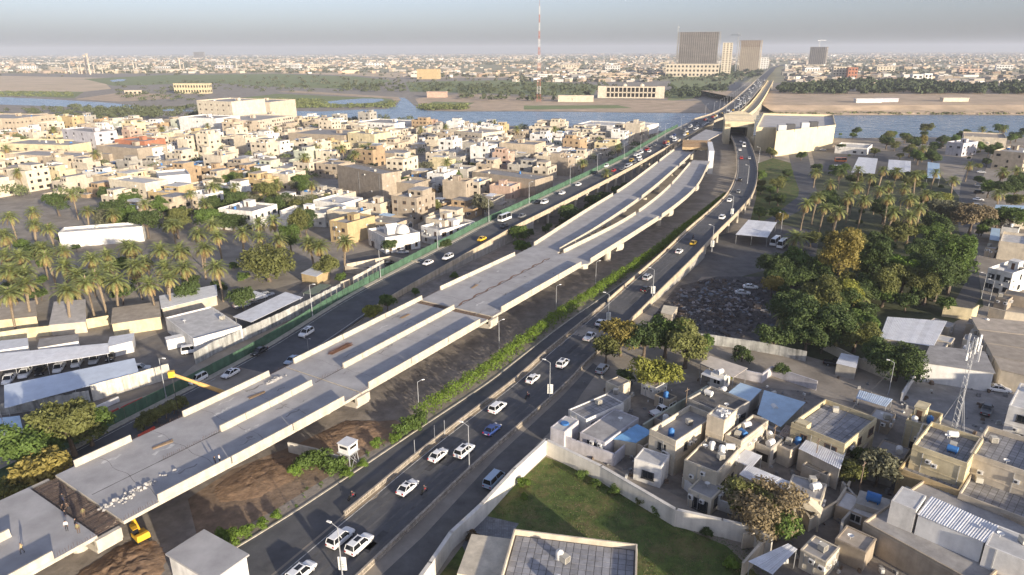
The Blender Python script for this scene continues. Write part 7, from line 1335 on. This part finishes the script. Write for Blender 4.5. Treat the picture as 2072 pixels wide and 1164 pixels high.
def car(x, y, z, rz, kind, col, desc, detail=2, group=None, mark=None):
    v = VEH[kind]; t_ = thing({'sedan': 'saloon_car', 'suv': 'suv_car', 'pickup': 'pickup_truck', 'van': 'van', 'bus': 'minibus'}[kind], desc, 'taxi' if col == 'taxi' else {'bus': 'minibus', 'van': 'van', 'pickup': 'pickup'}.get(kind, 'car'), (x, y, z), rz, group, mark)
    put('body', v['body'], t_, mats=[CARP[col]]); put('window_glass', v['glass'], t_)
    a = v['L'] * .31
    for sx in (-a, a):
        for sy in (-1, 1):
            wh = put('wheel', v['wheel'], t_, (sx, sy * (v['W'] / 2 - .13), 0), 0 if sy < 0 else math.pi)
            if detail >= 2: put('rim', v['rim'], wh)
    if detail >= 2:
        for sy in (-1, 1): put('headlight', v['head'], t_, (v['x1'] - .06, sy * v['W'] * .31, .66), 0); put('tail_light', v['tail'], t_, (v['x0'] + .02, sy * v['W'] * .36, .80), 0)
        for sy in (-1, 1): put('mirror', v['mirror'], t_, (v['gl1'] - .45, sy * (v['W'] / 2 + .03), v['belt'] + .05))
        put('bumper', v['bumper'], t_, (v['x0'] + .0, 0, 0)); put('bumper', v['bumper'], t_, (v['x1'] - .02, 0, 0))
        if rnd.random() < .4 and kind in ('sedan', 'suv'): put('sunroof', v['sunroof'], t_)
        put('number_plate', v['plate'], t_, (v['x0'] - .01, 0, .62))
    return t_
def on_road(path, px, py, kind, col, desc, rev=False, turn=0.0, z=None, detail=2, group=None, mark=None):
    x, y, _ = P(px, py, 0 if z is None else z)
    for _i in range(4):
        q, d, zz = path.near(x, y); x, y, _ = P(px, py, zz + .05)
    (a, b, c_), h = path.at(q, d, .05); return car(a, b, c_, h + (math.pi if rev else 0) + turn, kind, col, desc, detail, group, mark)
# right road, traffic heading away, bottom to top
for px, py, k, col, ds in ((690, 1095, 'suv', 'white', 'white car waiting at the kerb by the lamp with a board'), (728, 1108, 'suv', 'white', 'white long estate-like car abreast of another at the bottom lamp'), (825, 992, 'sedan', 'white', 'white saloon with dark rear window beside a motorcycle'), (887, 926, 'sedan', 'white', 'white car with black sunroof nearest the median'), (940, 918, 'suv', 'white', 'white car with plain white roof behind the lamp post'), (996, 874, 'sedan', 'blue', 'dark blue and white saloon on the right road'), (1007, 830, 'suv', 'white', 'white car alone in the inner lane ahead of the blue one'), (1078, 771, 'sedan', 'white', 'white saloon beside the lamp with a sign board'), (1139, 740, 'suv', 'white', 'white boxy car below two others before the trees'), (1193, 686, 'pickup', 'white', 'white pickup beside the golden tree'), (1215, 657, 'sedan', 'white', 'white saloon just above the white pickup'), (1310, 565, 'suv', 'silver', 'silver car under the lamp on the rising road'), (1306, 588, 'sedan', 'black', 'black saloon half hidden by the sign board'), (1374, 512, 'sedan', 'white', 'white saloon behind the yellow taxi on the curve'), (1403, 494, 'sedan', 'taxi', 'yellow taxi on the rising right road'), (1461, 443, 'suv', 'white', 'white car on the outer curve above the depot canopy'), (1476, 408, 'sedan', 'white', 'white car on the inner curve'), (1494, 390, 'sedan', 'grey', 'grey saloon on the curve'), (1497, 366, 'suv', 'black', 'black car on the upper curve'), (1500, 322, 'suv', 'red', 'dark red car below the gate'), (1516, 322, 'sedan', 'silver', 'silver car on the outer lane below the gate'), (1497, 305, 'sedan', 'white', 'white car just below the gate'), (1505, 297, 'bus', 'white', 'white minibus entering the gate'), (1499, 288, 'sedan', 'white', 'white car inside the gate mouth'), (610, 1166, 'suv', 'white', 'white car cut by the bottom edge')):
    on_road(C, px, py, k, col, ds, detail=2 if py > 500 else 1, group='traffic on the right road')
# left road, traffic coming nearer
for px, py, k, col, ds, rv in ((620, 678, 'suv', 'white', 'white car alone on the left road below the lime tree', True), (525, 715, 'sedan', 'black', 'black saloon on the left road', True), (467, 760, 'sedan', 'white', 'white saloon beside the crane boom', True), (400, 772, 'suv', 'white', 'white car under the crane boom', True), (195, 868, 'sedan', 'white', 'white car behind the spreading roadside tree', True), (592, 733, 'sedan', 'pale', 'bluish car peeking over the flyover parapet', True), (866, 536, 'sedan', 'white', 'white saloon in the pair on the left road ramp', True), (906, 523, 'suv', 'white', 'white car ahead in the pair on the left road ramp', True), (975, 486, 'sedan', 'taxi', 'yellow taxi on the left road ramp', True), (1021, 447, 'bus', 'white', 'white minibus on the left road', True), (1020, 460, 'sedan', 'black', 'black saloon close behind the minibus', True), (1056, 440, 'sedan', 'grey', 'grey saloon on the left road', True), (1101, 412, 'suv', 'white', 'white car next to a dark one on the left road', True), (1088, 411, 'sedan', 'black', 'dark saloon beside a white car on the left road', True), (1137, 393, 'sedan', 'white', 'white saloon on the upper left road', True), (1170, 376, 'sedan', 'white', 'white car below the busy queue', True), (1204, 352, 'sedan', 'black', 'black car below the busy queue', True), (1226, 338, 'suv', 'white', 'white car at the tail of the busy queue', True)): on_road(A, px, py, k, col, ds, rv, detail=2 if py > 520 else 1, group='traffic on the left road')
rc = random.Random(8)
for k in range(58):
    q = A.near(60, 366)[0] + k * 6.6 + rc.uniform(-2, 2); d = -rc.choice((2.2, 5.6, 9.2)) - rc.uniform(-.4, .4); (x, y, z), h = A.at(q, d, .05); col = rc.choice(('white', 'white', 'white', 'silver', 'black', 'grey', 'white', 'silver', 'grey', 'white', 'taxi', 'red', 'blue'))
    car(x, y, z, h + math.pi, rc.choice(('sedan', 'sedan', 'suv', 'van', 'pickup')), col, {'taxi': 'yellow taxi', 'white': 'white car', 'silver': 'silver car', 'black': 'black car', 'grey': 'grey car', 'red': 'red car', 'blue': 'blue car'}[col] + ' in the ramp queue', 1, 'queue on the bridge ramp')
for k in range(46):
    q = A.near(190, 632)[0] + 20 + k * 18 + rc.uniform(-6, 6); d = -rc.choice((2.2, 6, 9.8, 13.5)); (x, y, z), h = A.at(q, d, .05); col = rc.choice(('white', 'white', 'white', 'silver', 'black', 'grey', 'grey')); car(x, y, z, h + math.pi, rc.choice(('sedan', 'suv', 'bus')), col, {'taxi': 'yellow taxi', 'white': 'white vehicle', 'silver': 'silver vehicle', 'black': 'black vehicle', 'grey': 'grey vehicle'}[col] + ' on the old bridge', 1, 'traffic on the river bridge')
# parked vehicles
GC = R(20)
for i, (px, py, k, col) in enumerate(((20, 768, 'pickup', 'white'), (52, 757, 'suv', 'white'), (85, 750, 'pickup', 'black'), (121, 745, 'pickup', 'white'), (157, 735, 'suv', 'white'), (192, 729, 'suv', 'silver'), (225, 722, 'sedan', 'black'))):
    x, y, _ = P(px, py + 4); car(x, y, .03, R(-72), k, col, f"{col} {WORD[k]} parked below the grey carport", 2, 'cars below the grey carport')
for px, py, k, col, rz, ds in ((245, 708, 'suv', 'white', 15, 'white car parked at the end of the long grey carport'), (390, 714, 'van', 'white', 25, 'white van parked behind the stained wall'), (405, 603, 'pickup', 'black', 30, 'dark pickup parked beside the long shed'), (420, 597, 'suv', 'silver', 30, 'silver car parked beside the long shed'), (283, 752, 'suv', 'silver', 15, 'silver car half hidden at the tall blast wall'), (490, 622, 'suv', 'silver', 40, 'silver car below the square carport'), (505, 616, 'sedan', 'grey', 40, 'grey saloon below the square carport'), (525, 606, 'suv', 'white', 40, 'white car below the square carport'), (540, 600, 'sedan', 'silver', 40, 'silver saloon below the square carport'), (815, 513, 'sedan', 'silver', 8, 'silver saloon on the side street below the domed house'), (712, 543, 'sedan', 'white', 5, 'white saloon in the walled yard'), (788, 535, 'sedan', 'black', 20, 'dark car at the side street corner'), (760, 700 - 150, 'suv', 'silver', 10, 'silver car inside the side street wall'),
        (1518, 584, 'sedan', 'white', -12, 'white saloon parked beside the rubble field'), (1502, 596, 'sedan', 'silver', -12, 'silver saloon parked at the rubble edge'), (1219, 752, 'suv', 'silver', 62, 'silver car parked under the golden tree'), (1000, 978, 'van', 'pale', 61, 'pale blue van parked against the garden wall'), (1985, 785, 'suv', 'white', -20, 'white car parked in the yard below the grey warehouse'), (2020, 792, 'sedan', 'white', -20, 'white saloon parked in the yard by the frame edge'), (1338, 838, 'pickup', 'white', 30, 'white pickup in the yard beside the old greenish wall'), (1690, 741, 'pickup', 'black', -25, 'dark flatbed pickup on the dirt lane'), (1995, 835, 'pickup', 'grey', 50, 'grey pickup parked beside the blue-white block'), (1695, 344, 'bus', 'white', -6, 'white minibus in the bus yard'), (1700, 328, 'bus', 'orange', -6, 'orange bus in the bus yard'), (1568, 495, 'bus', 'white', 55, 'white minibus parked beside the depot canopy'), (1582, 500, 'bus', 'white', 55, 'white minibus parked beside the short broad palm'), (1665, 305, 'sedan', 'white', -5, 'white car in front of the cream hall')):
    x, y, _ = P(px, py); o_ = car(x, y, .06, R(rz), k, col, ds, 2 if py > 500 else 1)
for k in range(7):
    (px, py) = (1985 - k * 1.5, 350 + k * 14); x, y, _ = P(px, py); car(x, y, .05, R(-20 + rc.uniform(-5, 5)), rc.choice(('sedan', 'suv')), rc.choice(('white', 'silver', 'black', 'white')), 'car parked across the right street', 1, 'cars parked on the right street')
# yellow excavator half under the flyover
x, y, _ = P(287, 1094); ex = thing('excavator', 'yellow excavator half hidden below the flyover cap', 'excavator', (x, y, .1), R(140)); ex.scale = (.72, .72, .72)
for s_ in (-1, 1): m_ = MB(); m_.box(-1.7, 1.7, s_ * 1.1 - .28, s_ * 1.1 + .28, 0, .8); m_.build('track', M['tyre'], ex)
m_ = MB(); m_.box(-1.6, 1.5, -1.3, 1.3, .85, 1.7); m_.box(-1.6, -.6, -1.3, 1.3, 1.7, 2.2, top=(.8, .9)); m_.build('body', M['yellow_paint'], ex); m_ = MB(); m_.box(.2, 1.5, .1, 1.2, 1.7, 3.0, top=(.8, .9)); m_.build('cab', M['carglass'], ex); m_ = MB(); m_.box(.15, 1.4, .12, 1.18, 3.0, 3.1); m_.build('cab_roof', M['yellow_paint'], ex)
m_ = MB(); m_.tube((1.2, -.4, 1.6), (3.6, -.4, 3.6), .26, n=6); m_.tube((3.6, -.4, 3.6), (5.2, -.4, 1.4), .2, n=6); m_.build('arm', M['yellow_paint'], ex); m_ = MB(); m_.box(4.8, 5.7, -.9, .1, .5, 1.3, top=(.6, 1)); m_.build('bucket', M['yellow_paint'], ex)
x, y, _ = P(1768, 1008, 4.0); m_ = MB(); m_.tube((-1.0, 0, .75), (1.0, 0, .75), .75, n=16); m_.box(-.8, -.6, -.6, .6, 0, .4); m_.box(.6, .8, -.6, .6, 0, .4); tag(m_.build('water_tank', BLUE_TANK, loc=(x, y, 3.4), rz=R(-35)), 'big blue cylinder tank beside the white block room', 'tank'); m_ = MB(); m_.box(-2.2, 2.2, -2, 2, -.1, 3.4); tag(m_.build('tank_base', WALL['grey'], loc=(x, y, 0), rz=R(-35)), 'grey masonry base under the big blue tank', 'tank base')
# ================================================================ motorcycles and people
def person_mesh(key, pose, shirt, trousers, seed=0):
    """one continuous body grown on a skeleton; pose gives joint places in metres"""
    J = pose; names = list(J); E = [('pelvis', 'waist'), ('waist', 'chest'), ('chest', 'neck'), ('neck', 'head'), ('head', 'crown'), ('chest', 'shl'), ('shl', 'ell'), ('ell', 'hal'), ('hal', 'fil'), ('chest', 'shr'), ('shr', 'elr'), ('elr', 'har'), ('har', 'fir'), ('pelvis', 'hil'), ('hil', 'knl'), ('knl', 'anl'), ('anl', 'tol'), ('pelvis', 'hir'), ('hir', 'knr'), ('knr', 'anr'), ('anr', 'tor')]
    rad = dict(pelvis=.135, waist=.12, chest=.145, neck=.055, head=.095, crown=.085, shl=.07, shr=.07, ell=.045, elr=.045, hal=.035, har=.035, fil=.03, fir=.03, hil=.09, hir=.09, knl=.06, knr=.06, anl=.045, anr=.045, tol=.04, tor=.04)
    me = bpy.data.meshes.new(key); me.from_pydata([J[n_] for n_ in names], [(names.index(a), names.index(b)) for a, b in E], []); o = bpy.data.objects.new(key, me); COL.objects.link(o)
    sm = o.modifiers.new('skin', 'SKIN'); ss = o.modifiers.new('sub', 'SUBSURF'); ss.levels = 1; ss.render_levels = 1
    for i, n_ in enumerate(names): me.skin_vertices[0].data[i].radius = (rad[n_], rad[n_] * (.78 if n_ in ('pelvis', 'waist', 'chest') else 1)); me.skin_vertices[0].data[i].use_root = n_ == 'pelvis'
    dg = bpy.context.evaluated_depsgraph_get(); r_ = bpy.data.meshes.new_from_object(o.evaluated_get(dg)); bpy.data.objects.remove(o)
    skin = mat('skin', (.32, .20, .14), var=.1); hair = mat('dark_hair', (.02, .017, .015)); shoe = mat('dark_shoe', (.03, .028, .026))
    for x in (shirt, trousers, skin, hair, shoe): r_.materials.append(x)
    for f in r_.polygons:
        c_ = f.center; hd_ = Vector(J['head']); sh = Vector(J['neck'])
        if (c_ - Vector(J['crown'])).length < .13 and c_.z > hd_.z + .0: k = 3 if c_.z > hd_.z + .03 or c_.x < hd_.x - .02 else 2
        elif (c_ - hd_).length < .17: k = 2
        elif min((c_ - Vector(J[n_])).length for n_ in ('hal', 'fil', 'har', 'fir')) < .1: k = 2
        elif min((c_ - Vector(J[n_])).length for n_ in ('anl', 'tol', 'anr', 'tor')) < .1 and c_.z < min(J['anl'][2], J['anr'][2]) + .06: k = 4
        elif c_.z < J['pelvis'][2] + .06 and min((c_ - Vector(J[n_])).length for n_ in ('shl', 'ell', 'shr', 'elr')) > .12: k = 1
        else: k = 0
        f.material_index = k; f.use_smooth = True
    return r_
def stand(st=.1, arm=.05, bend=0.0):
    return dict(pelvis=(0, 0, .95), waist=(.01 + bend * .15, 0, 1.12), chest=(.02 + bend * .4, 0, 1.34 - bend * .1), neck=(.03 + bend * .55, 0, 1.5 - bend * .15), head=(.05 + bend * .65, 0, 1.62 - bend * .2), crown=(.05 + bend * .7, 0, 1.74 - bend * .22), shl=(.02 + bend * .4, .19, 1.41 - bend * .1), ell=(-.02 + arm + bend * .4, .25, 1.12 - bend * .1), hal=(.08 + arm * 2 + bend * .4, .24, .88), fil=(.11 + arm * 2 + bend * .4, .23, .78), shr=(.02 + bend * .4, -.19, 1.41 - bend * .1), elr=(-.03 - arm * .4 + bend * .4, -.25, 1.12 - bend * .1), har=(.05 + bend * .4, -.24, .88), fir=(.07 + bend * .4, -.23, .78), hil=(0, .1, .9), knl=(.04 + st, .11, .5), anl=(st, .11, .09), tol=(st + .18, .12, .04), hir=(0, -.1, .9), knr=(.03 - st * .3, -.11, .5), anr=(-st, -.11, .09), tor=(-st + .18, -.12, .04))
SIT = dict(pelvis=(-.1, 0, .78), waist=(-.07, 0, .95), chest=(.02, 0, 1.17), neck=(.07, 0, 1.33), head=(.12, 0, 1.45), crown=(.13, 0, 1.57), shl=(.03, .19, 1.24), ell=(.22, .26, 1.0), hal=(.46, .26, .98), fil=(.54, .25, .97), shr=(.03, -.19, 1.24), elr=(.22, -.26, 1.0), har=(.46, -.26, .98), fir=(.54, -.25, .97), hil=(-.06, .1, .74), knl=(.32, .17, .62), anl=(.18, .17, .26), tol=(.34, .17, .2), hir=(-.06, -.1, .74), knr=(.32, -.17, .62), anr=(.18, -.17, .26), tor=(.34, -.17, .2))
CL = dict(dark=mat('dark_cloth', (.03, .03, .035)), white=mat('white_cloth', (.7, .69, .66)), tan=mat('tan_cloth', (.42, .33, .18)), navy=mat('navy_cloth', (.03, .04, .09)), brown=mat('brown_cloth', (.12, .08, .055)), olive=mat('olive_cloth', (.2, .17, .08)))
PE = [person_mesh('person_a', stand(.14, .05), CL['dark'], CL['navy']), person_mesh('person_b', stand(.05, .1), CL['white'], CL['dark']), person_mesh('person_c', stand(.18, .08), CL['tan'], CL['dark']), person_mesh('person_d', stand(.08, .12, .35), CL['brown'], CL['dark']), person_mesh('person_rider', SIT, CL['dark'], CL['navy']), person_mesh('person_e', stand(.03, .03), CL['olive'], CL['brown'])]
def person(x, y, z, rz, v, desc, group=None): return tag(put('person', PE[v], None, (x, y, z), rz), desc, 'person', group)
for px, py, v, rz, ds in ((129, 1018, 0, 80, 'person in dark clothes standing at the deck joint nearest the far deck'), (126, 1040, 3, 40, 'person in brown bending over the joint gap'), (142, 1036, 3, 200, 'person in brown crouching beside planks at the joint'), (135, 1052, 0, 250, 'person in dark clothes in the middle of the joint group'), (136, 1074, 1, 300, 'person in a white shirt walking off the joint'), (155, 1070, 0, 20, 'person in dark clothes at the edge of the joint group'), (160, 1080, 5, 120, 'person in olive clothes at the joint group'), (171, 1048, 5, 150, 'person in olive clothes standing right of the joint group'), (47, 1120, 2, 200, 'person in a tan vest walking alone on the lower deck'), (436, 942, 0, 60, 'person in dark clothes walking in a pair on the flyover'), (445, 938, 1, 60, 'person in a white shirt walking in a pair on the flyover')):
    x, y, _ = P(px, py, DZ); zz = DZ + .02 if not (110 < px < 140 and 1010 < py < 1056) else DZ - .72
    x, y, _ = P(px, py, zz); person(x, y, zz, R(rz), v, ds)
mm = MB()
def moto(px, py, path, desc):
    x, y, _ = P(px, py); q, d, z = path.near(x, y); (x, y, z), h = path.at(q, d, .05); t_ = thing('motorcycle', desc, 'motorcycle', (x, y, z), h)
    w_ = MB(); w_.lathe([(.2, -.05), (.3, -.06), (.3, .06), (.2, .05)], 14); w_.v = [(a, -c_, b + .3) for a, b, c_ in w_.v]; W_ = w_.mesh('wheel', M['tyre'])
    put('wheel', W_, t_, (-.62, 0, 0)); put('wheel', W_, t_, (.66, 0, 0)); m_ = MB(); m_.box(-.35, .35, -.14, .14, .32, .62, top=(.8, .8)); m_.tube((-.62, 0, .3), (-.1, 0, .5), .04, n=5); m_.build('frame', M['dark_metal'], t_)
    m_ = MB(); m_.box(-.6, .02, -.13, .13, .66, .76, top=(.95, .8)); m_.build('saddle', M['tyre'], t_); m_ = MB(); m_.box(.02, .42, -.15, .15, .60, .84, top=(.6, .6)); m_.build('fuel_tank', CARP['red'], t_); m_ = MB(); m_.tube((.66, 0, .3), (.46, 0, .98), .035, n=5); m_.tube((.46, -.32, .98), (.46, .32, .98), .022, n=5); m_.build('handlebar', M['grey_metal'], t_)
    person(x, y, z, h, 4, 'person in dark clothes riding the ' + desc.split(',')[0])
moto(858, 998, C, 'dark motorcycle beside the white saloon on the right road'); moto(1067, 806, C, 'red motorcycle near the lamp with a sign board'); moto(1225, 672, C, 'motorcycle beside the golden tree'); moto(1400, 508, C, 'motorcycle beside the yellow taxi'); moto(712, 1010 + 0, Dl, 'dark motorcycle standing at the median gap')
# ================================================================ street lamps
def lamp_at(px, py, path, desc, side=0, **kw):
    x, y, _ = P(px, py)
    for _i in range(3): q, d, z = path.near(x, y); x, y, _ = P(px, py, z)
    (x, y, z), h = path.at(q, d); return lamp(x, y, z, h + (math.pi / 2 if side == 0 else -math.pi / 2), desc, **kw)
for px, py, b in ((694, 1175, True), (950, 952, False), (1112, 812, True), (1230, 660, True), (1320, 605, True), (1440, 510, True), (1480, 442, True), (1512, 372, False), (1535, 330, False)): lamp_at(px, py, C, 'grey street lamp on the right road' + (' with board' if b else ''), 0, board=b, sc=1.05)
for px, py in ((848, 838), (1010, 705), (1125, 628), (1205, 575)): x, y, _ = P(px, py); lamp(x, y, 0, R(20), 'slim lamp post in the building site', sc=.85)
for px, py in ((840, 925), (880, 895), (900, 884)): x, y, _ = P(px, py); m_ = MB(); m_.tube((0, 0, 0), (0, 0, 3.6), .05, n=6); tag(m_.build('bare_pole', M['grey_metal'], loc=(x, y, 0)), 'short bare pole on the median', 'pole', 'bare poles on the median')
for px, py in ((353, 812), (613, 640), (763, 562), (872, 500), (970, 448), (1048, 410), (1113, 370), (1175, 345), (1220, 318), (1265, 302), (1305, 285), (1335, 278), (1375, 262)):
    x, y, _ = P(px, py)
    for _i in range(3): q, d, z = A.near(x, y); x, y, _ = P(px, py, z)
    q, d, z = A.near(x, y); (x, y, z), h = A.at(q, -AW - 1.2); lamp(x, y, z, h - math.pi / 2, 'tall lamp post behind the green hoarding', sc=1.1)
x, y, _ = P(568, 712); (x, y, z), h = A.at(A.near(x, y)[0], 1.0); lamp(x, y, z, h + math.pi / 2, 'double white lamp rising beside the left road', sc=.55, double=True)
for k in range(18):
    q = A.near(190, 632)[0] + k * 34; (x, y, z), h = A.at(q, -17.6); lamp(x, y, z, h - math.pi / 2, 'far side lamp post of the old bridge', sc=1.3, group='bridge lamps')
    (x, y, z), h = A.at(q, 1.0); lamp(x, y, z, h + math.pi / 2, 'inner side lamp post of the old bridge', sc=1.3, group='bridge lamps inner')
for px, py, ds in ((1690, 470, 'thin park lamp beside the palms'), (1580, 470, 'thin lamp beside the depot canopy'), (1985, 605, 'thin lamp on the right street'), (2000, 620, 'white lamp post below the white corner house'), (1797, 800, 'wooden pole at the end of the dirt lane'), (20, 905, 'lamp post behind the bluish carport at the frame edge'), (1875, 310, 'thin lamp beside the riverside trees')):
    x, y, _ = P(px, py); lamp(x, y, 0, R(150), ds, sc=.9)

# overhead wires between wooden poles in the lanes of the right side
WP = [P(x, y) for x, y in ((1385, 850), (1470, 905), (1560, 930), (1645, 960), (1735, 1010))] ; WQ = [P(x, y) for x, y in ((1797, 800), (1720, 880), (1645, 960))]
m0 = MB(); m0.tube((0, 0, 0), (0, 0, 7.2), .11, .08, 7); m0.box(-.7, .7, -.05, .05, 6.6, 6.72); WPOLE = m0.mesh('utility_pole', mat('weathered_pole', (.2, .15, .11), var=.3, scale=3))
for i, p in enumerate(WP): tag(put('utility_pole', WPOLE, None, (p[0], p[1], 0), R(40)), 'wooden utility pole between the right houses', 'utility pole', 'utility poles')
for a_, b_ in list(zip(WP, WP[1:])) + list(zip(WQ, WQ[1:])):
    for o_ in (-.6, 0, .6):
        m_ = MB(); pts = [(a_[0] + (b_[0] - a_[0]) * t / 8 + o_ * .6, a_[1] + (b_[1] - a_[1]) * t / 8 + o_ * .6, 6.7 - 1.6 * (t / 8) * (1 - t / 8)) for t in range(9)]
        for p_, q_ in zip(pts, pts[1:]): m_.tube(p_, q_, .018, n=3, caps=False)
        tag(m_.build('overhead_wire', M['dark_metal']), 'thin overhead wire between utility poles', 'wire', 'overhead wires', at=pts[4])
# ================================================================ air
hz = MB(); hz.box(-15900, 15900, -380, 19900, -1.0, 172.0)
hm = bpy.data.materials.new('haze_air'); hm.use_nodes = True; ht = hm.node_tree; ht.nodes.remove(ht.nodes['Principled BSDF'])
hv = ht.nodes.new('ShaderNodeVolumePrincipled'); hv.inputs['Color'].default_value = (0.60, 0.645, 0.74, 1); hv.inputs['Density'].default_value = 0.000095; hv.inputs['Anisotropy'].default_value = 0.0
ht.links.new(hv.outputs[0], ht.nodes['Material Output'].inputs['Volume'])
hz.build('haze', hm, kind='stuff')
# ================================================================ labels: where the look alone does not single a thing out, say where it stands
ORD = 'nearest second third fourth fifth sixth seventh eighth ninth tenth eleventh twelfth thirteenth fourteenth fifteenth sixteenth seventeenth eighteenth nineteenth twentieth'.split()
TENS = ('twenty', 'thirty', 'forty', 'fifty', 'sixty', 'seventy')
for t_ in TENS:
    if t_ != 'twenty': ORD.append(t_[:-1] + 'ieth')
    ORD += [t_ + '-' + u_ for u_ in 'first second third fourth fifth sixth seventh eighth ninth'.split()]
by = {}
for o, d_, p in THINGS: by.setdefault(d_, []).append((o, p))
mk = np.array([(m_[1], m_[2]) for m_ in MARKS])
for d_, L_ in by.items():
    if len(L_) < 2: continue
    cells = {}
    for o, p in L_:
        D2 = (mk[:, 0] - p[0]) ** 2 + (mk[:, 1] - p[1]) ** 2; k = int(np.argmin(D2)); mx_, my_ = mk[k]
        a = PX(p[0], p[1], 0); b = PX(mx_, my_, 0); dx, dy = a[0] - b[0], a[1] - b[1]
        rel = ('right of' if dx > 0 else 'left of') if abs(dx) > abs(dy) * 1.3 else ('below' if dy > 0 else 'above')
        cells.setdefault((k, rel), []).append((D2[k], o))
    for (k, rel), M_ in cells.items():
        M_.sort(key=lambda t: t[0])
        for i, (_, o) in enumerate(M_):
            o['label'] = f"{d_}, {ORD[i] + ' ' if len(M_) > 1 else ''}{rel} {MARKS[k][0]}"

for o, d_, p in THINGS:
    n_ = len(o['label'].replace(',', '').split())
    if n_ > 16: print('LONG', n_, o['label'])
